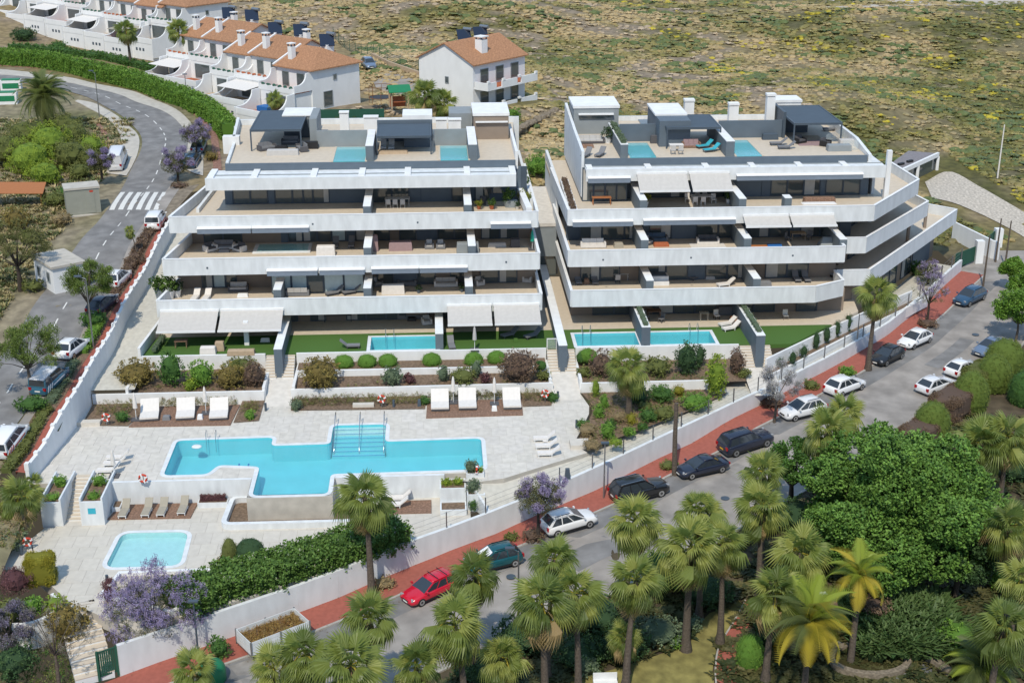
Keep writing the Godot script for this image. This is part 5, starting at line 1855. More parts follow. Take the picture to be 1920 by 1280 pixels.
	for k in 9:
		st = mb()
		var q := gA.lerp(gB, (k + 0.7) / 9.4)
		box(st, q.x - 0.05, q.y + 0.2, q.z - 0.03, q.x + 0.05, q.y + 1.95, q.z + 0.03)
		obj(st, "slat", M.greenmesh, gg)
	# white pebble bed
	st = mb()
	var sb := PackedVector2Array([Vector2(-23.4, 15.4), Vector2(-16.6, 15.3), Vector2(-16.8, 18.6), Vector2(-19, 20.6), Vector2(-24.0, 18.0)])
	var pb := thing("pebble_bed", "white walled bed of pale pebbles below the small pool", "planter")
	ring(st, sb, 0.3, -2.2, -1.5)
	obj(st, "low_wall", M.whitewall, pb)
	st = mb()
	prism(st, sb, -2.2, -1.75)
	obj(st, "pebbles", M.chalk, pb)
	# planters beside the end of the pool
	for q in [["white planter with two clipped green bushes beside the pool corner", -0.2, 1.9, 3.6, 5.4, -0.4], ["tall white planter with a spiky yucca at the pool corner", 1.95, 3.4, 3.2, 4.4, 0.35], ["white planter with a trailing plant below the yucca planter", 1.95, 3.4, 4.45, 6.2, -0.6], ["low white planter with dark soil beside the plank deck", -0.2, 1.9, 5.45, 7.0, -1.5]]:
		var pl := thing("planter", q[0], "planter")
		st = mb()
		box(st, q[1], -2.1, q[3], q[2], q[5] - 0.25, q[4])
		box(st, q[1], q[5] - 0.25, q[3], q[1] + 0.12, q[5], q[4])
		box(st, q[2] - 0.12, q[5] - 0.25, q[3], q[2], q[5], q[4])
		box(st, q[1] + 0.12, q[5] - 0.25, q[3], q[2] - 0.12, q[5], q[3] + 0.12)
		box(st, q[1] + 0.12, q[5] - 0.25, q[4] - 0.12, q[2] - 0.12, q[5], q[4])
		obj(st, "planter_body", M.white, pl)
		st = mb()
		box(st, q[1] + 0.12, q[5] - 0.25, q[3] + 0.12, q[2] - 0.12, q[5] - 0.08, q[4] - 0.12)
		obj(st, "soil", M.mulch, pl)
	for q in [["low white planter with dark red plants under the pool deck wall", -19.6, -17.2, 3.85, 4.6], ["small white planter at the corner of the brown sun deck", -26.3, -25.6, 3.85, 5.0]]:
		var pl := thing("planter", q[0], "planter")
		st = mb()
		box(st, q[1], -2.05, q[3], q[2], -1.55, q[4])
		obj(st, "planter_body", M.white, pl)
		st = mb()
		box(st, q[1] + 0.1, -1.55, q[3] + 0.1, q[2] - 0.1, -1.5, q[4] - 0.1)
		obj(st, "soil", M.mulch, pl)
	# stone blocks used as benches
	for q in [["pale stone block bench in front of the rose bed", 681, 765, 1.9, 0.5], ["pale stone slab at the edge of the flower bed by the lifebuoy", 165, 799, 2.0, 0.7], ["pink stone block at the curved end of the planted garden", 1088, 842, 1.6, 1.4]]:
		st = mb()
		var s := px(q[1], q[2], 0)
		box(st, s.x - q[3] / 2, 0, s.z - q[4], s.x + q[3] / 2, 0.35, s.z)
		tag(obj(st, "stone_bench", M.lowdeck), q[0], "bench")

# ---------- vehicles ----------
func loft(st: SurfaceTool, secs: Array) -> void:          # each section: [x, y_bottom, y_top, half_width_mid, half_width_top]
	var rings := []
	for s in secs:
		var r := []
		var w: float = s[3]
		var t: float = s[4]
		var y0: float = s[1]
		var y1: float = s[2]
		for q in [[-w * 0.9, y0], [-w, y0 + (y1 - y0) * 0.3], [-w, y0 + (y1 - y0) * 0.7], [-t, y1 - 0.06], [-t * 0.82, y1], [0, y1 + 0.02], [t * 0.82, y1], [t, y1 - 0.06], [w, y0 + (y1 - y0) * 0.7], [w, y0 + (y1 - y0) * 0.3], [w * 0.9, y0]]:
			r.append(Vector3(s[0], q[1], q[0]))
		rings.append(r)
	var n: int = rings[0].size()
	for i in rings.size() - 1:
		var c0 := Vector3(secs[i][0], (secs[i][1] + secs[i][2]) / 2, 0)
		for k in n:
			var l := (k + 1) % n
			quad(st, rings[i][k], rings[i][l], rings[i + 1][l], rings[i + 1][k], (rings[i][k] + rings[i][l]) / 2 - c0)
	for e in [0, rings.size() - 1]:
		for k in range(1, n - 1): tri(st, rings[e][0], rings[e][k], rings[e][k + 1], Vector3(-1 if e == 0 else 1, 0, 0))

func glass_quad(parent: Node, called: String, a: Vector3, b: Vector3, c: Vector3, d: Vector3, out: Vector3, inset := 0.08) -> void:
	var m := (a + b + c + d) / 4
	var n := (b - a).cross(c - a).normalized()
	if n.dot(out) < 0: n = -n
	var st := mb()
	var v := []
	for p in [a, b, c, d]: v.append(p + (m - p).normalized() * inset + n * 0.012)
	quad(st, v[0], v[1], v[2], v[3], out)
	obj(st, called, M.carglass, parent)

var tyre_mesh: Mesh
var rim_mesh: Mesh

func car(label: String, kind: String, paint: StandardMaterial3D, at: Vector3, turn: float, opts := {}) -> Node3D:
	var o := thing("parked_car" if not kind in ["van", "bigvan"] else "parked_van", label, "car" if not kind in ["van", "bigvan"] else "van", at, turn)
	# L, W, H, belt, hood, cabin: rear base, rear roof, front roof, windscreen base (fractions of L from the rear)
	var t: Array = {"hatch": [4.15, 1.78, 1.46, 0.93, 0.85, 0.03, 0.2, 0.5, 0.75], "sedan": [4.6, 1.8, 1.43, 0.92, 0.85, 0.13, 0.32, 0.53, 0.76], "suv": [4.45, 1.84, 1.6, 1.0, 0.93, 0.025, 0.16, 0.53, 0.75], "bigsuv": [4.95, 1.98, 1.8, 1.14, 1.07, 0.015, 0.1, 0.56, 0.72], "wagon": [4.6, 1.8, 1.48, 0.93, 0.85, 0.025, 0.15, 0.54, 0.75],
		"van": [4.4, 1.82, 1.82, 1.08, 0.96, 0.005, 0.04, 0.62, 0.84], "bigvan": [5.2, 2.0, 2.35, 1.2, 1.08, 0.004, 0.02, 0.72, 0.89]}[kind]
	var L: float = t[0]
	var w: float = t[1] / 2
	var hgt: float = t[2]
	var belt: float = t[3]
	var hood: float = t[4]
	var X := func(f: float): return (f - 0.5) * L
	var st := mb()
	loft(st, [[X.call(0.0), 0.38, belt - 0.28, w * 0.74, w * 0.68], [X.call(0.02), 0.27, belt - 0.04, w * 0.94, w * 0.88], [X.call(0.1), 0.22, belt, w, w * 0.94], [X.call(0.5), 0.2, belt, w, w * 0.94], [X.call(t[8]), 0.2, belt - 0.02, w, w * 0.92], [X.call(t[8] + 0.12 * (1 - t[8])), 0.22, hood + 0.02, w, w * 0.9], [X.call(0.91), 0.24, hood - 0.07, w * 0.97, w * 0.84], [X.call(0.965), 0.27, hood - 0.17, w * 0.9, w * 0.74], [X.call(0.99), 0.3, hood - 0.27, w * 0.78, w * 0.6], [X.call(1.0), 0.36, hood - 0.36, w * 0.66, w * 0.5]])
	obj(smooth(st), "body", paint, o)
	# cabin
	var wb := w * 0.93
	var wr := w * (0.74 if not kind in ["van", "bigvan"] else 0.86)
	var B := [Vector3(X.call(t[5]), belt - 0.05, -wb), Vector3(X.call(t[8]), belt - 0.05, -wb), Vector3(X.call(t[8]), belt - 0.05, wb), Vector3(X.call(t[5]), belt - 0.05, wb)]
	var R := [Vector3(X.call(t[6]), hgt - 0.09, -wr), Vector3(X.call(t[7]), hgt - 0.09, -wr), Vector3(X.call(t[7]), hgt - 0.09, wr), Vector3(X.call(t[6]), hgt - 0.09, wr)]
	st = mb()
	hexa(st, [B[0], B[1], B[2], B[3], R[0], R[1], R[2], R[3]])
	obj(st, "cabin", paint, o)
	st = mb()
	var xr: float = X.call(t[6])
	var xf: float = X.call(t[7])
	loft(st, [[xr - 0.04, hgt - 0.11, hgt - 0.085, wr * 0.9, wr * 0.86], [xr + 0.12, hgt - 0.1, hgt - 0.02, wr * 1.0, wr * 0.94], [(xr + xf) / 2, hgt - 0.1, hgt, wr * 1.01, wr * 0.95], [xf - 0.15, hgt - 0.1, hgt - 0.02, wr * 1.0, wr * 0.93], [xf + 0.05, hgt - 0.12, hgt - 0.09, wr * 0.9, wr * 0.86]])
	obj(smooth(st), "roof", opts.get("roofpaint", paint), o)
	glass_quad(o, "windscreen", B[1], B[2], R[2], R[1], Vector3.RIGHT, 0.07)
	if kind != "bigvan": glass_quad(o, "rear_window", B[0].lerp(R[0], 0.12), B[3].lerp(R[3], 0.12), R[3], R[0], Vector3.LEFT, 0.1)
	for s in [0, 1]:
		var a: Vector3 = B[0] if s == 0 else B[3]
		var b: Vector3 = B[1] if s == 0 else B[2]
		var c: Vector3 = R[1] if s == 0 else R[2]
		var d: Vector3 = R[0] if s == 0 else R[3]
		var out := Vector3(0, 0.2, -1 if s == 0 else 1)
		var cuts := [0.06, 0.36, 0.66, 0.97] if not kind in ["van", "bigvan"] else [0.62, 0.97]
		if opts.get("glazed", false): cuts = [0.05, 0.34, 0.64, 0.97]
		for k in cuts.size() - 1:
			glass_quad(o, "side_window", a.lerp(b, cuts[k]), a.lerp(b, cuts[k + 1]), d.lerp(c, cuts[k + 1]), d.lerp(c, cuts[k]), out, 0.05)
		st = mb()
		boxt(st, Transform3D(Basis(), Vector3(X.call(t[8]) - 0.18, belt + 0.08, (-1 if s == 0 else 1) * (w + 0.08))), Vector3(0.12, 0.13, 0.2))
		obj(st, "mirror", paint, o)
		var z := (-1.0 if s == 0 else 1.0)
		st = mb()
		boxt(st, Transform3D(Basis(Vector3.UP, z * 0.6), Vector3(X.call(0.955), hood - 0.19, z * w * 0.7)), Vector3(0.16, 0.12, 0.32))
		obj(st, "headlight", M.headlamp, o)
		st = mb()
		boxt(st, Transform3D(Basis(Vector3.UP, -z * 0.2), Vector3(X.call(0.012), belt - 0.2, z * w * 0.76)), Vector3(0.14, 0.28 if kind != "sedan" else 0.17, 0.26))
		obj(st, "tail_light", M.tail, o)
		st = mb()
		seg(st, Vector3(X.call(0.2), 0.3, z * w * 0.985), Vector3(X.call(0.8), 0.3, z * w * 0.985), 0.05, 0.12)
		obj(st, "sill", M.black, o)
		if opts.get("rails", false):
			st = mb()
			tube(st, [Vector3(xr + 0.1, hgt + 0.04, z * wr * 0.85), Vector3(xf - 0.25, hgt + 0.04, z * wr * 0.85)], [0.025, 0.025], 5)
			obj(st, "roof_rail", M.chrome if opts.get("chrome", false) else M.black, o)
	if opts.get("bars", false):
		for q in [0.3, 0.75]:
			st = mb()
			seg(st, Vector3(lerpf(xr, xf, q), hgt + 0.08, -wr), Vector3(lerpf(xr, xf, q), hgt + 0.08, wr), 0.05, 0.04)
			obj(st, "roof_bar", M.black, o)
	if opts.get("shade", false):
		st = mb()
		var m0: Vector3 = B[1].lerp(R[1], 0.15)
		var m1: Vector3 = B[2].lerp(R[2], 0.15)
		quad(st, m0 + Vector3(0.03, 0.03, 0.15), m1 + Vector3(0.03, 0.03, -0.15), R[2] + Vector3(0.06, 0.0, -0.12), R[1] + Vector3(0.06, 0.0, 0.12), Vector3.RIGHT)
		obj(st, "sun_shade", M.lamp_glass, o)
	st = mb()
	boxt(st, Transform3D(Basis(), Vector3(X.call(0.0) - 0.005, belt - 0.42, 0)), Vector3(0.03, 0.12, 0.5))
	obj(st, "rear_plate", M.plate_yellow if opts.get("yellow", false) else M.plate, o)
	st = mb()
	boxt(st, Transform3D(Basis(), Vector3(X.call(1.0) - 0.005, 0.42, 0)), Vector3(0.03, 0.12, 0.5))
	obj(st, "front_plate", M.plate, o)
	st = mb()
	boxt(st, Transform3D(Basis(), Vector3(X.call(0.99), hood - 0.35, 0)), Vector3(0.1, 0.13, w * 0.8))
	obj(st, "grille", M.black, o)
	if opts.has("stripe"):
		for z in [-1, 1]:
			st = mb()
			for q in 3: boxt(st, Transform3D(Basis(Vector3.FORWARD, 0.5), Vector3(X.call(0.08 + q * 0.07), belt - 0.3, z * (w + 0.004))), Vector3(0.14, 0.6, 0.012))
			boxt(st, Transform3D(Basis(), Vector3(X.call(0.5), belt - 0.35, z * (w + 0.005))), Vector3(L * 0.45, 0.12, 0.012))
			obj(st, "livery", opts.stripe, o)
	var rad := 0.33 if not kind in ["bigsuv", "bigvan"] else 0.38
	if tyre_mesh == null:
		st = mb()
		lathe(st, Vector3(0, -0.11, 0), [Vector2(0, 0), Vector2(0.26, 0.0), Vector2(0.32, 0.02), Vector2(0.33, 0.05), Vector2(0.33, 0.17), Vector2(0.32, 0.2), Vector2(0.26, 0.22), Vector2(0, 0.22)], 18)
		tyre_mesh = st.commit()
		st = mb()
		for s in [-1, 1]:
			lathe(st, Vector3(0, 0.118 * s, 0), [Vector2(0.22, -0.004 * s), Vector2(0.2, 0.0), Vector2(0.05, -0.012 * s), Vector2(0.0, -0.004 * s)], 14)
		rim_mesh = st.commit()
	for q in [[0.175, -1], [0.175, 1], [0.81, -1], [0.81, 1]]:
		var tr := Transform3D(Basis(Vector3.RIGHT, PI / 2).scaled(Vector3.ONE * rad / 0.33), Vector3(X.call(q[0]), rad, q[1] * (w - 0.09)))
		var ty := meshobj(tyre_mesh, "wheel", M.rubber, o, tr)
		meshobj(rim_mesh, "rim", M.chrome if not opts.get("darkrim", false) else M.metal, ty)
		st = mb()
		boxt(st, Transform3D(), Vector3.ZERO)
	return o

func paint(key: String, c: Color, metal := 0.0) -> StandardMaterial3D:
	var m := mat(key, c, 0.3, "")
	m.metallic = metal
	m.clearcoat_enabled = true
	m.clearcoat = 0.8
	m.clearcoat_roughness = 0.06
	return m

func heading(a: Vector3, b: Vector3) -> float:            # turn that points local +x from a to b
	return atan2(-(b.z - a.z), b.x - a.x)

func park(label: String, kind: String, p: StandardMaterial3D, rear: Vector2, front: Vector2, opts := {}) -> void:   # rear and front: pixels of the middle of the ground under each end
	var a := gt(rear.x, rear.y, 0.06)
	var b := gt(front.x, front.y, 0.06)
	var m := (a + b) / 2
	m.y = H(m.x, m.z) + 0.06
	var c := car(label, kind, p, m, heading(a, b), opts)
	var d := Vector3(b.x - a.x, 0, b.z - a.z).normalized()
	var slope := atan2(H(m.x + d.x * 2, m.z + d.z * 2) - H(m.x - d.x * 2, m.z - d.z * 2), 4.0)
	c.rotation = (Basis(Vector3.UP, heading(a, b)) * Basis(Vector3.BACK, slope)).get_euler()

func vehicles() -> void:
	var white := paint("paint_white", Color(0.74, 0.75, 0.77))
	var pearl := paint("paint_pearl", Color(0.66, 0.67, 0.7))
	var black := paint("paint_black", Color(0.012, 0.013, 0.016))
	var navy := paint("paint_navy", Color(0.015, 0.02, 0.04))
	var red := paint("paint_red", Color(0.52, 0.008, 0.03))
	var teal := paint("paint_teal", Color(0.006, 0.09, 0.11), 0.3)
	var blue := paint("paint_blue", Color(0.03, 0.08, 0.15), 0.3)
	var steel := paint("paint_steel", Color(0.17, 0.23, 0.33), 0.4)
	var petrol := paint("paint_petrol", Color(0.03, 0.13, 0.2), 0.2)
	park("bright red estate car with black roof bars by the palm", "wagon", red, Vector2(843, 1098), Vector2(772, 1130), {"bars": true})
	park("dark teal off-road car with a silver windscreen shade", "suv", teal, Vector2(962, 1051), Vector2(888, 1068), {"shade": true, "rails": true})
	park("white hatchback scattered with petals beside the purple tree", "suv", white, Vector2(1032, 1001), Vector2(1103, 980), {"rails": true})
	park("long black off-road car with silver roof rails", "bigsuv", black, Vector2(1158, 940), Vector2(1240, 918), {"rails": true, "chrome": true})
	park("dark navy saloon car behind the leaning trunk", "sedan", navy, Vector2(1353, 877), Vector2(1278, 894))
	park("large black off-road car with a yellow rear plate", "bigsuv", navy, Vector2(1362, 850), Vector2(1436, 827), {"yellow": true, "darkrim": true})
	park("white car under the pale blossoming tree", "suv", pearl, Vector2(1533, 770), Vector2(1476, 784), {"rails": true})
	park("white hatchback with red tail lamps ahead of the pale tree", "suv", white, Vector2(1556, 743), Vector2(1612, 722))
	park("glossy black hatchback beside the tall street palm", "hatch", black, Vector2(1687, 664), Vector2(1638, 688))
	park("white hatchback facing the black hatchback by the palm", "hatch", white, Vector2(1738, 634), Vector2(1692, 654))
	park("dark blue car parked near the bare tree at the street end", "suv", blue, Vector2(1838, 556), Vector2(1798, 574))
	park("grey-blue saloon parked across the street near the round hedges", "sedan", steel, Vector2(1880, 650), Vector2(1838, 668))
	park("white hatchback half hidden by the big clipped hedge domes", "hatch", white, Vector2(1782, 708), Vector2(1830, 690))
	park("white car parked behind the brown clipped hedge", "hatch", pearl, Vector2(1733, 738), Vector2(1776, 722))
	park("white panel van with orange marks near the zebra crossing", "van", white, Vector2(284, 437), Vector2(300, 408), {"stripe": M.red})
	park("large white van on the inside of the bend", "bigvan", pearl, Vector2(216, 322), Vector2(226, 296))
	park("white car beside the green pepper tree", "suv", white, Vector2(204, 546), Vector2(236, 516), {"rails": true})
	park("dark car in the shade of the pepper tree", "hatch", navy, Vector2(180, 590), Vector2(206, 566))
	park("white off-road car with dark rear window on the hill street", "suv", white, Vector2(116, 676), Vector2(154, 648), {"rails": true})
	park("blue and white patterned taxi van on the hill street", "van", petrol, Vector2(78, 740), Vector2(112, 706), {"stripe": M.lamp_glass, "roofpaint": pearl, "glazed": true})
	park("white minibus with orange corner marks at the deck's edge", "van", white, Vector2(4, 856), Vector2(36, 812), {"stripe": M.red, "glazed": true})
	park("dark blue car parked above the zebra crossing", "suv", blue, Vector2(352, 318), Vector2(366, 296))
	park("grey car under the purple tree by the top terrace", "hatch", steel, Vector2(368, 292), Vector2(378, 270))
	park("dark car with a pale bonnet in the lane between the houses", "suv", steel, Vector2(686, 122), Vector2(697, 131))

# ---------- lamps, poles, bins ----------
func street_lamp(label: String, at: Vector3, h: float, arm := Vector3.ZERO, m := "metal") -> void:
	var o := thing("street_lamp", label, "lamp post", at)
	var st := mb()
	tube(st, [Vector3.ZERO, Vector3(0, h, 0)], [0.08, 0.05], 8)
	obj(st, "pole", M[m], o)
	st = mb()
	if arm != Vector3.ZERO:
		tube(st, [Vector3(0, h - 0.05, 0), Vector3(0, h + 0.1, 0) + arm], [0.04, 0.03], 6)
		obj(st, "arm", M[m], o)
		st = mb()
	boxt(st, Transform3D(Basis(), Vector3(0, h + 0.12, 0) + arm), Vector3(0.65, 0.12, 0.3))
	obj(st, "lamp_head", M.darkgrey, o)

func lifebuoy(label: String, at: Vector3, up_: float, turn := 0.0) -> void:
	var o := thing("lifebuoy", label, "lifebuoy", at, turn, "lifebuoys round the pools")
	var st := mb()
	cyl(st, Vector3.ZERO, 0.04, 0.04, up_ + 0.3, 6)
	obj(st, "post", M.metal, o)
	st = mb()
	var pts := []
	var rr := []
	for k in 19:
		var a := TAU * k / 18
		pts.append(Vector3(cos(a) * 0.3, up_ + sin(a) * 0.3, 0.1))
		rr.append(0.09)
	tube(st, pts, rr, 7, false)
	obj(st, "buoy", M.red, o)
	st = mb()
	for a in [0.4, 1.97, 3.54, 5.11]: boxt(st, Transform3D(Basis(Vector3.BACK, a), Vector3(cos(a) * 0.3, up_ + sin(a) * 0.3, 0.1)), Vector3(0.2, 0.12, 0.195))
	obj(st, "band", M.whitewall, o)

# ---------- furniture ----------
func wt(x: float, y: float, h: float) -> Vector3: return px(x, y, h)

func daybed() -> Node3D:
	var o := thing("daybed", "", "daybed", Vector3.ZERO, 0, "white double daybeds round the pool")
	var st := mb()
	box(st, -0.78, 0.06, -1.15, 0.78, 0.26, 1.1)
	obj(st, "frame", M.darkfab, o)
	st = mb()
	box(st, -0.8, 0.26, -0.35, 0.8, 0.42, 1.15)
	obj(st, "mattress", M.fabric, o)
	st = mb()
	boxt(st, Transform3D(Basis(Vector3.RIGHT, 0.75), Vector3(0, 0.78, -0.82)), Vector3(1.6, 0.15, 1.25))
	obj(st, "backrest", M.fabric, o)
	return o

func lounger(m: String, fm: String, called := "sun_lounger", group := "") -> Node3D:       # head towards -z
	var o := thing(called, "", "sun lounger", Vector3.ZERO, 0, group)
	var st := mb()
	box(st, -0.33, 0.2, -0.25, 0.33, 0.27, 1.0)
	obj(st, "frame", M[fm], o)
	for q in [[-0.28, -0.2], [0.28, -0.2], [-0.28, 0.9], [0.28, 0.9]]:
		st = mb()
		box(st, q[0] - 0.03, 0, q[1] - 0.03, q[0] + 0.03, 0.2, q[1] + 0.03)
		obj(st, "leg", M[fm], o)
	st = mb()
	box(st, -0.31, 0.27, -0.25, 0.31, 0.35, 1.0)
	obj(st, "seat_cushion", M[m], o)
	st = mb()
	boxt(st, Transform3D(Basis(Vector3.RIGHT, 0.72), Vector3(0, 0.58, -0.55)), Vector3(0.62, 0.08, 0.85))
	obj(st, "backrest", M[m], o)
	return o

func parasol(label: String, at: Vector3, m := "fabric", h := 2.6) -> void:
	var o := thing("closed_parasol", label, "parasol", at, 0, "closed parasols")
	var st := mb()
	box(st, -0.4, 0, -0.4, 0.4, 0.09, 0.4)
	obj(st, "base", M.darkfab, o)
	st = mb()
	cyl(st, Vector3(0, 0.09, 0), 0.03, 0.03, h, 6)
	obj(st, "pole", M.whitewall, o)
	st = mb()
	lathe(st, Vector3(0, 0, 0), [Vector2(0.03, h * 0.42), Vector2(0.2, h * 0.46), Vector2(0.17, h * 0.7), Vector2(0.1, h * 0.95), Vector2(0.02, h + 0.12)], 10)
	obj(st, "canopy", M[m], o)

func table(called: String, label: String, at: Vector3, w: float, d: float, h: float, m: String, turn := 0.0, group := "") -> Node3D:
	var o := thing(called, label, "table", at, turn, group)
	var st := mb()
	box(st, -w / 2, h - 0.06, -d / 2, w / 2, h, d / 2)
	obj(st, "tabletop", M[m], o)
	for q in [[-1, -1], [1, -1], [1, 1], [-1, 1]]:
		st = mb()
		box(st, q[0] * (w / 2 - 0.08) - 0.035, 0, q[1] * (d / 2 - 0.08) - 0.035, q[0] * (w / 2 - 0.08) + 0.035, h - 0.06, q[1] * (d / 2 - 0.08) + 0.035)
		obj(st, "leg", M[m], o)
	return o

func chair(label: String, at: Vector3, turn: float, m: String, fm: String, group := "") -> Node3D:       # backrest at -z
	var o := thing("chair", label, "chair", at, turn, group)
	var st := mb()
	box(st, -0.25, 0.38, -0.25, 0.25, 0.46, 0.27)
	obj(st, "seat", M[m], o)
	st = mb()
	box(st, -0.25, 0.46, -0.3, 0.25, 0.95, -0.22)
	obj(st, "backrest", M[m], o)
	for q in [[-0.22, -0.22], [0.22, -0.22], [0.22, 0.22], [-0.22, 0.22]]:
		st = mb()
		box(st, q[0] - 0.025, 0, q[1] - 0.025, q[0] + 0.025, 0.38, q[1] + 0.025)
		obj(st, "leg", M[fm], o)
	return o

func sofa(label: String, at: Vector3, turn: float, w: float, m: String, fm: String) -> Node3D:      # backrest at -z
	var o := thing("sofa", label, "sofa", at, turn)
	var st := mb()
	box(st, -w / 2, 0.05, -0.42, w / 2, 0.28, 0.42)
	obj(st, "frame", M[fm], o)
	st = mb()
	for k in [-1, 1]: box(st, k * (w / 2 - 0.09) - 0.09, 0.28, -0.42, k * (w / 2 - 0.09) + 0.09, 0.6, 0.42)
	obj(st, "armrest", M[fm], o)
	var n := maxi(1, int(round(w / 0.8)))
	for k in n:
		var x0 := -w / 2 + 0.18 + (w - 0.36) * k / n
		var x1 := -w / 2 + 0.18 + (w - 0.36) * (k + 1) / n - 0.02
		st = mb()
		box(st, x0, 0.28, -0.25, x1, 0.44, 0.4)
		obj(st, "seat_cushion", M[m], o)
		st = mb()
		boxt(st, Transform3D(Basis(Vector3.RIGHT, -0.15), Vector3((x0 + x1) / 2, 0.62, -0.3)), Vector3(x1 - x0, 0.45, 0.16))
		obj(st, "back_cushion", M[m], o)
	return o

func covered(called: String, label: String, cat: String, at: Vector3, w: float, h: float, d: float, m: String) -> void:     # something under a fitted cover or a plain boxy thing with softened edges
	var st := mb()
	var e := 0.06
	hexa(st, [Vector3(-w / 2, 0, -d / 2), Vector3(w / 2, 0, -d / 2), Vector3(w / 2, 0, d / 2), Vector3(-w / 2, 0, d / 2), Vector3(-w / 2 + e, h - e, -d / 2 + e), Vector3(w / 2 - e, h - e, -d / 2 + e), Vector3(w / 2 - e, h - e, d / 2 - e), Vector3(-w / 2 + e, h - e, d / 2 - e)])
	hexa(st, [Vector3(-w / 2 + e, h - e, -d / 2 + e), Vector3(w / 2 - e, h - e, -d / 2 + e), Vector3(w / 2 - e, h - e, d / 2 - e), Vector3(-w / 2 + e, h - e, d / 2 - e), Vector3(-w / 2 + e * 3, h, -d / 2 + e * 3), Vector3(w / 2 - e * 3, h, -d / 2 + e * 3), Vector3(w / 2 - e * 3, h, d / 2 - e * 3), Vector3(-w / 2 + e * 3, h, d / 2 - e * 3)])
	var o := obj(st, called, M[m])
	o.position = at
	tag(o, label, cat)

func pot(label: String, at: Vector3, s: float, m: String, plant: int) -> void:
	var o := thing("potted_plant", label, "potted plant", at)
	var st := mb()
	lathe(st, Vector3.ZERO, [Vector2(0, 0), Vector2(0.2 * s, 0), Vector2(0.3 * s, 0.5 * s), Vector2(0.26 * s, 0.5 * s), Vector2(0.24 * s, 0.42 * s), Vector2(0, 0.42 * s)], 12)
	obj(st, "pot", M[m], o)
	var pts := []
	for k in 46:
		var d := Vector3(rng.randfn(), rng.randfn(), rng.randfn()).normalized() * pow(rng.randf(), 0.4)
		pts.append([Vector3(d.x * 0.5 * s, 0.85 * s + d.y * 0.5 * s, d.z * 0.5 * s), 0.22 * s])
	var cols: Array = [[Color(0.05, 0.1, 0.02), Color(0.1, 0.17, 0.03)], [Color(0.16, 0.2, 0.03), Color(0.3, 0.3, 0.05)], [Color(0.03, 0.06, 0.03), Color(0.06, 0.1, 0.04)]][plant]
	leaves(o, "foliage", "leaf", "clump", pts, cols[0], cols[1])

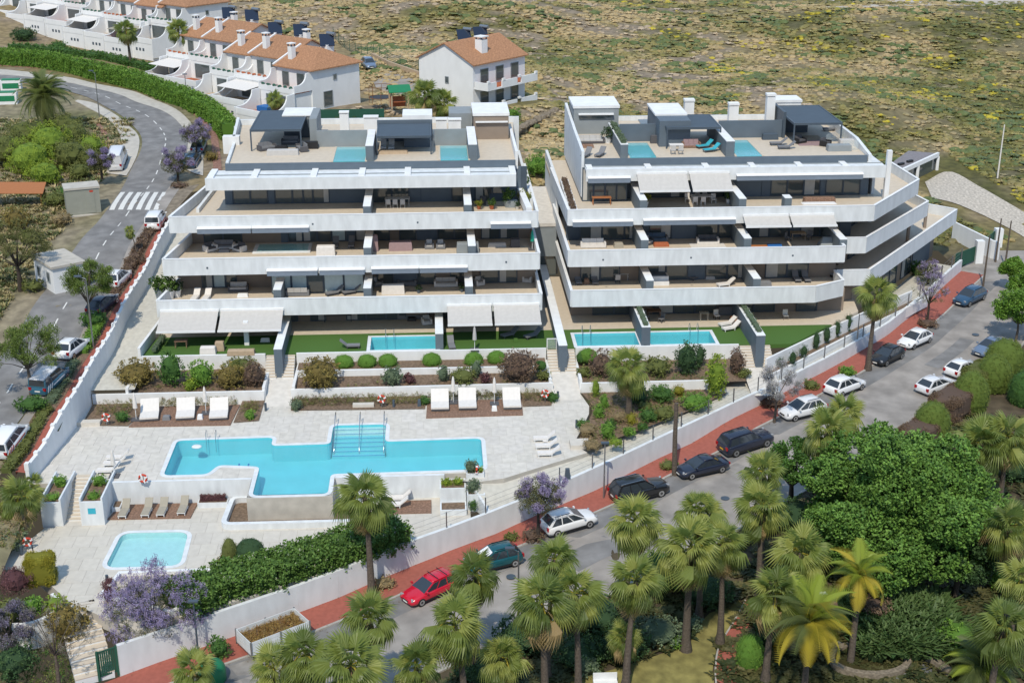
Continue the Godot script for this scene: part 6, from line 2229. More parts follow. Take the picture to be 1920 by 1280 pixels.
func furniture() -> void:
	# pool loungers
	var db := daybed()
	var dl := [["white daybed nearest the lifebuoy on the lower brown sun deck", 262, 791, 0.12], ["white daybed between the round dark table and the white cube", 330, 789, 0.1], ["white daybed beside the flower bed and the passage", 393, 789, 0.08], ["white daybed with a dark spot on its mattress by the rose bed", 825, 772, 0.0], ["white daybed in the middle behind the large pool", 877, 770, 0.0], ["white daybed beside the rose bed with the second lifebuoy", 961, 769, 0.0]]
	for k in 6:
		var at := px(dl[k][1] + (14 if k < 3 else 0), dl[k][2], 0.1)
		at.z -= 1.15
		if k == 0:
			db.position = at
			db.rotation.y = dl[0][3]
			db.set_meta("label", dl[0][0])
		else: dup(db, dl[k][0], at, dl[k][3])
	var pl := [["closed white parasol beside the lifebuoy bed", 255, 787], ["closed white parasol between the last two daybeds of the plank deck", 386, 775], ["closed white parasol between the daybeds with the red mark", 850, 755], ["closed white parasol with a table at its foot", 927, 757]]
	for p in pl: parasol(p[0], px(p[1], p[2], 0.1), "fabric", 2.5)
	covered("side_table", "small white cube table beside the third daybed", "table", px(375, 785, 0.1), 0.5, 0.45, 0.5, "whitewall")
	covered("side_table", "small grey rounded table between two daybeds", "table", px(312, 786, 0.1), 0.7, 0.4, 0.6, "greyfab")
	covered("side_table", "small white table under the closed parasol behind the pool", "table", px(927, 769, 0.1), 0.5, 0.45, 0.5, "whitewall")
	var lg := lounger("beige", "whitewall", "sun_lounger", "beige loungers on the lower plank deck")
	var ll := [["beige lounger at the outer end of the lower plank deck", 229, 973], ["second beige lounger from the small planter", 272, 971], ["third beige lounger from the small planter", 301, 970], ["beige lounger next to the dark red planter", 340, 967]]
	for k in 4:
		var at := px(ll[k][1], ll[k][2], -1.88)
		at.z -= 1.0
		if k == 0:
			lg.position = at
			lg.set_meta("label", ll[0][0])
			lg.rotation.y = -0.05
		else: dup(lg, ll[k][0], at, -0.05)
	var wl := lounger("fabric", "whitewall", "sun_lounger", "white loungers on the pool deck")
	var wq := [["white lounger of the three by the garden, with a hat on it", 1022, 826, -PI / 2], ["middle white lounger of the three by the garden", 1026, 840, -PI / 2], ["white lounger of the three by the garden, lowest in the row", 1030, 854, -PI / 2], ["white lounger behind the closed parasol near the hill wall", 222, 862, -PI / 2], ["white lounger in the middle under the closed parasol", 217, 873, -PI / 2], ["white lounger with the dark parasol base at its foot", 205, 886, -PI / 2]]
	for k in 6:
		var at := px(wq[k][1], wq[k][2], 0.0)
		if k == 0:
			wl.position = at
			wl.rotation.y = wq[0][3]
			wl.set_meta("label", wq[0][0])
		else: dup(wl, wq[k][0], at, wq[k][3])
	parasol("closed white parasol among three loungers on the open deck", px(214, 893, 0), "fabric", 2.3)
	var st := mb()
	lathe(st, Vector3.ZERO, [Vector2(0.22, 0), Vector2(0.1, 0.02), Vector2(0.08, 0.12), Vector2(0, 0.13)], 12)
	var hat := obj(st, "sun_hat", M.fabric)
	hat.position = px(1022, 826, 0.36)
	tag(hat, "pale sun hat lying on the white lounger", "hat")
	for q in [["white framed lounger behind the big palm", 745, 950], ["second white framed lounger behind the big palm", 750, 938]]: dup(wl, q[0], px(q[1], q[2], -1.88), -PI / 2)
	# lifebuoys, bollards, bins
	lifebuoy("orange lifebuoy in the flower bed beside the daybeds", px(200, 797, 0.05), 0.8)
	lifebuoy("faded lifebuoy on a post behind the stone block bench", px(716, 764, 0.05), 0.9)
	lifebuoy("orange lifebuoy at the end of the rose bed by the second stairs", px(1022, 754, 0.05), 0.9)
	lifebuoy("dark red lifebuoy seen beyond the wall above the beige loungers", px(269, 907, 0.02), 0.55)
	lifebuoy("red lifebuoy on a post by the yucca planter", px(893, 893, 0.0), 0.6, 1.3)
	lifebuoy("red lifebuoy on a white board beside the lower garden", px(52, 1030, -2.0), 0.7, 0.4)
	for q in [["dark bollard lamp at the curved garden edge", 1081, 802, 0], ["dark bollard lamp beside the small rose bed wall", 738, 764, 0], ["dark bollard lamp at the hill wall behind the deck", 118, 825, 0], ["dark bollard lamp by the second stairs wall", 1046, 748, 0], ["dark bollard lamp beside the pebble bed", 201, 1095, -2], ["dark bollard lamp at the clipped yellow bush", 40, 1040, -2], ["dark bollard lamp by the garden wall of the passage", 498, 770, 0]]:
		st = mb()
		cyl(st, Vector3.ZERO, 0.11, 0.11, 0.75, 8)
		var b := obj(st, "bollard_lamp", M.darkgrey)
		b.position = px(q[1], q[2], q[3])
		tag(b, q[0], "bollard lamp", "bollard lamps round the terraces")
	covered("litter_bin", "grey litter bin beside the rose bed", "bin", px(786, 762, 0), 0.35, 0.75, 0.35, "darkgrey")
	covered("litter_bin", "dark litter bin on the walkway by the wire fence", "bin", px(1064, 895, -0.6), 0.45, 0.85, 0.45, "darkgrey")
	# poles
	street_lamp("tall thin lamp post on the inside of the bend", gt(186, 222), 6.5, Vector3(-0.5, 0.2, 0))
	street_lamp("thin lamp post beside the white off-road car on the hill", gt(175, 655), 7.0, Vector3(-0.7, 0.1, 0))
	street_lamp("dark lamp post on the footway by the long black car", gt(1132, 936), 5.0)
	street_lamp("tall lamp post at the park edge between the fan palms", gt(972, 1198), 7.0, Vector3(-0.6, 0.25, 0.2))
	street_lamp("dark lamp post at the corner of the white wall and hedge", gt(372, 1236), 4.5, Vector3.ZERO, "darkgrey")
	street_lamp("lamp post half hidden behind the long hedge", gt(350, 190), 4.0)
	street_lamp("lamp post with a side arm on the walkway by the cypresses", px(1607, 645, 0.2), 3.2, Vector3(1.0, 0.0, 0.2))
	for q in [["pale wooden pole on the edge of the wild field", 1871, 334, 7.6, "fabric"], ["brown wooden pole beside the parked blue car", 1844, 537, 6.0, "bark"], ["brown wooden pole with a round top at the street corner", 1885, 500, 5.6, "bark"], ["slim wooden pole behind the green gate", 1867, 492, 5.4, "bark"]]:
		st = mb()
		tube(st, [Vector3.ZERO, Vector3(0.05, q[3], 0)], [0.13, 0.08], 8)
		var b := obj(st, "wooden_pole", M[q[4]])
		b.position = gt(q[1], q[2])
		tag(b, q[0], "pole")
	terrace_things()

func terrace_things() -> void:
	var st: SurfaceTool
	var F0 := 2.32
	var F1 := 5.2
	var F2 := 8.4
	var F3 := 11.55
	var FR := 15.95
	var low := lounger("greyfab", "darkfab", "sun_lounger")
	var grp := [["grey lounger on the lawn beside the private pool", 655, 652, F0, PI / 2], ["patterned lounger on the lawn next to the pool wall", 846, 650, F0, 0.1], ["grey lounger on the lawn under the edge of the awnings", 957, 630, F0, -1.0], ["grey lounger on the lawn nearest the glass gate", 1000, 632, F0, -1.0],
		["dark lounger on the glazed first floor terrace", 628, 552, F1, -1.1], ["dark lounger beside the dividing wall on the first floor", 660, 550, F1, -1.1],
		["grey lounger by the dividing wall on the second floor", 629, 462, F2, 0.0], ["pale lounger beyond it on the second floor", 659, 461, F2, 0.0],
		["beige chair lounger with the small table on the first floor corner", 1084, 530, F1, 0.0], ["beige chair lounger beyond the small table on the first floor", 1115, 530, F1, 0.0], ["grey lounger near the low round table, first floor", 1307, 522, F1, -0.9], ["grey lounger under the slab beside the planted wall", 1358, 518, F1, -0.9],
		["beige lounger with footrest near the wicker box", 1493, 525, F1, 0.0], ["second beige lounger near the black sofa corner", 1511, 525, F1, 0.0],
		["grey roof lounger beside the white side wall", 1100, 293, FR, -0.5], ["grey roof lounger near the dividing wall with planter", 1126, 292, FR, -0.5],
		["dark roof lounger by the second plunge pool", 1461, 272, FR, -PI / 2], ["dark roof lounger nearest the roof edge", 1476, 279, FR, -PI / 2], ["dark roof lounger under the far glass screen", 1560, 245, FR, -PI / 2]]
	for k in grp.size():
		var at := px(grp[k][1], grp[k][2], grp[k][3])
		if k == 0:
			low.position = at
			low.rotation.y = grp[0][4]
			low.set_meta("label", grp[0][0])
		else: dup(low, grp[k][0], at, grp[k][4])
	var wh := lounger("fabric", "whitewall", "sun_lounger")
	var wg := [["white lounger on the first floor beside the potted trees", 367, 560, F1, -0.12], ["second white lounger on the first floor by the sofa", 388, 560, F1, -0.12], ["white lounger of a pair beside the last private pool", 1372, 618, F0, -1.2], ["white lounger of a pair nearer the dark wall", 1365, 610, F0, -1.2], ["white lounger by the planted dividing wall, first floor", 1362, 536, F1, -1.3], ["white roof lounger under the dark louvred roof", 719, 278, FR, 0.0], ["second white roof lounger under the dark louvred roof", 734, 278, FR, 0.0]]
	for k in wg.size():
		var at := px(wg[k][1], wg[k][2], wg[k][3])
		if k == 0:
			wh.position = at
			wh.rotation.y = wg[0][4]
			wh.set_meta("label", wg[0][0])
		else: dup(wh, wg[k][0], at, wg[k][4])
	var bl := lounger("sky", "darkfab", "sun_lounger")
	bl.position = px(1335, 284, FR)
	bl.rotation.y = -1.2
	bl.set_meta("label", "turquoise roof lounger under the louvred roof edge")
	dup(bl, "second turquoise roof lounger closer to the grey box", px(1322, 277, FR), -1.2)
	sofa("grey two seat sofa on the first floor terrace", px(447, 545, F1), 0, 2.0, "cushion", "darkfab")
	sofa("white sofa with dark cushions between curved armchairs", px(419, 466, F2), 0, 2.3, "greyfab", "fabric")
	sofa("curved cream armchair on the second floor, outer side", px(394, 470, F2), 0.7, 1.3, "darkfab", "fabric")
	sofa("curved cream armchair on the second floor, pool side", px(449, 470, F2), -0.7, 1.3, "darkfab", "fabric")
	covered("coffee_table", "low grey coffee table between cream armchairs", "table", px(420, 472, F2), 1.1, 0.35, 0.7, "greyfab")
	covered("white_cover", "white covered box beside the glazed terrace pool", "covered furniture", px(611, 478, F2), 1.9, 1.0, 1.0, "fabric")
	covered("covered_table", "mauve covered table on the second floor", "covered furniture", px(751, 468, F2), 2.4, 0.9, 1.0, "mauve")
	covered("covered_parasol", "mauve covered upright parasol by the dividing wall", "covered furniture", px(704, 470, F2), 0.6, 1.7, 0.6, "mauve")
	sofa("pale armchair on the second floor beside the covered table", px(805, 465, F2), 0, 0.95, "cushion", "greyfab")
	sofa("second pale armchair on the second floor", px(826, 465, F2), 0, 0.95, "cushion", "greyfab")
	covered("covered_table", "grey-green covered table near the second floor corner", "covered furniture", px(877, 472, F2), 2.3, 1.0, 1.1, "midgrey")
	covered("bench", "low grey bench by the second floor wall", "bench", px(932, 462, F2), 1.9, 0.45, 0.6, "cushion")
	covered("covered_grill", "dark covered cube near the second floor corner", "covered furniture", px(966, 462, F2), 1.0, 0.9, 0.9, "darkfab")
	parasol("closed teal parasol at the corner of the second floor", px(998, 468, F2), "teal", 2.0)
	covered("side_table", "white table in front of the first floor sofa", "table", px(455, 556, F1), 1.1, 0.35, 0.6, "whitewall")
	sofa("long grey bench sofa before the glazed first floor room", px(558, 553, F1), PI, 2.3, "cushion", "greyfab")
	covered("bar_counter", "cream bar counter on the first floor", "counter", px(737, 550, F1), 2.3, 1.0, 0.7, "fabric")
	sofa("long cream sofa on the first floor terrace", px(836, 536, F1), 0, 2.4, "cushion", "fabric")
	sofa("pale armchair behind the cream bar counter", px(707, 536, F1), 0.5, 1.0, "cushion", "greyfab")
	sofa("pale grey sofa deep in the first floor shade", px(763, 534, F1), 0, 1.9, "greyfab", "greyfab")
	pot("small round topiary pot on the first floor, near the counter", px(785, 549, F1), 0.7, "darkgrey", 2)
	pot("small round topiary pot by the next dividing wall", px(866, 547, F1), 0.7, "darkgrey", 2)
	table("dining_table", "dark dining table at the first floor corner", px(950, 523, F1), 1.8, 0.9, 0.75, "darkfab")
	for q in [[930, 524, 0.6], [970, 523, -0.6], [950, 518, 0.0]]: chair("dark corner table chair, first floor, %s" % {930: "on the planter wall side", 970: "on the outer wall side", 950: "behind the table"}[q[0]], px(q[0], q[1], F1), q[2], "darkfab", "darkfab", "chairs at the dark corner table")
	sofa("pale armchair beside the first floor dividing wall", px(898, 534, F1), 0.4, 0.95, "cushion", "fabric")
	sofa("pale armchair at the far first floor corner", px(990, 528, F1), -0.4, 0.95, "cushion", "fabric")
	table("dining_table", "grey outdoor dining table on the top floor", px(745, 384, F3), 2.6, 1.0, 0.78, "cushion")
	for q in [[728, 389], [741, 389], [755, 389]]: chair("pale chair under the grey top floor table, %s" % {728: "dividing wall end", 741: "middle one", 755: "window panel end"}[q[0]], px(q[0], q[1], F3), PI, "cushion", "cushion", "chairs at the top floor dining table")
	for q in [["dark grill among pots at the top floor corner", 905, 383, 0.7, 0.9, "darkfab"], ["dark cabinet under the top floor canopy", 930, 376, 1.6, 0.8, "darkgrey"], ["grey planter box at the top floor corner", 962, 388, 1.0, 0.8, "midgrey"]]: covered("garden_box", q[0], "box", px(q[1], q[2], F3), q[3], q[4], 0.6, q[5])
	pot("tall potted tree in the top floor corner", px(952, 388, F3), 1.5, "midgrey", 0)
	for q in [["green potted shrub among clutter on the top floor", 922, 392, 0.9, 0], ["pale potted grass on the top floor beside the dividing wall", 898, 392, 0.8, 1], ["yellow-green potted shrub along the top floor side", 980, 382, 1.2, 1], ["yellow-green potted shrub at the top floor front corner", 992, 388, 1.1, 1], ["green potted shrub further along the top floor side", 985, 360, 1.3, 0], ["pale potted shrub at the end of the canopy", 981, 345, 1.2, 1], ["dark potted shrub near the top floor parapet", 970, 392, 0.7, 2]]: pot(q[0], px(q[1], q[2], F3), q[3], "terracotta" if q[4] != 2 else "fabric", q[4])
	for q in [["leafy potted tree at the first floor corner by the ramp", 300, 558, 1.9, "midgrey", 0], ["bright potted tree beside it on the first floor", 318, 560, 1.7, "whitewall", 0], ["potted shrub in a white tub on the first floor", 332, 556, 1.4, "whitewall", 2]]: pot(q[0], px(q[1], q[2], F1), q[3], q[4], q[5])
	pot("dark bushy plant in the shaded second floor corner", px(383, 452, F2), 1.4, "darkgrey", 2)
	# garden floor, shaded rooms
	table("dining_table", "long dark dining table in the shade behind the lawn", px(634, 601, F0), 2.8, 1.0, 0.75, "darkfab")
	for k in 4: chair(["first", "second", "third", "fourth"][k] + " white chair from the awnings at the long shaded table", px(611 + 15 * k, 598, F0), 0, "fabric", "darkfab", "white chairs at the shaded garden table")
	sofa("grey corner sofa in the shade above the private pool", px(775, 596, F0), 0, 3.2, "greyfab", "greyfab")
	sofa("pale armchair in the shade beside the white pool wall", px(800, 607, F0), 0.2, 1.0, "cushion", "fabric")
	covered("coffee_table", "dark low table in front of the shaded corner sofa", "table", px(772, 600, F0), 0.9, 0.35, 0.6, "black")
	parasol("closed pale blue parasol on the lawn by the wall", px(890, 656, F0), "cushion", 2.3)
	covered("side_table", "little green table on the lawn between loungers", "table", px(967, 640, F0), 0.5, 0.35, 0.4, "turf")
	covered("brick_stack", "pile of ochre slabs on the lawn by the wall", "pile", px(452, 664, F0), 2.6, 0.5, 0.8, "tan")
	covered("sack_heap", "heap of pale sacks on the lawn", "pile", px(390, 662, F0), 1.5, 0.7, 0.8, "fabric")
	covered("board_stack", "stack of brown boards leaning on the lawn", "pile", px(412, 656, F0), 0.9, 0.9, 0.7, "tan")
	table("picnic_table", "brown folding table in the shade of the awning", px(340, 650, F0), 1.2, 0.8, 0.7, "wood")
	covered("garden_stool", "white stool under the second awning", "stool", px(497, 640, F0), 0.9, 0.4, 0.4, "fabric")
	st = mb()
	box(st, -0.22, 0, -0.22, 0.22, 2.4, 0.22)
	var c := obj(st, "column", M.whitewall)
	c.position = px(463, 646, F0)
	tag(c, "white square column under the awnings", "column")
	# the other building
	sofa("long white sofa on the second floor near the stairs wall", px(1112, 463, F2), 0, 2.6, "fabric", "fabric")
	covered("side_table", "pale green box table beside the white sofa", "table", px(1160, 463, F2), 1.0, 0.5, 0.8, "beige")
	sofa("blue-grey sofa on the second floor", px(1230, 452, F2), 0, 2.4, "steelfab", "greyfab")
	covered("coffee_table", "red-brown coffee table before the blue-grey sofa", "table", px(1240, 461, F2), 1.6, 0.4, 0.7, "terracotta")
	sofa("tilted swing seat beside the dividing wall", px(1215, 458, F2), 0.6, 1.0, "cushion", "darkfab")
	sofa("white sofa with dark cushions on a pale rug", px(1327, 456, F2), 0, 2.3, "darkfab", "fabric")
	st = mb()
	box(st, -1.8, 0.004, -0.9, 1.8, 0.024, 0.9)
	var rug := obj(st, "rug", M.fabric)
	rug.position = px(1327, 460, F2)
	tag(rug, "pale outdoor rug under the white sofa", "rug")
	table("dining_table", "pale dining table near the glass covers, second floor", px(1496, 448, F2), 1.5, 1.0, 0.75, "tan")
	for q in [[1478, 452, 0.9], [1516, 449, -0.9], [1492, 440, 0.0]]: chair("dark chair at the pale second floor table, %s" % {1478: "paddleboard side", 1516: "skylight side", 1492: "window side"}[q[0]], px(q[0], q[1], F2), q[2], "greyfab", "darkfab", "chairs at the pale dining table")
	chair("single pale folding chair beside the last dividing wall", px(1546, 442, F2), -0.5, "cushion", "darkfab")
	for q in [["orange and pale blue paddleboards along the second floor parapet", 1418, 464, 2.4, 0.3, "orange"], ["blue and white cushion heap by the second floor parapet", 1452, 463, 1.6, 0.35, "blue"], ["white rolled mats by the second floor parapet", 1400, 463, 1.0, 0.35, "fabric"]]: covered("beach_gear", q[0], "beach gear", px(q[1], q[2], F2), q[3], q[4], 0.5, q[5])
	st = mb()
	hexa(st, [Vector3(-1.1, 0, -0.6), Vector3(1.1, 0, -0.6), Vector3(1.1, 0, 0.6), Vector3(-1.1, 0, 0.6), Vector3(-0.7, 0.9, -0.2), Vector3(0.9, 0.9, -0.2), Vector3(0.9, 0.9, 0.1), Vector3(-0.7, 0.9, 0.1)])
	var gc := obj(st, "glass_cover", M.midgrey)
	gc.position = px(1555, 460, F2)
	tag(gc, "grey sloped skylight cover at the second floor corner", "skylight")
	covered("side_table", "small brown table between the beige chair loungers", "table", px(1100, 532, F1), 0.6, 0.6, 0.5, "wood")
	table("dining_table", "pale dining table in the first floor shade", px(1163, 524, F1), 1.6, 0.9, 0.75, "cushion")
	for q in [[1148, 524, 0.9], [1178, 524, -0.9], [1158, 530, PI], [1168, 518, 0.0]]: chair("pale chair at the first floor table, %s" % {1148: "lounger side", 1178: "hot tub side", 1158: "parapet side", 1168: "window side"}[q[0]], px(q[0], q[1], F1), q[2], "cushion", "darkfab", "chairs at the pale first floor table")
	var hot := thing("hot_tub", "white square hot tub with a dark cover on the first floor", "hot tub", px(1233, 532, F1))
	st = mb()
	box(st, -1.1, 0, -1.8, 1.1, 0.85, 0.2)
	box(st, -1.1, 0, 0.2, 1.1, 0.4, 0.6)
	obj(st, "shell", M.whitewall, hot)
	st = mb()
	box(st, -0.9, 0.85, -1.6, 0.9, 0.93, 0.0)
	obj(st, "cover", M.grey, hot)
	covered("coffee_table", "low grey table between the first floor loungers", "table", px(1331, 522, F1), 1.0, 0.35, 0.8, "cushion")
	covered("wicker_box", "grey wicker storage box at the first floor parapet", "box", px(1426, 535, F1), 2.2, 0.5, 0.8, "greyfab")
	table("dining_table", "dark table in the shaded first floor room", px(1440, 512, F1), 1.6, 0.9, 0.75, "darkfab")
	for q in [[1422, 514, 0.8], [1460, 512, -0.8]]: chair("dark chair at the shaded first floor table", px(q[0], q[1], F1), q[2], "greyfab", "darkfab", "chairs at the dark first floor table")
	sofa("black wicker sofa at the chamfered first floor corner", px(1562, 518, F1), -1.0, 2.2, "greyfab", "black")
	table("bar_table", "brown round-topped table on the garden floor", px(1226, 594, F0), 1.4, 0.9, 0.75, "wood")
	for q in [[1212, 600, 0.8], [1240, 604, -0.8]]: chair("dark chair at the brown garden floor table", px(q[0], q[1], F0), q[2], "greyfab", "darkfab", "chairs at the brown garden table")
	table("side_table", "tall pale green table beside the pool ladder", px(1320, 600, F0), 0.9, 0.6, 0.85, "beige")
	chair("white chair with dark frame in the garden floor shade", px(1344, 598, F0), 0.2, "fabric", "black")
	covered("ottoman", "orange cube seat in front of the dark wall", "stool", px(1376, 602, F0), 0.7, 0.55, 0.6, "orange")
	covered("covered_sofa", "dark grey covered sofa in the garden floor shade", "covered furniture", px(1362, 588, F0), 1.8, 0.9, 0.9, "greyfab")
	chair("single pale chair on the garden floor by the last lawn", px(1473, 598, F0), 0.0, "fabric", "darkfab")
	parasol("closed cream parasol beside the white lounger pair", px(1401, 622, F0), "beige", 1.9)
	# top floor of the other building
	table("dining_table", "white dining table under the long awning", px(1315, 379, F3), 2.2, 1.0, 0.75, "fabric")
	for q in [[1289, 379, 0.0], [1303, 384, PI], [1318, 384, PI], [1338, 380, 0.0], [1308, 371, 0.0], [1322, 371, 0.0]]: chair("white chair under the long awning, %s" % {1289: "at the table's end by the potted shrub", 1303: "front side, closer to the yellow-green shrub", 1318: "front side, closer to the green shrub", 1338: "at the table's end by the green shrub", 1308: "behind the table, yellow-green shrub side", 1322: "behind the table, green shrub side"}[q[0]], px(q[0], q[1], F3), q[2], "fabric", "fabric", "white chairs under the awning")
	pot("yellow-green potted shrub under the awning", px(1211, 386, F3), 1.1, "whitewall", 1)
	pot("green potted shrub beside the white dining chairs", px(1366, 381, F3), 1.0, "whitewall", 0)
	table("console_table", "orange-brown table behind the corner glass", px(1128, 383, F3), 2.0, 0.7, 0.8, "orange")
	covered("bar_bench", "long curved brown bar with a pale top", "counter", px(1536, 381, F3), 3.4, 0.7, 0.8, "wood")
	covered("oval_table", "pale oval top lying on the curved brown bar", "table", px(1536, 381, F3 + 0.7), 3.6, 0.08, 1.0, "fabric")
	# roof terraces
	covered("covered_sofa", "long grey covered sofa on the roof edge", "covered furniture", px(530, 290, FR), 3.4, 0.6, 0.9, "cushion")
	for q in [["grey corner lounge under the dark louvred roof", 500, 281, 0.6], ["pale lounge seat under the dark louvred roof", 545, 270, 0.0], ["dark lounge seat beside the grey screen", 566, 282, -1.2]]: sofa(q[0], px(q[1], q[2], FR), q[3], 2.0, "greyfab", "darkfab")
	covered("coffee_table", "dark low table among the roof lounge seats", "table", px(527, 279, FR), 1.4, 0.35, 1.0, "black")
	covered("storage_box", "black storage box in front of the grey roof screen", "box", px(583, 278, FR), 1.6, 0.8, 0.7, "black")
	covered("low_platform", "wide low wooden platform under the white roof loungers", "platform", px(735, 286, FR), 3.4, 0.25, 1.4, "tan")
	sofa("long grey bench against the blue-grey stair house", px(1106, 268, FR), 0, 3.2, "cushion", "darkfab")
	covered("coffee_table", "low brown table in front of the long roof bench", "table", px(1100, 276, FR), 1.6, 0.35, 0.7, "wood")
	pot("bushy potted olive beside the roof bench", px(1140, 268, FR), 1.4, "whitewall", 2)
	table("dining_table", "white roof table near the plunge pool", px(1268, 283, FR), 1.5, 0.9, 0.75, "fabric")
	for q in [[1262, 289, PI], [1276, 289, PI]]: chair("grey chair at the white roof table", px(q[0], q[1], FR), q[2], "cushion", "metal", "chairs at the white roof table")
	sofa("rose coloured daybed under the louvred roof", px(1296, 276, FR), 0, 2.0, "mauve", "wood")
	covered("grill", "dark and red grill beside the plunge pool", "grill", px(1226, 268, FR), 0.8, 0.9, 0.6, "darkfab")
	covered("storage_box", "dark box against the long dark roof screen", "box", px(1444, 261, FR), 1.8, 0.7, 0.7, "darkgrey")
	for q in [["green-grey covered sofa inside the glass corner", 1573, 282, 2.6, 0.7, "midgrey"], ["pale covered sofa beside the splayed roof wall", 1588, 272, 1.8, 0.7, "cushion"]]: covered("covered_sofa", q[0], "covered furniture", px(q[1], q[2], FR), q[3], q[4], 1.0, q[5])
	for k in 3:
		st = mb()
		box(st, -0.95, 0, -1.3, 0.95, 0.04, 1.3)
		var rr := obj(st, "outdoor_rug", M.tan if k == 1 else M.mauve)
		rr.position = px(1510 + 14 * k, 268 - 9 * (k % 2), FR + 0.004 * (k + 1))
		tag(rr, ["brown outdoor rug near the roof loungers", "pale brown rug below the dark louvred roof", "mauve rug beside the covered roof sofas"][k], "rug")
	sofa("round dark lounge chair on the brown rug", px(1500, 268, FR), 0.5, 1.3, "darkfab", "black")
	sofa("dark lounge chair at the rug's outer corner", px(1548, 273, FR), 0.8, 1.2, "darkfab", "black")

# ---------- plants ----------
var leafm := {}

func leaf_meshes() -> void:
	for q in [["clump", 11, 0.62, 0.4], ["fine", 18, 0.4, 0.2], ["flower", 9, 0.35, 0.3]]:
		var st := mb()
		for k in int(q[1]):
			var c := Vector3(rng.randfn(), rng.randfn(), rng.randfn()).normalized() * (0.25 + 0.6 * rng.randf())
			var b := Basis.from_euler(Vector3(rng.randf_range(-1.1, 1.1), rng.randf() * TAU, rng.randf_range(-0.8, 0.8)))
			var l: float = q[2] * rng.randf_range(0.8, 1.25)
			var w: float = q[3] * rng.randf_range(0.8, 1.2)
			var a := c + b * Vector3(0, 0, -l / 2)
			var d := c + b * Vector3(0, 0, l / 2)
			var e := c + b * Vector3(-w / 2, 0.1 * w, 0)
			var f := c + b * Vector3(w / 2, 0.1 * w, 0)
			tri(st, a, e, d, b.y)
			tri(st, a, d, f, b.y)
		leafm[q[0]] = st.commit()
	for v in 2:
		var st := mb()
		blob(st, Vector3(7 * v, 0, 0), Vector3(0.75, 0.5, 0.75), 0.5, 2.0, 4, -0.1)
		var me := smooth(st).commit()
		st = mb()
		st.append_from(me, 0, Transform3D(Basis(), Vector3(-7 * v, 0, 0)))
		leafm[["tussock", "mound"][v]] = st.commit()
	for q in [["tuft", 12, 0.75], ["bushy", 16, 0.5]]:
		var st := mb()
		for k in int(q[1]):
			var a := rng.randf() * TAU
			var lean := rng.randf_range(0.25, 1.0) if q[0] == "tuft" else rng.randf_range(0.3, 1.3)
			var r := Vector3(cos(a), 0, sin(a))
			var s := Vector3(-sin(a), 0, cos(a)) * (0.09 if q[0] == "tuft" else 0.2)
			var o := r * rng.randf() * 0.45
			var m := o + r * lean * 0.35 + Vector3(0, 0.6 * q[2], 0)
			var t := o + r * lean * 0.8 + Vector3(0, q[2] * rng.randf_range(0.6, 1.0), 0)
			tri(st, o - s, o + s, m + s, Vector3.UP + r * 0.5)
			tri(st, o - s, m + s, m - s, Vector3.UP + r * 0.5)
			tri(st, m - s, m + s, t, Vector3.UP)
		leafm[q[0]] = st.commit()

func leaves(parent: Node, called: String, m: String, mesh: String, pts: Array, c0: Color, c1: Color, upright := false) -> MultiMeshInstance3D:
	var mm := MultiMesh.new()
	mm.transform_format = MultiMesh.TRANSFORM_3D
	mm.use_colors = true
	mm.mesh = leafm[mesh]
	mm.instance_count = pts.size()
	for i in pts.size():
		var s: float = pts[i][1] * rng.randf_range(0.8, 1.25)
		var b := Basis.from_euler(Vector3(0, rng.randf() * TAU, 0) if upright else Vector3(rng.randf_range(-0.6, 0.6), rng.randf() * TAU, rng.randf_range(-0.6, 0.6)))
		mm.set_instance_transform(i, Transform3D(b.scaled(Vector3(s, s * (0.8 if upright and m == "straw" else 1.0), s)), pts[i][0]))
		var c: Color = pts[i][2] if pts[i].size() > 2 else c0.lerp(c1, rng.randf())
		mm.set_instance_color(i, c * (rng.randf_range(0.9, 1.1) if upright else rng.randf_range(0.8, 1.2)))
	var o := MultiMeshInstance3D.new()
	o.multimesh = mm
	o.material_override = M[m]
	named(o, called, parent)
	o.set_meta("kind", "stuff")
	return o

const STYLES := {
	"moss": [Color(0.1, 0.15, 0.025), Color(0.19, 0.24, 0.05)],
	"bush": [Color(0.06, 0.125, 0.025), Color(0.13, 0.23, 0.05)],
	"deep": [Color(0.047, 0.115, 0.024), Color(0.101, 0.203, 0.041)], "bright": [Color(0.095, 0.203, 0.027), Color(0.189, 0.324, 0.054)], "ochre": [Color(0.149, 0.115, 0.034), Color(0.270, 0.216, 0.061)],
	"greygreen": [Color(0.095, 0.135, 0.081), Color(0.176, 0.230, 0.135)], "yellow": [Color(0.19, 0.185, 0.02), Color(0.38, 0.33, 0.035)], "brown": [Color(0.121, 0.081, 0.061), Color(0.216, 0.149, 0.095)],
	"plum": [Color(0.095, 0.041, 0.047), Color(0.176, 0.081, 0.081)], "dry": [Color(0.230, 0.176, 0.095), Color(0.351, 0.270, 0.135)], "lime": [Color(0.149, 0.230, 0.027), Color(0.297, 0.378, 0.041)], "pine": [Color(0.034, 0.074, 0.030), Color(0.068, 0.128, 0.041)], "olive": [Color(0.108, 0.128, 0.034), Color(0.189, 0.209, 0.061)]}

func ball(c: Vector3, r: Vector3, n: int, s: float, lo := 0.7) -> Array:
	var pts := []
	for k in n:
		var d := Vector3(rng.randfn(), rng.randfn(), rng.randfn()).normalized()
		var q := lerpf(lo, 1.0, sqrt(rng.randf())) * (1.0 + 0.22 * N.get_noise_3dv((c + d * r) * 22.0))
		pts.append([c + d * r * q, s])
	return pts

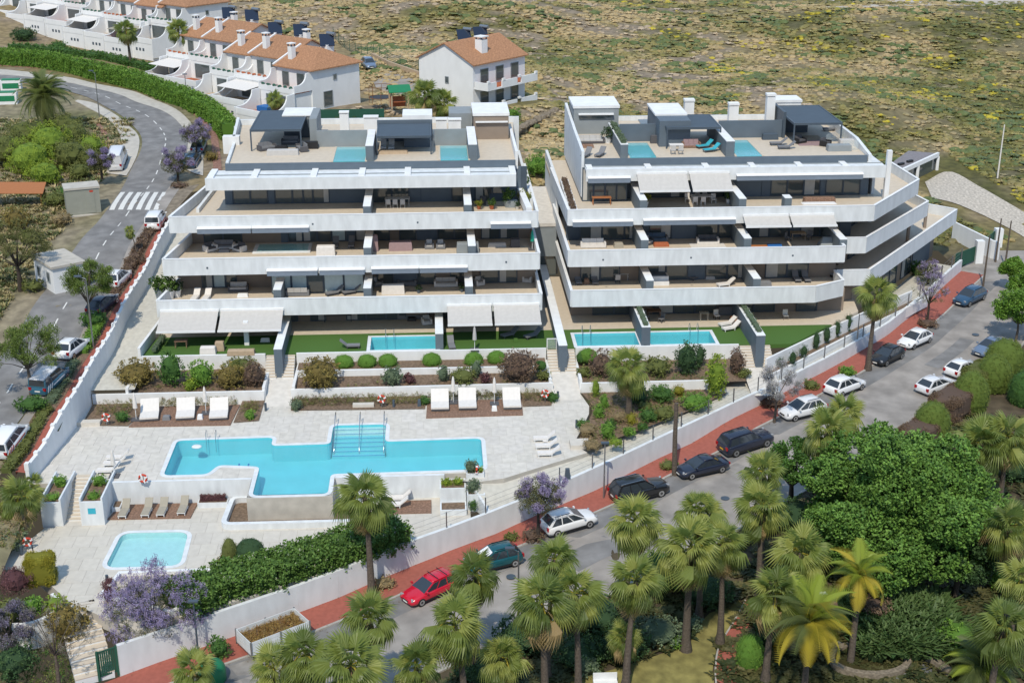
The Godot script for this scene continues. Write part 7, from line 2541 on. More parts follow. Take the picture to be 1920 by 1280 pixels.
func shrub(label: String, at: Vector3, rx: float, ry: float, style: String, mesh := "clump", s := 0.3, cat := "shrub", group := "", bloom := "", turn := 0.0, rz := 0.0) -> Node3D:
	var o := thing("shrub", label, cat, at, turn, group)
	if rz == 0.0: rz = rx
	var r := Vector3(rx, ry, rz)
	var n := int(clampf((rx * rz + (rx + rz) * ry) * 3.2 / (s * s) * 0.55, 40, 2600))
	var st := mb()
	blob(st, Vector3(0, ry * 0.95, 0), r * 0.72, 0.12, 1.5, 6, -0.9)
	var cm: Array = STYLES[style]
	var key: String = "core_" + style
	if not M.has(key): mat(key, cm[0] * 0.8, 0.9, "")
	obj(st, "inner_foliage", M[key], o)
	leaves(o, "foliage", "leaf", mesh, ball(Vector3(0, ry * 0.98, 0), r, n, s), cm[0], cm[1])
	st = mb()
	tube(st, [Vector3.ZERO, Vector3(0, ry * 0.7, 0)], [0.06, 0.04], 5)
	obj(st, "stem", M.bark, o)
	if bloom == "white": leaves(o, "blossom", "petal", "flower", ball(Vector3(0, ry, 0), r * 1.03, n / 7, s * 0.45, 0.9), Color(0.6, 0.6, 0.5), Color(0.75, 0.75, 0.7))
	if bloom == "rose": leaves(o, "blossom", "petal", "flower", ball(Vector3(0, ry, 0), r * 1.05, n / 10, s * 0.4, 0.9), Color(0.35, 0.05, 0.06), Color(0.55, 0.3, 0.3))
	return o

func hedge(called: String, label: String, line: Array, w: float, h: float, style: String, s := 0.3, dens := 11.0, bloom := "", base := -999.0) -> Node3D:
	var o := thing(called, label, "hedge")
	var pts := []
	var fl := []
	var st := mb()
	for i in line.size() - 1:
		var a: Vector2 = line[i]
		var b: Vector2 = line[i + 1]
		var ya := H(a.x, a.y) if base < -900 else base
		var yb := H(b.x, b.y) if base < -900 else base
		walls(st, [a, b], [ya, yb], [ya + h * 0.86, yb + h * 0.86], w * 0.8)
		var n2 := (b - a).normalized().orthogonal()
		var L := a.distance_to(b)
		var cnt := int(L * (w + 2 * h) * dens)
		for k in cnt:
			var t := rng.randf()
			var q := a.lerp(b, t)
			var u := rng.randf() * (w + 2 * h)
			var side := 0.0
			var y := 0.0
			var bump := 0.25 * N.get_noise_2d(q.x * 30, q.y * 30)
			if u < w:
				side = u - w / 2
				y = h * (1 + bump * 0.6) - 0.25 * pow(absf(side) / (w / 2), 3) * h * 0.4
			else:
				side = (w / 2) * (1 if u - w < h else -1) * (1 + bump)
				y = fmod(u - w, h)
			var p := Vector3(q.x + n2.x * side, lerpf(ya, yb, t) + y, q.y + n2.y * side)
			pts.append([p, s])
			if bloom and rng.randf() < 0.12: fl.append([p + Vector3(0, 0.1, 0), s * 0.4])
	var cm: Array = STYLES[style]
	var key: String = "core_" + style
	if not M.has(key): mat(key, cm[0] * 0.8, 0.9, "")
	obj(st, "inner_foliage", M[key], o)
	leaves(o, "foliage", "leaf_glossy" if style == "deep" else "leaf", "clump", pts, cm[0], cm[1])
	if bloom: leaves(o, "blossom", "petal", "flower", fl, Color(0.55, 0.55, 0.4), Color(0.75, 0.74, 0.66))
	return o

func topiary(label: String, at: Vector3, r: Vector3, style: String, turn := 0.0, cat := "topiary") -> void:       # a closely clipped dome or block
	var o := thing("topiary", label, cat, at, turn)
	var st := mb()
	blob(st, Vector3(0, r.y * 0.5, 0), r * 0.94, 0.05, 1.0, 9, -0.55)
	var cm: Array = STYLES[style]
	var key: String = "core_" + style
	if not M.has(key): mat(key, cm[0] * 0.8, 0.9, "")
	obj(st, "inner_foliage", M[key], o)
	var n := int(clampf((r.x * r.z + (r.x + r.z) * r.y) * 60, 60, 5000))
	var pts := []
	for k in n:
		var d := Vector3(rng.randfn(), rng.randfn(), rng.randfn()).normalized()
		d.y = maxf(d.y, -0.5)
		pts.append([Vector3(0, r.y * 0.5, 0) + d * r * rng.randf_range(0.93, 1.0), 0.17])
	leaves(o, "foliage", "leaf", "fine", pts, cm[0], cm[1])

func box_hedge(label: String, at: Vector3, sx: float, sy: float, sz: float, turn: float, style: String) -> void:      # a clipped block with rounded shoulders
	var o := thing("clipped_hedge", label, "hedge", at, turn)
	var f := func(d: Vector3) -> Vector3:
		var e := Vector3(signf(d.x) * pow(absf(d.x), 0.35), signf(d.y) * pow(absf(d.y), 0.35), signf(d.z) * pow(absf(d.z), 0.35))
		return Vector3(e.x * sx / 2, sy * 0.5 + e.y * sy * 0.5, e.z * sz / 2)
	var pts := []
	var cm: Array = STYLES[style]
	for k in int((sx * sz + (sx + sz) * sy * 2) * 34):
		var d := Vector3(rng.randfn(), rng.randfn(), rng.randfn()).normalized()
		pts.append([f.call(d), 0.2])
	leaves(o, "foliage", "leaf", "fine", pts, cm[0], cm[1])
	var st := mb()
	var v := []
	for i in 9:
		var row := []
		for k in 16:
			var th := PI * i / 8
			var ph := TAU * k / 16
			row.append(f.call(Vector3(sin(th) * cos(ph), cos(th), sin(th) * sin(ph)) * 0.92))
		v.append(row)
	for i in 8:
		for k in 16: quad(st, v[i][k], v[i][(k + 1) % 16], v[i + 1][(k + 1) % 16], v[i + 1][k], v[i][k] - Vector3(0, sy / 2, 0))
	var key: String = "core_" + style
	if not M.has(key): mat(key, cm[0] * 0.8, 0.9, "")
	obj(st, "inner_foliage", M[key], o)

# ---------- palms ----------
var fans := []
var plumes := []
var dead: Mesh

func frond_meshes() -> void:
	for v in 4:
		var st := mb()
		var pet := 0.85 + 0.12 * v
		tube(st, [Vector3(0, 0, 0), Vector3(0, 0.08, pet * 0.55), Vector3(0, 0, pet)], [0.035, 0.025, 0.015], 4, false)
		var c := Vector3(0, 0, pet)
		var n := 22
		var pts := []
		var tips := []
		var fold := 0.25 + 0.2 * v
		var droop := 0.12 + 0.1 * v
		for k in n + 1:
			var a := lerpf(-1.9, 1.9, k / float(n))
			var r := 0.5 + 0.26 * cos(a * 0.8)
			pts.append(c + Vector3(sin(a) * r * 0.85, (0.035 if k % 2 else -0.035) - fold * absf(sin(a)) * r - droop * 0.4 * cos(a), cos(a) * r))
			if k < n:
				var a2 := lerpf(-1.9, 1.9, (k + 0.5) / n)
				var r2 := (0.85 + 0.42 * cos(a2 * 0.8)) * rng.randf_range(0.92, 1.06)
				tips.append(c + Vector3(sin(a2) * r2 * 0.8, -fold * 1.25 * absf(sin(a2)) * r2 - droop * (1.0 + cos(a2)) - rng.randf() * 0.1, cos(a2) * r2))
		for k in n:
			tri(st, c, pts[k], pts[k + 1], Vector3.UP)
			tri(st, pts[k], pts[k + 1], tips[k], Vector3.UP)
		fans.append(st.commit())
	for v in 3:
		var st := mb()
		var L := 2.6
		var rach := []
		var n := 40
		for k in n + 1:
			var t := k / float(n)
			rach.append(Vector3(0, 0.55 * sin(t * 1.9) * (1.0 - 0.15 * v) - (0.75 + 0.45 * v) * t * t * t, L * t * (1.0 - 0.16 * t)))
		var rr := []
		for k in n + 1: rr.append(lerpf(0.045, 0.008, k / float(n)))
		tube(st, rach, rr, 4, false)
		for k in range(3, n):
			var t := k / float(n)
			var l := 0.6 * sin(PI * (0.16 + 0.78 * t)) + 0.1
			for s in [-1.0, 1.0]:
				var tip: Vector3 = rach[k] + Vector3(s * l * 0.85, -0.28 * l * (1 + t) + 0.12, l * 0.55)
				var w := Vector3(0, 0, 0.04)
				tri(st, rach[k] - w, rach[k] + w, tip, Vector3(s * 0.4, 1, 0))
		plumes.append(st.commit())
	for q in [["frond_a", Color(0.135, 0.17, 0.04)], ["frond_b", Color(0.215, 0.235, 0.06)], ["frond_c", Color(0.07, 0.1, 0.025)], ["frond_dry", Color(0.28, 0.2, 0.1)], ["plume", Color(0.1, 0.125, 0.05)], ["plume_b", Color(0.15, 0.165, 0.07)], ["plume_gold", Color(0.34, 0.27, 0.03)], ["plume_lime", Color(0.2, 0.25, 0.03)]]:
		var m := mat(q[0], q[1], 0.5, "")
		m.cull_mode = BaseMaterial3D.CULL_DISABLED
		m.backlight_enabled = true
		m.backlight = Color(0.55, 0.6, 0.3)

func fan_palm(label: String, at: Vector3, h: float, s := 1.0, lean := Vector2.ZERO, skirt := 6, group := "fan palms") -> void:
	var o := thing("fan_palm", label, "palm", at, rng.randf() * TAU, group)
	var st := mb()
	var pts := []
	var rr := []
	var inv := lean.rotated(o.rotation.y)
	for k in 9:
		var t := k / 8.0
		pts.append(Vector3(inv.x * t * t, h * t, inv.y * t * t))
		rr.append(lerpf(0.27, 0.15, minf(1, t * 1.4)) * s * (1.0 + (0.5 if k == 0 else 0.0)))
	tube(st, pts, rr, 9)
	obj(st, "trunk", M.bark, o)
	var top := Vector3(inv.x, h, inv.y)
	var tone: Array = [["frond_b", "frond_a", "frond_b", "frond_c"], ["frond_a", "frond_a", "frond_c", "frond_c"], ["frond_b", "frond_a", "frond_a", "frond_c"], ["frond_c", "frond_a", "frond_b", "frond_dry"]][rng.randi() % 4]
	skirt = int(skirt * rng.randf_range(0.6, 2.0))
	var n := 31
	for k in n:
		var t := k / float(n - 1)
		var el := lerpf(1.3, -0.8, pow(t, 0.9)) + rng.randf_range(-0.2, 0.2)
		var b := Basis(Vector3.UP, k * 2.39996 + rng.randf_range(-0.25, 0.25)) * Basis(Vector3.RIGHT, -el) * Basis(Vector3.BACK, rng.randf_range(-0.7, 0.7))
		var mk: String = tone[rng.randi() % 3] if t < 0.85 else tone[3]
		meshobj(fans[clampi(int(t * 4), 0, 3)], "frond", M[mk], o, Transform3D(b.scaled_local(Vector3.ONE * s * rng.randf_range(0.7, 1.0)), top + Vector3(0, 0.15 - 0.3 * t, 0)))
	for k in skirt:
		var b := Basis(Vector3.UP, k * 2.4) * Basis(Vector3.RIGHT, rng.randf_range(1.0, 1.35))
		meshobj(fans[3], "dead_frond", M.frond_dry, o, Transform3D(b.scaled_local(Vector3(0.8, 0.8, 0.9) * s), top - Vector3(0, 0.25, 0)))
	for k in 3:
		st = mb()
		var a := rng.randf() * TAU
		var d := Vector3(cos(a), 0, sin(a))
		tube(st, [top, top + d * 0.5 * s + Vector3(0, 0.1, 0), top + d * 1.0 * s - Vector3(0, 0.5, 0)], [0.05, 0.05, 0.03], 5)
		obj(st, "flower_stalk", M.plume_gold, o)

func feather_palm(label: String, at: Vector3, h: float, s: float, n: int, mats: Array, low := -0.7, trunk := 0.3) -> void:
	var o := thing("feather_palm", label, "palm", at, rng.randf() * TAU)
	var st := mb()
	tube(st, [Vector3(0, -0.3, 0), Vector3(0.05, h * 0.5, 0), Vector3(0, h, 0)], [trunk * 1.3, trunk, trunk * 0.9], 10)
	obj(st, "trunk", M.bark, o)
	for k in n:
		var t := k / float(n - 1)
		var el := lerpf(1.3, low, pow(t, 0.9)) + rng.randf_range(-0.1, 0.1)
		var b := Basis(Vector3.UP, k * 2.39996) * Basis(Vector3.RIGHT, -el)
		var mk: String = mats[rng.randi() % mats.size()] if t < 0.75 else mats[mats.size() - 1]
		meshobj(plumes[rng.randi() % 3], "frond", M[mk], o, Transform3D(b.scaled_local(Vector3.ONE * s * rng.randf_range(0.9, 1.1)), Vector3(0, h, 0)))

func palm_at(label: String, x: float, y: float, h: float, s := 1.0, base := -999.0, skirt := 6) -> void:
	var p: Vector3
	if base > -900: p = px(x, y, base + h)
	else: p = gt(x, y, h)
	p.y = base if base > -900 else H(p.x, p.z)
	fan_palm(label, p, h, s, Vector2(rng.randf_range(-0.7, 0.7), rng.randf_range(-0.7, 0.7)), skirt)

func palms() -> void:
	frond_meshes()
	var p := px(697, 1122, -4.1)
	fan_palm("tall fan palm in front of the overflow basin by the footway", p, 8.4, 1.15, Vector2(-0.2, 0), 12)
	palm_at("fan palm in the planted garden below the private pools", 1182, 684, 4.7, 1.15, 0.1, 3)
	p = gt(1628, 694)
	fan_palm("tall slim fan palm on the footway beside the black hatchback", p, 7.9, 1.05, Vector2(0.1, 0.1), 10)
	palm_at("young fan palm in the corner garden beside the stair planter", 38, 938, 2.4, 0.95, -1.0, 2)
	palm_at("lower fan palm of the pair on the verge, partly cut by the frame", 52, 905, 0.9, 0.5, -1.0, 0)
	palm_at("fan palm against the far townhouses, slimmer of two", 238, 55, 6.2, 1.1)
	palm_at("taller fan palm beside the shaded alley of townhouses", 335, 55, 8.2, 1.1)
	palm_at("fan palm behind the rooftop terraces beside the yard", 803, 178, 5.0, 1.3)
	palm_at("lower fan palm of the pair behind the rooftop terraces", 836, 190, 3.6, 1.15)
	palm_at("small fan palm in front of the end townhouse", 517, 185, 3.2, 0.7)
	palm_at("stunted fan palm with a dead top beside the parked van", 252, 432, 3.0, 0.33)
	var list := [["fan palm overlapping the tail of the red estate car", 888, 1082, 8.0, 1.0], ["large fan palm below the red estate car, in front of the street", 872, 1165, 8.5, 1.15], ["low fan palm in shade under the large street palm", 940, 1225, 4.5, 0.9], ["fan palm whose crown reaches up towards the petal-strewn car", 1028, 1050, 9.0, 0.9], ["broad fan palm with two trunks in the middle of the park edge", 1024, 1122, 9.0, 1.2], ["fan palm leaning between two larger crowns above the dark shrubs", 1088, 1108, 8.2, 1.05],
		["fan palm in front of the long black car", 1176, 985, 9.0, 1.1], ["fan palm above the mown lawn's edge", 1180, 1098, 8.0, 1.1], ["highest crown of the pair by the round manhole cover", 1322, 950, 9.0, 0.95], ["large fan palm with its bare trunk standing in the lawn", 1296, 1015, 8.6, 1.25], ["fan palm beside the lawn palm, towards the red path", 1362, 1015, 8.2, 1.0], ["fan palm against the big round tree, topmost on its side", 1440, 890, 9.2, 0.95], ["fan palm below the topmost one beside the round tree", 1434, 955, 8.6, 1.1],
		["fan palm with splayed fronds below the round tree", 1497, 1040, 7.5, 1.15], ["fan palm over the head of the red path", 1448, 1112, 6.8, 1.1], ["dense fan palm between the street and the round tree", 1542, 805, 8.0, 1.15], ["fan palm peeping out behind the dense one near the street", 1596, 778, 7.4, 0.95], ["tall fan palm beyond the round tree near the brown hedge", 1832, 835, 8.5, 1.15], ["fan palm at the edge of the frame above the small path", 1893, 815, 8.5, 1.15], ["fan palm hanging into the frame beside the shaded lawn", 1908, 990, 7.0, 1.1], ["fan palm in the park corner beside the stone edge", 1876, 1172, 6.0, 1.1], ["fan palm at the picture's base next to the shaded lawn path", 1912, 1080, 6.0, 0.9],
		["fan palm crown just under the tall footway palm", 690, 1160, 8.0, 1.0], ["wide fan palm below it at the bottom edge", 680, 1232, 9.0, 1.2], ["fan palm beside the garden waste trailer", 566, 1225, 6.8, 1.0], ["fan palm at the bottom edge under the trailer", 508, 1258, 6.0, 0.9], ["fan palm at the bottom edge beside the wide one", 768, 1258, 7.2, 0.95], ["yellowing fan palm beside the green bottle bank", 345, 1262, 3.5, 0.85], ["small fan palm low in the dark shrubs by the lawn", 1180, 1190, 3.0, 0.7]]
	for q in list: palm_at(q[0], q[1], q[2], q[3], q[4])
	p = gt(88, 242)
	feather_palm("big date palm with grey-green arching plumes beside the hill street", p, 4.6, 1.75, 60, ["plume", "plume_b", "plume", "plume_b"], -0.9, 0.45)
	p = gt(1612, 1075, 7.0)
	p.y = H(p.x, p.z)
	feather_palm("golden feather palm with yellow drooping plumes below the round tree", p, 7.0, 1.0, 20, ["plume_lime", "plume_lime", "plume_gold"], -0.7, 0.2)
	p = gt(1520, 1165, 6.0)
	p.y = H(p.x, p.z)
	feather_palm("large green and gold feather palm beside the dovecote", p, 6.0, 1.35, 30, ["plume_lime", "plume", "plume_lime", "plume", "plume_gold"], -0.6, 0.2)
	p = gt(1845, 1240, 2.0)
	p.y = H(p.x, p.z)
	feather_palm("low bushy green feather palm at the park's bottom edge", p, 1.6, 1.1, 30, ["plume", "plume_lime", "plume"], -0.5, 0.2)

# ---------- trees ----------
func tree(label: String, at: Vector3, h: float, r: Vector3, lobes: int, per: int, s: float, c0: Color, c1: Color, m := "leaf", mesh := "clump", open := 0.0, called := "tree", bark := "barkdark", tr := 0.22) -> Node3D:
	var o := thing(called, label, "tree", at)
	var st := mb()
	var c := Vector3(0, h, 0)
	tube(st, [Vector3(0, -0.4, 0), Vector3(0.05, h * 0.35, 0.05), Vector3(0, h * 0.75, 0)], [tr * 1.4, tr, tr * 0.6], 8)
	var pts := []
	var limb := mb()
	for k in lobes:
		var t := (k + 0.5) / lobes
		var y := 1.0 - t * 1.55
		var q := sqrt(maxf(0, 1 - y * y))
		var a := k * 2.39996 + rng.randf() * 0.6
		var d := Vector3(cos(a) * q, y, sin(a) * q) * rng.randf_range(0.72, 1.0) * (0.55 if k % 5 == 4 else 1.0)
		var lc := c + d * r
		var lr := (r.x + r.y) * 0.5 * (rng.randf_range(0.26, 0.4) if lobes < 40 else rng.randf_range(0.24, 0.36)) * (1 - open * 0.35)
		if rng.randf() < open * 0.3: continue
		tube(limb, [Vector3(0, h * 0.55, 0), Vector3(0, h * 0.7, 0).lerp(lc, 0.45) - Vector3(0, 0.2, 0), lc], [tr * 0.4, tr * 0.22, 0.02], 5, false)
		pts.append_array(ball(lc, Vector3(lr, lr * 0.75, lr), per, s, 0.25 if open > 0 else 0.6))
	obj(st, "trunk", M[bark], o)
	obj(limb, "limbs", M[bark], o)
	leaves(o, "crown", m, mesh, pts, c0, c1)
	return o

func trees() -> void:
	var G := STYLES
	tree("large round dark green tree filling the park corner", gt(1675, 1080), 5.2, Vector3(6.5, 5.6, 6.5), 46, 290, 0.42, Color(0.06, 0.135, 0.027), Color(0.17, 0.31, 0.06), "leaf", "clump", 0.0, "round_tree", "barkdark", 0.4)
	var lil := [Color(0.17, 0.14, 0.27), Color(0.34, 0.29, 0.45)]
	for q in [["large purple jacaranda over the wall beside the pebble bed", 290, 1205, -4.3, 3.3, 3.4, 30, 46, 0.3], ["thin purple jacaranda beside the petal-strewn car", 1008, 1012, -3.2, 4.2, 2.1, 14, 46, 0.5], ["purple jacaranda over the grey car by the bend", 368, 292, 8.0, 3.2, 2.3, 14, 50, 0.2], ["small purple jacaranda beside the large white van", 190, 330, 8.0, 2.2, 1.8, 10, 50, 0.1], ["purple jacaranda beside the dark blue car above the crossing", 333, 338, 7.2, 2.6, 2.2, 12, 55, 0.1], ["bare lilac tree at the upper end of the footway", 1738, 605, -0.3, 3.8, 2.2, 16, 9, 0.9], ["lilac bush behind the wall at the upper end of the footway", 1740, 530, 0.6, 1.6, 1.7, 9, 26, 0.3]]:
		var at := px(q[1], q[2], q[3])
		var t := tree(q[0], at, q[4], Vector3(q[5], q[5] * 0.75, q[5]), q[6], q[7], 0.24, lil[0], lil[1], "petal", "fine", q[8], "jacaranda_tree", "barkdark", 0.13)
		var pts := []
		for k in int(q[7]) * 11: pts.append(ball(Vector3(0, q[4] - 0.3, 0), Vector3(q[5], q[5] * 0.7, q[5]) * 0.9, 1, 0.26, 0.1)[0])
		leaves(t, "green_leaves", "leaf", "fine", pts, Color(0.08, 0.09, 0.04), Color(0.14, 0.14, 0.06))
	tree("pale blossoming tree at the start of the footway stairs", px(1452, 790, -1.3), 3.6, Vector3(2.1, 2.0, 2.1), 16, 60, 0.22, Color(0.22, 0.22, 0.2), Color(0.4, 0.39, 0.42), "petal", "fine", 0.35, "blossom_tree", "bark", 0.12)
	var pep := [Color(0.07, 0.115, 0.02), Color(0.16, 0.22, 0.045)]
	tree("feathery green pepper tree leaning over the parked white car", gt(170, 618), 4.8, Vector3(2.6, 1.9, 2.6), 24, 60, 0.3, pep[0], pep[1], "leaf", "fine", 0.25, "pepper_tree", "bark", 0.13)
	tree("wide open green tree over the blue patterned taxi", gt(58, 742), 4.6, Vector3(3.0, 2.2, 3.0), 24, 50, 0.3, pep[0], pep[1], "leaf", "fine", 0.4, "pepper_tree", "bark", 0.15)
	tree("straggly half bare tree beside the ruined hut", gt(38, 545), 4.6, Vector3(3.4, 3.4, 3.4), 24, 40, 0.3, Color(0.09, 0.1, 0.03), Color(0.17, 0.17, 0.06), "leaf", "fine", 0.8, "tree", "barkdark", 0.22)
	tree("bare grey branched tree beside the green slatted gate", px(110, 1285, -4.6), 4.2, Vector3(2.8, 2.6, 2.2), 22, 10, 0.2, Color(0.16, 0.15, 0.1), Color(0.25, 0.22, 0.2), "leaf", "fine", 0.9, "tree", "bark", 0.12)
	tree("lilac flecked bushy tree at the frame's lower corner", px(20, 1225, -4.0), 2.4, Vector3(1.8, 1.8, 1.8), 14, 60, 0.24, Color(0.1, 0.1, 0.08), Color(0.22, 0.19, 0.3), "leaf", "fine", 0.2, "tree", "bark", 0.1)
	for q in [["bright leafy tree at the frame's edge above the grey-blue saloon", 1905, 640, 3.4, 2.5], ["small leafy tree beside the wooden poles", 1893, 545, 2.6, 1.3], ["leafy tree cut by the frame beside the round hedge", 1925, 585, 3.2, 1.8]]: tree(q[0], gt(q[1], q[2]), q[3], Vector3(q[4], q[4] * 0.9, q[4]), 22, 70, 0.34, G.bright[0], G.bright[1], "leaf_glossy", "clump", 0.1, "tree", "bark", 0.12)
	tree("dark tree in the shade behind the round tree's corner", gt(1790, 1120), 3.2, Vector3(2.6, 2.0, 2.2), 18, 60, 0.34, G.pine[0], G.pine[1], "leaf", "clump", 0.1)
	tree("small glossy tree between the fan palms and the round tree", gt(1480, 960), 4.2, Vector3(2.2, 2.0, 2.0), 16, 60, 0.34, G.deep[0], G.deep[1], "leaf_glossy", "clump", 0.1)
	# bamboo-like thicket below the date palm
	var k := 0
	for q in [["tall yellow-green thicket below the date palm", 60, 330, 3.2, 2.6], ["thicket beside the inner pavement of the bend", 135, 318, 2.6, 2.2], ["thicket at the frame's edge below the date palm", 15, 310, 2.8, 2.3], ["darker green hedge thicket along the inner path", 170, 290, 1.9, 1.4], ["green thicket below the two white kiosks", 120, 250, 2.4, 1.5], ["low green thicket beside the white van", 150, 335, 1.7, 1.1], ["olive thicket in the middle under the date palm", 95, 295, 3.0, 2.4], ["olive thicket beside the date palm trunk", 50, 275, 2.8, 2.0], ["olive thicket behind the date palm trunk", 140, 275, 2.4, 1.8], ["olive thicket on the slope toward the rubble", 85, 345, 2.4, 1.6], ["thicket between the white van and the date palm", 168, 318, 1.9, 1.6]]:
		shrub(q[0], gt(q[1], q[2]), q[3], q[4], "olive" if k % 3 != 0 else "lime", "fine", 0.42, "thicket")
		k += 1

# ---------- hedges, shrubs, flowers ----------
func shrubs() -> void:
	# the long hedges
	var hl := flat([gt(-20, 120), gt(60, 125), gt(140, 138), gt(215, 155), gt(290, 178), gt(350, 200), gt(400, 228), gt(430, 262)])
	hedge("long_hedge", "long tall clipped green hedge round the bend below the townhouses", resample(hl, 14), 2.2, 2.6, "bright", 0.34, 9)
	hedge("flowering_hedge", "wide dark hedge with white blossom above the street wall", [Vector2(-18.6, 20.3), Vector2(-16.2, 17.6), Vector2(-12.5, 15.9), Vector2(-9.2, 13.9), Vector2(-6.0, 12.0), Vector2(-3.2, 10.2)], 3.3, 1.7, "bush", 0.36, 13, "yes", -2.1)
	hedge("low_hedge", "narrow verge hedge with yellow flowers beside the stepped wall", [Vector2(-34.6, 3.5), Vector2(-34.0, -2), Vector2(-33.6, -6)], 1.0, 0.5, "olive", 0.2, 16)
	hedge("low_hedge", "reddish verge planting along the stepped wall higher up", [Vector2(-32.9, -26), Vector2(-32.7, -34), Vector2(-32.4, -44), Vector2(-32.2, -49)], 1.1, 0.6, "brown", 0.24, 14)
	hedge("low_hedge", "green verge hedge between two parking bays on the hill", [Vector2(-33.2, -17), Vector2(-33.0, -24)], 1.1, 0.5, "bright", 0.22, 16)
	hedge("low_hedge", "pale green verge planting behind the white off-road car", [Vector2(-33.7, -7), Vector2(-33.3, -15)], 1.0, 0.4, "greygreen", 0.2, 16)
	for q in [["dark green clipped hedge clump behind the taxi van", 62, 770, 1.5, 0.7], ["green clipped hedge clump between the parked dark car and the lamp", 175, 612, 1.4, 0.8], ["rust-red planting island round the stunted palm", 253, 492, 1.3, 0.35], ["rust-red planting island beside the crossing", 335, 352, 1.2, 0.35]]:
		shrub(q[0], gt(q[1], q[2]), q[3], q[4], "deep" if q[3] > 1.35 else "brown", "clump", 0.24, "shrub", "", "", 0.2, q[3] * 0.7)
	# terrace beds: behind the daybeds
	for q in [["broad ochre-brown bush at the end of the terrace bed", 255, 722, 2.0, 1.25, "ochre"], ["tall dark green conical bush in the terrace bed", 322, 722, 1.25, 1.7, "deep"], ["young green bushy shrub in the middle of the terrace bed", 378, 722, 1.3, 1.2, "bright"], ["small light green shrub at the front of the terrace bed", 358, 730, 0.7, 0.5, "lime"], ["brown-green bush spilling over the bed wall", 432, 724, 1.5, 1.1, "ochre"], ["brown bush beside the passage stairs", 475, 722, 1.2, 1.2, "brown"], ["grey-green bush in front of the lawn wall", 450, 700, 1.6, 0.8, "olive"]]:
		shrub(q[0], px(q[1], q[2], 0.8), q[3], q[4], q[5], "clump", 0.27)
	# middle bed
	for q in [["large ochre bush beside the first stairs", 600, 725, 1.9, 1.5, "ochre"], ["round grey-green bush in the middle bed", 735, 722, 1.0, 0.95, "greygreen"], ["narrow grey-green bush next to the rose-coloured one", 831, 716, 0.6, 0.85, "greygreen"], ["low olive bush behind the closed parasol", 868, 718, 1.2, 0.75, "olive"], ["large reddish brown bush at the end of the middle bed", 972, 714, 1.9, 1.6, "brown"], ["small purple-leaved bush in the middle bed", 768, 718, 0.5, 0.45, "plum"], ["green corner bush beside the second stairs", 1020, 712, 0.7, 0.5, "olive"], ["upright grey-green bush behind the olive one", 893, 708, 0.6, 0.9, "greygreen"], ["small plum bush left of the brown bush", 910, 718, 0.5, 0.5, "plum"]]:
		shrub(q[0], px(q[1], q[2], 0.82), q[3], q[4], q[5], "clump", 0.26)
	var cl := [["first clipped cushion bush under the lawn wall", 645, 686], ["second clipped cushion bush under the lawn wall", 688, 685], ["third clipped cushion bush under the lawn wall", 727, 684], ["single clipped cushion bush below the pool corner", 809, 682], ["clipped cushion bush above the upright grey-green bush", 888, 681], ["last clipped cushion bush before the brown bush", 931, 678], ["clipped cushion bush beside the green lawn strip", 1102, 674]]
	for q in cl: topiary(q[0], px(q[1], q[2], 1.48), Vector3(0.95, 0.75, 0.8), "bright", 0, "shrub")
	topiary("clipped green ball by the second stairs", px(1013, 690, 1.4), Vector3(0.6, 0.5, 0.6), "deep", 0, "shrub")
	# flower beds with roses
	var rl := [["rose bushes along the white wall beside the lifebuoy bed", -30.6, -27.6, -10.6, 0.75, "dry"], ["rose bushes behind the three daybeds on the brown deck", -26.0, -18.4, -11.9, 0.5, "dry"], ["rose bushes in the bed beside the passage", -17.8, -16.3, -10.2, 0.6, "ochre"], ["long row of rose bushes behind the stone block bench", -13.2, -7.4, -11.4, 0.5, "brown"], ["long row of rose bushes between the lifebuoy and the sun deck", -7.2, -1.6, -11.4, 0.5, "dry"], ["row of rose bushes behind the daybeds by the pool", -1.2, 7.4, -12.0, 0.45, "brown"], ["rose bushes at the second stairs end of the bed", 7.6, 9.8, -11.4, 0.6, "dry"]]
	for q in rl:
		var o := thing("rose_bushes", q[0], "rose bush")
		var pts := []
		var fl := []
		var w: float = q[2] - q[1]
		for k in int(w * 62):
			var p := Vector3(rng.randf_range(q[1], q[2]), rng.randf_range(0.1, q[4] * 1.3), q[3] + rng.randf_range(-0.8, 0.8))
			pts.append([p, 0.2])
			if rng.randf() < 0.13: fl.append([p + Vector3(0, 0.2, 0), 0.1])
		leaves(o, "foliage", "leaf", "fine", pts, STYLES[q[5]][0], STYLES.olive[1])
		leaves(o, "blossom", "petal", "flower", fl, Color(0.3, 0.05, 0.06), Color(0.55, 0.42, 0.4))
		o.set_meta("kind", "stuff")
	for q in [["green shrub at the corner of the lifebuoy bed", 230, 790, 0.6, 0.5, "deep"], ["green shrub at the corner of the passage bed", 468, 785, 0.55, 0.4, "bright"], ["grey-green shrub at the start of the long rose bed", 555, 768, 0.6, 0.5, "greygreen"], ["green shrub at the rose bed's end by the lifebuoy", 1036, 752, 0.5, 0.45, "deep"], ["dark green shrub beside the litter bin", 797, 758, 0.5, 0.4, "deep"], ["small dry shrub against the hill wall", 140, 785, 0.5, 0.6, "brown"]]:
		shrub(q[0], px(q[1], q[2], 0.05), q[3], q[4], q[5], "clump", 0.2)
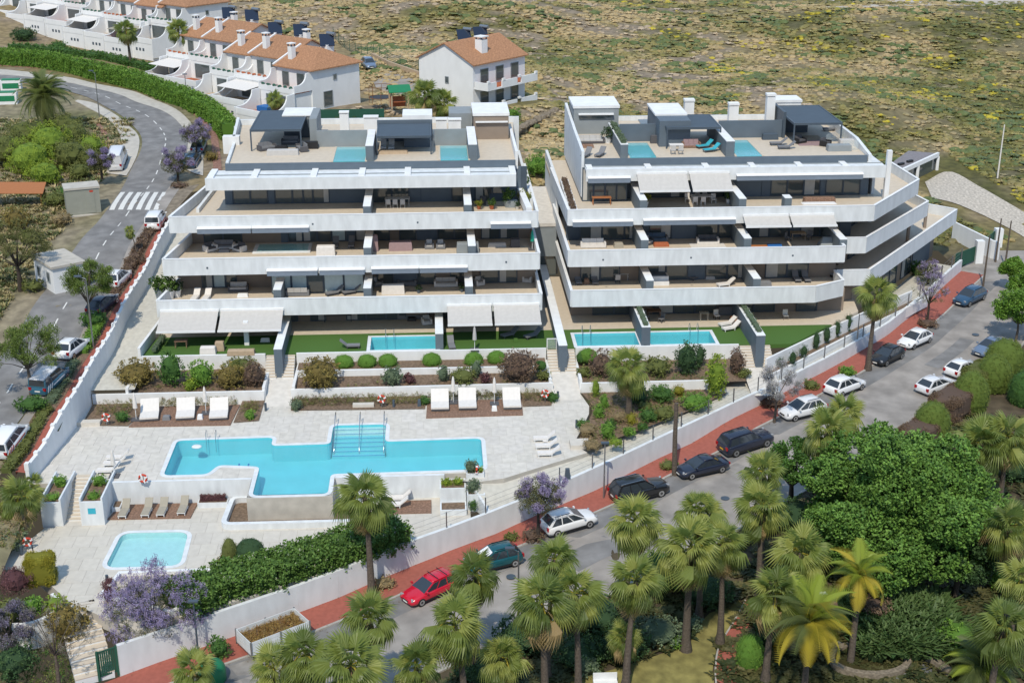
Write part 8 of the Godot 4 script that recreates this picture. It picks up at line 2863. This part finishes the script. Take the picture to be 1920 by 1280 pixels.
	# bed below the private pools
	for q in [["plum-brown bush beside the garden palm", 1128, 704, 1.2, 1.3, "brown"], ["tall dark green shrub below the dividing wall", 1287, 702, 1.2, 1.7, "pine"], ["tall light green column bush in front of the bed wall", 1342, 744, 1.05, 2.1, "lime"], ["brown-red bush by the last garden stairs", 1380, 700, 0.85, 1.3, "brown"], ["olive bush filling the bed behind the palm", 1232, 702, 1.4, 0.9, "olive"], ["banana-like dark plant against the pool wall", 1312, 690, 0.5, 1.3, "pine"], ["low green shrub at the second stairs", 1094, 706, 0.7, 0.5, "olive"], ["green shrub at the foot of the brown-red bush", 1395, 705, 0.6, 0.35, "olive"]]:
		shrub(q[0], px(q[1], q[2], 0.8 if q[2] < 730 else 0.1), q[3], q[4], q[5], "clump", 0.27)
	topiary("clipped bush in the small bed beside the stairs and corner pool", px(1090, 676, 1.4), Vector3(0.5, 0.6, 0.6), "deep", 0, "shrub")
	# the planted garden
	var gl := [["upright lime conifer at the garden wall corner", 1117, 745, 0.45, 1.0, "lime"], ["small upright conifer beside the path edge", 1133, 765, 0.4, 0.7, "bright"], ["clipped green egg-shaped bush in the garden", 1123, 782, 0.55, 0.65, "bright"], ["golden round bush in the middle of the garden", 1184, 795, 0.5, 0.55, "yellow"], ["clipped golden ball beside the leaning trunk", 1273, 742, 0.7, 0.55, "yellow"], ["bright green bush near the pink stone block", 1138, 823, 0.65, 0.85, "bright"], ["lime groundcover patch near the walkway", 1155, 835, 0.7, 0.35, "lime"], ["dark green spreading bush under the garden palm", 1195, 755, 1.2, 0.8, "pine"],
		["broad green bush behind the golden ball", 1305, 765, 1.5, 0.7, "bright"], ["dark green bush at the garden's upper wall", 1240, 752, 1.2, 0.8, "deep"], ["green spreading bush along the walkway edge", 1245, 785, 1.2, 0.6, "olive"], ["sprawling green bush in the garden centre", 1215, 790, 0.9, 0.6, "deep"], ["dry tan bush by the curved path", 1100, 815, 0.9, 0.5, "dry"], ["dark green bush at the curved path", 1093, 805, 0.6, 0.5, "deep"], ["dry bush at the garden's narrow end", 1110, 842, 0.9, 0.45, "dry"], ["small green bush at the walkway side", 1180, 815, 0.5, 0.35, "bright"], ["dry grass clump among the garden bushes", 1160, 790, 0.8, 0.45, "dry"], ["green bush between the conifers", 1145, 805, 0.5, 0.5, "deep"], ["low green bush at the foot of the garden palm", 1210, 770, 0.7, 0.45, "olive"], ["small dark bush along the lower walkway", 1205, 805, 0.45, 0.3, "deep"]]
	for q in gl: shrub(q[0], px(q[1], q[2], 0.06), q[3], q[4], q[5], "fine" if q[5] in ["lime", "yellow", "dry"] else "clump", 0.22)
	# low planting that covers the beds between the larger shrubs
	for b in [["low mixed planting covering the large garden bed", [Vector2(13.2, -12.2), Vector2(24.3, -12.3), Vector2(17.8, -4.6), Vector2(12.6, -0.6), Vector2(11.8, -1.6), Vector2(13.7, -8)], 0.1, 520, "olive", "dry"], ["low planting in the bed of the daybed terrace", [Vector2(-28, -13), Vector2(-16.4, -13), Vector2(-16.4, -17.6), Vector2(-27.5, -17.6)], 0.85, 160, "olive", "brown"], ["sparse low planting in the middle bed", [Vector2(-13, -12.9), Vector2(9.8, -13.2), Vector2(9.8, -15.2), Vector2(-13, -15.2)], 0.85, 90, "olive", "brown"], ["low planting in the bed under the private pools", [Vector2(13.3, -13), Vector2(28.2, -13), Vector2(28.4, -17.6), Vector2(13.2, -17.6)], 0.85, 260, "olive", "deep"],
			["tangled planting of the corner garden beside the young palm", flat([px(-30, 935, -1), px(55, 945, -1), px(70, 1000, -1.5), px(20, 1050, -1.8), px(-40, 1050, -1.8)]), -999.0, 500, "olive", "dry"], ["tangled planting of the lower frame corner", flat([px(-30, 1130, -2.5), px(60, 1130, -2.5), px(150, 1180, -3), px(165, 1290, -4), px(-40, 1300, -4)]), -999.0, 700, "olive", "deep"]]:
		var poly := PackedVector2Array(b[1])
		var lo := poly[0]
		var hi := poly[0]
		for p in poly:
			lo = lo.min(p)
			hi = hi.max(p)
		var pts := []
		while pts.size() < int(b[3]):
			var q := Vector2(rng.randf_range(lo.x, hi.x), rng.randf_range(lo.y, hi.y))
			if Geometry2D.is_point_in_polygon(q, poly): pts.append([Vector3(q.x, (b[2] if b[2] > -900 else H(q.x, q.y)) + 0.08, q.y), rng.randf_range(0.16, 0.4), STYLES[b[4 + rng.randi() % 2]][rng.randi() % 2]])
		var gc := leaves(self, "ground_planting", "leaf", "fine", pts, Color.WHITE, Color.WHITE)
		tag(gc, b[0])
	# cypresses in the narrow bed
	var cy := [["first small cypress in the white walled bed", 1463, 688, 0.9], ["broad clipped bush in the white walled bed", 1486, 685, 1.5], ["slim cypress after the broad bush", 1507, 672, 1.4], ["third full cypress of the white walled bed", 1530, 655, 1.9], ["fourth full cypress of the white walled bed", 1550, 645, 1.9], ["fifth cypress, beside the tall street palm's crown", 1569, 632, 1.8], ["cypress behind the trunk of the tall street palm", 1590, 620, 1.8]]
	for q in cy: shrub(q[0], px(q[1], q[2], 0.8), 0.42, q[3] * 0.55, "pine", "fine", 0.2, "cypress", "clipped cypresses along the walkway")
	# planter plants
	for q in [["upper clipped shrub in the outer stair planter", 96, 925, 0.1, "bright"], ["lower clipped shrub in the outer stair planter", 88, 955, -0.3, "bright"], ["upper clipped shrub in the stair planter with the blue sign", 160, 920, 0.1, "bright"], ["lower clipped shrub in the stair planter with the blue sign", 148, 952, -0.3, "bright"]]:
		shrub(q[0], Vector3(-30.4 if q[1] < 120 else -27.3, q[3] - 0.25, 3.8 if q[3] > 0 else 6.0), 0.62, 0.5, "bright", "clump", 0.18)
	shrub("yellowish conifer bush beside the blue-sign planter", px(188, 945, -2.0), 0.8, 0.9, "ochre", "fine", 0.22)
	for q in [["first clipped bush in the white planter at the pool corner", 0.35, 4.5, "lime"], ["second clipped bush in the white planter at the pool corner", 1.25, 4.5, "lime"]]: shrub(q[0], Vector3(q[1], -0.6, q[2]), 0.42, 0.35, "lime", "clump", 0.17)
	for q in [["spiky yucca in the tall planter at the pool corner", 2.3, 3.9, 0.25], ["trailing rosemary-like plant in the lower corner planter", 2.5, 5.5, -0.75]]: shrub(q[0], Vector3(q[1], q[3], q[2]), 0.55, 0.6, "greygreen", "fine", 0.3)
	shrub("clipped green bush beside the tall planter", Vector3(3.0, 0.2, 3.8), 0.35, 0.25, "lime", "clump", 0.16)
	hedge("low_hedge", "row of dark red plants in the low white planter", [Vector2(-19.4, 4.2), Vector2(-17.4, 4.2)], 0.4, 0.5, "plum", 0.16, 40, "", -1.55)
	shrub("green shrub at the foot of the wire fence by the lower steps", px(887, 955, -1.9), 0.35, 0.45, "deep", "clump", 0.18)
	# lower terrace corner
	topiary("tall clipped dark topiary column on the lower terrace", px(432, 1058, -2.0), Vector3(0.65, 1.5, 0.65), "olive", 0, "topiary")
	topiary("round clipped dark bush beside the topiary column", px(470, 1056, -2.0), Vector3(1.2, 1.4, 1.1), "pine", 0, "topiary")
	shrub("ochre low bush at the foot of the topiary column", px(415, 1066, -2.0), 0.6, 0.5, "ochre", "clump", 0.22)
	box_hedge("block of clipped yellow-green hedge beside the lower terrace", px(78, 1092, -2.0), 2.1, 2.3, 1.5, 0.15, "yellow")
	for q in [["dark plum bush at the frame's edge beside the yellow hedge", 30, 1110, -2.2, 1.3, 1.0, "plum"], ["round clipped green bush in the curved corner bed", 62, 1150, -2.2, 0.85, 0.7, "bright"], ["bright green bush at the curved wall", 105, 1145, -2.2, 0.8, 0.6, "lime"], ["spreading green bush of the corner garden", 20, 1165, -2.4, 1.3, 0.8, "olive"], ["large brown-green bush beside the lower steps", 130, 1195, -3.4, 1.5, 1.4, "ochre"], ["leafy corner garden bush below the young palm", 25, 985, -1.4, 1.5, 0.9, "olive"], ["grey-green corner garden bush with pale flowers", 18, 1025, -1.8, 1.4, 0.7, "greygreen"], ["dark corner garden bush behind the young palm", 60, 965, -1.2, 1.0, 0.8, "deep"], ["plum shrub beside the pebble bed wall", 205, 1130, -2.1, 0.5, 0.8, "plum"], ["small plum shrub above the garden steps", 205, 1105, -2.1, 0.4, 0.5, "plum"], ["dark green bush at the lower frame corner", 30, 1265, -4.3, 1.6, 1.2, "pine"], ["dark green shrub at the street corner by the bottle bank", 412, 1232, -4.5, 0.8, 0.8, "deep"]]:
		shrub(q[0], px(q[1], q[2], q[3]), q[4], q[5], q[6], "clump" if q[6] != "plum" else "fine", 0.26)
	# street islands
	for q in [["green shrub on the kerb island behind the white hatchback", 1588, 706, 0.9, 0.6, "bright"], ["low green shrub beside the pale blossom tree", 1520, 728, 0.9, 0.45, "olive"], ["red-flecked shrub under the pale blossom tree", 1448, 762, 1.2, 0.5, "brown"], ["low dark plants round the foot of the thin jacaranda", 1000, 1010, 1.0, 0.4, "brown"], ["yellow-green plants on the footway by the teal car", 958, 1012, 0.6, 0.3, "olive"], ["low planting at the foot of the leaning trunk", 1255, 878, 0.9, 0.35, "olive"], ["dry planting at the foot of the tall footway palm", 720, 1100, 1.0, 0.35, "dry"], ["dry scrub under the bare lilac tree", 1740, 612, 1.1, 0.4, "brown"], ["dark green bush at the upper end of the white walls", 1722, 520, 1.2, 1.0, "deep"]]:
		shrub(q[0], gt(q[1], q[2]), q[3], q[4], q[5], "clump", 0.22)
	var st := mb()
	var lp := gt(1265, 890)
	tube(st, [Vector3.ZERO, Vector3(-0.1, 3.5, 0), Vector3(-0.1, 6.6, 0)], [0.24, 0.2, 0.17], 9)
	var trunk := obj(st, "bare_trunk", M.bark)
	trunk.position = lp
	tag(trunk, "bare leaning palm trunk between two black cars", "tree trunk")
	for k in 3:
		st = mb()
		var a := gt([1215, 700, 1560][k], [905, 1128, 712][k])
		pass
	# park hedges and topiary
	var dir := atan2(0.68, 0.73)
	for q in [["brown clipped hedge block nearest the street bend", 1722, 838, 4.2, 2.2, 2.6, "brown"], ["brown clipped hedge block between two green domes", 1785, 775, 5.2, 2.2, 2.8, "brown"], ["dark green clipped hedge block beyond the brown ones", 1838, 722, 4.0, 2.0, 2.6, "olive"]]:
		box_hedge(q[0], gt(q[1], q[2]), q[3], q[4], q[5], dir, q[6])
	for q in [["bright green clipped dome beside the nearest brown hedge", 1745, 822, 1.7, 3.2, "moss"], ["bright green clipped dome between the hedge blocks", 1818, 765, 1.7, 3.3, "moss"], ["tall bright dome hiding the white parked cars", 1862, 728, 1.7, 3.2, "moss"], ["clipped dome near the grey-blue saloon", 1882, 695, 2.0, 3.0, "moss"], ["dark green dome cut by the frame above the palms", 1925, 755, 1.8, 3.0, "deep"]]:
		topiary(q[0], gt(q[1], q[2]), Vector3(q[3], q[4] * 0.75, q[3]), q[5])
	topiary("dark clipped oval bush beside the red park path", gt(1405, 1245), Vector3(1.0, 1.6, 1.0), "bright", 0, "topiary")
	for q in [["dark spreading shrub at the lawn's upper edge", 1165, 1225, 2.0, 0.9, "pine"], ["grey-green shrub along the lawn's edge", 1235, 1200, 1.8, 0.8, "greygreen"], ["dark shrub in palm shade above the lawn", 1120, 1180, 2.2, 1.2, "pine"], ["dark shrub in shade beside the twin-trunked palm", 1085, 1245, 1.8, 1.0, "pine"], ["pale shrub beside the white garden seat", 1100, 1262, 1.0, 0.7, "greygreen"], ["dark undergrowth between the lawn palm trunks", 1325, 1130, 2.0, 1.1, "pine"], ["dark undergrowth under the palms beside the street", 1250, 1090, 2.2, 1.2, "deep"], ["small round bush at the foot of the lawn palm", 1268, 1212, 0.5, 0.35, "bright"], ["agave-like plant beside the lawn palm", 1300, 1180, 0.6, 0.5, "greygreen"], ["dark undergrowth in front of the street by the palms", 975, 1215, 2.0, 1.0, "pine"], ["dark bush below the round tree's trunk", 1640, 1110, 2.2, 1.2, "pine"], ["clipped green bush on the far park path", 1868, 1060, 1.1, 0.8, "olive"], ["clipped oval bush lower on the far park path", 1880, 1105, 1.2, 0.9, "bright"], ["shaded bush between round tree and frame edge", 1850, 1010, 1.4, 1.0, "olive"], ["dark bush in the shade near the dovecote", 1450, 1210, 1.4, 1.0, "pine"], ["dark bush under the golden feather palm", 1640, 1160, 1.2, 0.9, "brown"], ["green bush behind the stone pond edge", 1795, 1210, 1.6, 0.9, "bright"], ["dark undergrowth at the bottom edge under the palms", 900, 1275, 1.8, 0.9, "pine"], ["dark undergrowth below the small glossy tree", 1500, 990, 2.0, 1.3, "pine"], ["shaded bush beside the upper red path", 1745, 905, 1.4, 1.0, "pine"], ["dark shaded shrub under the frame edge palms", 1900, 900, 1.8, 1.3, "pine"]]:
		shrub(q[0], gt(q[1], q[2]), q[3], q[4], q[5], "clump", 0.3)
	# reeds by the pond
	var re := thing("reed_bed", "tall green reeds beside the stone pond", "reeds")
	var pts := []
	var a0 := gt(1690, 1180)
	for k in 900:
		var p := a0 + Vector3(rng.randf_range(-3.2, 3.4), 0, rng.randf_range(-3.0, 3.0))
		p.y = H(p.x, p.z)
		pts.append([p, 1.5])
	leaves(re, "reed_blades", "leaf", "tuft", pts, Color(0.05, 0.1, 0.03), Color(0.11, 0.17, 0.06), true)
	re.set_meta("kind", "stuff")
	# hillside plants
	for q in [["white flowering bush at the corner of the long hedge", 425, 240, 1.4, 1.0, "deep", "white"], ["green shrub between the two apartment roofs", 1010, 330, 1.9, 1.4, "bright", ""], ["shrub at the stone wall beside the detached house", 962, 225, 1.2, 0.9, "bright", ""], ["orange-brown flowering bush beside the pink path", 397, 300, 0.9, 0.6, "ochre", ""], ["bush beside the orange shed roof", 105, 385, 1.8, 0.9, "olive", ""], ["dry bush beside the utility kiosk", 115, 420, 1.3, 0.7, "dry", ""], ["ochre tree-like bush above the orange shed", 30, 430, 1.6, 1.3, "ochre", ""], ["green bush at the kiosk's far corner", 125, 372, 1.2, 0.9, "deep", ""], ["green bush on the verge above the ruined hut", 60, 455, 1.4, 0.8, "olive", ""], ["dark bush at the foot of the ruined hut", 62, 545, 1.2, 0.6, "olive", ""], ["yellow-green bush at the end of the long hedge bend", 335, 160, 1.4, 1.0, "lime", ""], ["row of dark green plants in the townhouse yard", 45, 75, 2.6, 1.2, "pine", ""], ["garden bush before the higher townhouses", 110, 95, 1.8, 0.9, "deep", ""], ["yard bush by the end townhouse", 430, 205, 1.2, 0.8, "olive", ""]]:
		shrub(q[0], gt(q[1], q[2]), q[3], q[4], q[5], "clump", 0.3, "shrub", "", q[6])
	hedge("yard_hedge", "uneven green planting along the yards of the upper townhouses", flat([gt(20, 92), gt(110, 100), gt(200, 112), gt(290, 135)]), 2.0, 1.1, "deep", 0.4, 4)
	hedge("yard_hedge", "low green hedge behind the rooftop screens", flat([px(595, 242, 10.0), px(640, 241, 10.0)]), 0.8, 1.0, "deep", 0.26, 14, "", 9.8)
	for k in 6:
		shrub(["small potted tree on the yard wall, first of six", "small potted tree on the yard wall, second of six", "small potted tree on the yard wall, third of six", "small potted tree on the yard wall, fourth of six", "small potted tree on the yard wall, fifth of six", "small potted tree on the yard wall, last of six"][k], px([595, 632, 665, 702, 715, 730][k], 232, 10.6), 0.45, 0.5, "pine", "clump", 0.2)
	# plants on the dividing walls and in planters
	for q in [["plants along the top of the dark wall between private pools", [Vector2(19.75, -18.6), Vector2(19.75, -26)], 4.25], ["plants along the top of the dark wall by the last stairs", [Vector2(30.25, -16.5), Vector2(30.25, -26)], 4.15], ["plants in the planter on the roof dividing wall", [Vector2(19.9, -38.5), Vector2(19.9, -48)], 17.46], ["plants in the white planter beside the ramp wall", [Vector2(-26.9, -18.6), Vector2(-26.7, -22.4)], 2.6], ["red-brown plants along the tall white side wall", [Vector2(13.9, -31), Vector2(14.1, -44)], 12.2]]:
		hedge("trough_planting", q[0], q[1], 0.5, 0.35, "greygreen" if q[2] < 12 or q[2] > 13 else "brown", 0.17, 9 if q[2] < 5 else 22, "", q[2])

func park_objects() -> void:
	# red path, lawn, pond
	var lw := mb()
	var outl := flat([gt(1040, 1290), gt(1075, 1258), gt(1130, 1262), gt(1190, 1242), gt(1250, 1222), gt(1290, 1190), gt(1330, 1150), gt(1385, 1125), gt(1395, 1135), gt(1372, 1170), gt(1345, 1210), gt(1336, 1260), gt(1342, 1300), gt(1200, 1330)])
	lawn_poly = PackedVector2Array(outl)
	patch(lw, lawn_poly, 0.07)
	struct(lw, "park_lawn", M.mown, "dry mown lawn beside the red park path")
	var pa := flat([gt(1398, 1122), gt(1375, 1165), gt(1348, 1210), gt(1340, 1260), gt(1346, 1310)])
	var pb := flat([gt(1420, 1135), gt(1406, 1170), gt(1384, 1210), gt(1380, 1260), gt(1390, 1310)])
	strip("red_path", resample(pa, 24), resample(pb, 24), 2, 0.1, 0.0, "redpave", "smooth red path curving past the lawn")
	strip("park_kerb", resample(pa, 24), offset(resample(pa, 24), -0.12), 1, 0.13, 0.1, "kerb")
	strip("red_path", resample(flat([gt(1755, 868), gt(1790, 850), gt(1830, 838)]), 10), resample(flat([gt(1772, 890), gt(1806, 866), gt(1845, 850)]), 10), 1, 0.1, 0.0, "redpave", "short visible piece of red path beyond the round tree")
	strip("sandy_path", resample(flat([gt(1825, 1010), gt(1870, 1060), gt(1890, 1110), gt(1895, 1150)]), 14), resample(flat([gt(1850, 1000), gt(1895, 1050), gt(1918, 1110), gt(1920, 1150)]), 14), 1, 0.1, 0.0, "dirt", "sandy path between the clipped bushes")
	var yd := flat([gt(1560, 1195), gt(1640, 1160), gt(1700, 1185), gt(1800, 1240), gt(1790, 1310), gt(1660, 1310), gt(1600, 1240)])
	var st := mb()
	patch(st, PackedVector2Array(yd), 0.06)
	struct(st, "paved_yard", mat("slate", Color(0.2, 0.21, 0.22), 0.8, "strong", 0.3), "grey paved yard around the park pond")
	var po := thing("pond", "curved stone-edged pond at the bottom of the park", "pond", gt(1630, 1240))
	st = mb()
	var pp := PackedVector2Array()
	for k in 20: pp.append(Vector2(cos(TAU * k / 20) * 2.4, sin(TAU * k / 20) * 1.6))
	ring(st, pp, 0.45, -0.2, 0.35)
	obj(st, "stone_edge", M.stone, po)
	st = mb()
	prism(st, pp, 0.12, 0.12)
	obj(st, "water", mat("murk", Color(0.05, 0.045, 0.02), 0.08, ""), po)
	var lo := thing("stone_edge", "low stone wall running from the pond past the reeds", "wall")
	var wl := [gt(1668, 1192), gt(1720, 1225), gt(1782, 1268)]
	for k in 14:
		st = mb()
		var t := k / 14.0
		var a: Vector3 = wl[0].lerp(wl[2], t)
		var b: Vector3 = wl[0].lerp(wl[2], t + 0.066)
		seg(st, a + Vector3(0, 0.25, 0), b + Vector3(0, 0.25, 0), 0.5, 0.55 + 0.06 * (k % 3))
		obj(st, "stone", M.stone, lo)
	# dovecote
	var dv := thing("dovecote", "small wooden dovecote with pinkish roof among the palms", "dovecote", gt(1540, 1130, 2.6))
	dv.position.y -= 2.6
	st = mb()
	box(st, -0.1, 0, -0.1, 0.1, 2.3, 0.1)
	obj(st, "post", M.wood, dv)
	st = mb()
	box(st, -0.6, 2.0, -0.5, 0.6, 2.6, 0.5)
	obj(st, "cabin", M.wood, dv)
	st = mb()
	for s in [-1, 1]: hexa(st, [Vector3(-1.0, 2.5, s * 1.0), Vector3(1.0, 2.5, s * 1.0), Vector3(1.0, 3.0, 0), Vector3(-1.0, 3.0, 0), Vector3(-1.0, 2.6, s * 1.0), Vector3(1.0, 2.6, s * 1.0), Vector3(1.0, 3.1, 0), Vector3(-1.0, 3.1, 0)])
	obj(st, "roof", M.pinkpave, dv)
	st = mb()
	box(st, -0.35, 3.05, -0.25, 0.35, 3.35, 0.25)
	obj(st, "roof_box", M.lamp_glass, dv)
	# trailer full of garden waste
	var ta := gt(452, 1218)
	var tb := gt(572, 1180)
	var tr := thing("waste_skip", "white metal open trailer heaped with dry garden cuttings", "trailer", (gt(470, 1250) + gt(580, 1205) + gt(450, 1205) + gt(552, 1165)) / 4, heading(gt(470, 1250), gt(580, 1205)))
	var L := gt(470, 1250).distance_to(gt(580, 1205))
	for s in [[-L / 2, -1.1, L / 2, -1.06], [-L / 2, 1.06, L / 2, 1.1], [-L / 2, -1.059, -L / 2 + 0.04, 1.059], [L / 2 - 0.04, -1.059, L / 2, 1.059]]:
		for k in 4:
			st = mb()
			box(st, s[0], 0.45 + 0.26 * k, s[1], s[2], 0.45 + 0.26 * k + 0.24, s[3])
			obj(st, "side_board", M.white, tr)
	st = mb()
	for x in [-L / 2, 0.0, L / 2]:
		for z in [-1.13, 1.13]: box(st, x - 0.05, 0.3, z - 0.04, x + 0.05, 1.52, z + 0.04)
	box(st, -L / 2, 0.35, -1.05, L / 2, 0.45, 1.05)
	obj(st, "frame", M.metal, tr)
	for x in [-0.5, 0.5]:
		for z in [-0.95, 0.95]:
			meshobj(tyre_mesh, "wheel", M.rubber, tr, Transform3D(Basis(Vector3.RIGHT, PI / 2), Vector3(x, 0.33, z)))
	st = mb()
	box(st, -L / 2 + 0.05, 0.46, -1.05, L / 2 - 0.05, 1.05, 1.05)
	obj(st, "load", M.mulch, tr)
	var pts := []
	for k in 520: pts.append([Vector3(rng.randf_range(-L / 2 + 0.2, L / 2 - 0.2), 1.05 + rng.randf() * 0.3, rng.randf_range(-0.95, 0.95)), 0.2])
	leaves(tr, "cuttings", "straw", "fine", pts, Color(0.2, 0.1, 0.03), Color(0.36, 0.25, 0.08))
	# bottle bank
	var bb := thing("bottle_bank", "green domed bottle bank beside the trailer", "recycling bin", gt(398, 1275))
	st = mb()
	lathe(st, Vector3.ZERO, [Vector2(0.85, 0), Vector2(0.95, 0.1), Vector2(0.95, 0.75), Vector2(0.88, 1.1), Vector2(0.68, 1.4), Vector2(0.35, 1.58), Vector2(0, 1.62)], 20)
	obj(smooth(st), "shell", M.green, bb)
	st = mb()
	blob(st, Vector3(-0.3, 1.35, 0.55), Vector3(0.22, 0.18, 0.12), 0, 1, 6, -1)
	obj(st, "opening", M.black, bb)
	var ws := thing("garden_bench", "white rounded garden seat at the lawn's lower edge", "seat", gt(1135, 1288))
	st = mb()
	box(st, -0.8, 0, -0.3, 0.8, 0.45, 0.3)
	box(st, -0.8, 0.45, -0.3, 0.8, 0.95, -0.2)
	obj(st, "seat", M.whitewall, ws)

# ---------- the wild field ----------
func field() -> void:
	var hard := [PackedVector2Array([Vector2(-14, -88), Vector2(-7, -106), Vector2(-30, -140), Vector2(-36, -160), Vector2(-90, -215), Vector2(-115, -190), Vector2(-50, -105), Vector2(-32, -80)]), PackedVector2Array([Vector2(-6, -112), Vector2(6, -91), Vector2(17, -100), Vector2(7, -122)]), PackedVector2Array([Vector2(-30, -58), Vector2(-18, -92), Vector2(8, -94), Vector2(12, -76), Vector2(8, -58)]), PackedVector2Array([Vector2(15, -56), Vector2(60, -50), Vector2(62, -40), Vector2(30, -30)]), PackedVector2Array(flat([gt(1440, 4), gt(1925, 4), px(1990, -60, 10), px(1440, -60, 12)])), PackedVector2Array(flat([gt(1700, 285), gt(1775, 285), gt(1925, 385), gt(1925, 460), gt(1780, 400), gt(1660, 330)]))]
	var pts := [[], [], []]
	var tan_ := Color(0.46, 0.36, 0.205)
	var straw := Color(0.4, 0.28, 0.13)
	var olive := Color(0.22, 0.2, 0.075)
	var green := Color(0.11, 0.14, 0.05)
	for k in 95000:
		var x := rng.randf_range(-60, 2000)
		var y := rng.randf_range(-40, 430)
		var p := px(x, y, 9.0 if x < 1500 else 6.0)
		if p.z > -56 or p.z < -340: continue
		var q := Vector2(p.x, p.z)
		var bad := false
		for h in hard:
			if Geometry2D.is_point_in_polygon(q, h): bad = true
		if bad: continue
		if q.x < -14 and q.y > -165 : continue
		var b := ntex(q.x, q.y, 0.06, 20) + 0.5 * ntex(q.x, q.y, 0.3, 31)
		if b < -0.16 and rng.randf() < 0.8: continue
		p.y = H(q.x, q.y) - 0.05
		var kind := 0 if rng.randf() < 0.72 else 1
		var c := fieldcol(q.x, q.y) * (1.1 if kind == 0 else 1.5)
		if rng.randf() < 0.12: c = c.lerp(straw, 0.4)
		var far := clampf((-q.y - 90) / 200.0, 0, 1)
		var s := rng.randf_range(0.3, 0.8) * (1 + far * 0.6)
		if b > 0.24 and rng.randf() < 0.3:
			c = green
			s *= 1.5
		if q.x > 45 and ntex(q.x, q.y, 0.06, 50) + 0.2 * far > 0.3 and rng.randf() < 0.3: c = Color(0.46, 0.38, 0.03).lerp(c, rng.randf() * 0.7)
		pts[kind].append([p, s, c])
	for k in 2:
		var o := leaves(self, ["wild_grass", "wild_scrub"][k], "straw", ["tussock", "bushy"][k], pts[k], tan_, olive, true)
		tag(o, ["dry tan and green wild grass covering the open field", "low olive scrub dotted with yellow flowers across the field"][k])
	# rough verge beside the hill street
	pts = []
	for k in 5000:
		var p := gt_fast(rng.randf_range(-40, 250), rng.randf_range(180, 640))
		if p.x > -43.2 + (-p.z - 10) * 0.02 and p.z > -85: continue
		if p.z < -95: continue
		pts.append([p, rng.randf_range(0.35, 0.8), tan_.lerp(olive, rng.randf()) if rng.randf() < 0.6 else green])
	var v := leaves(self, "verge_grass", "straw", "tuft", pts, tan_, olive, true)
	tag(v, "rough dry grass on the verge of the hill street")
	# leaf litter along the kerbs
	pts = []
	var wk := resample(wallw.slice(1, 13), 80)
	for d in [0.35, 2.6, 3.2, 11.9]:
		var ln := offset(wk, d)
		for k in 260:
			var q: Vector2 = ln[rng.randi() % 80] + Vector2(rng.randfn(), rng.randfn()) * 0.3
			pts.append([Vector3(q.x, H(q.x, q.y) + (0.16 if d < 3 else 0.07), q.y), rng.randf_range(0.05, 0.13)])
	v = leaves(self, "leaf_litter", "straw", "flower", pts, Color(0.12, 0.08, 0.05), Color(0.24, 0.17, 0.09))
	tag(v, "brown leaf litter along the kerbs and the white wall")
	# park undergrowth
	pts = []
	for k in 5200:
		var p := gt_fast(rng.randf_range(820, 2000), rng.randf_range(780, 1300))
		var d := Vector2(p.x, p.z)
		var ok := true
		for i in range(1, wallw.size()):
			if Geometry2D.get_closest_point_to_segment(d, wallw[i - 1], wallw[i]).distance_to(d) < 13.0: ok = false
		if not ok: continue
		if Geometry2D.is_point_in_polygon(d, lawn_poly): continue
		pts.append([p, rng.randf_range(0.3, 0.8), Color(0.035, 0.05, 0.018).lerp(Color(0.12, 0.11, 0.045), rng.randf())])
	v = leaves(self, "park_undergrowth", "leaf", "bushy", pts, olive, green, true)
	tag(v, "dark leafy undergrowth on the shaded park floor")

func gt_fast(x: float, y: float) -> Vector3:
	var p := px(x, y, 0.0)
	for k in 7: p = px(x, y, lerpf(p.y, H(p.x, p.z), 0.8))
	p.y = H(p.x, p.z)
	return p
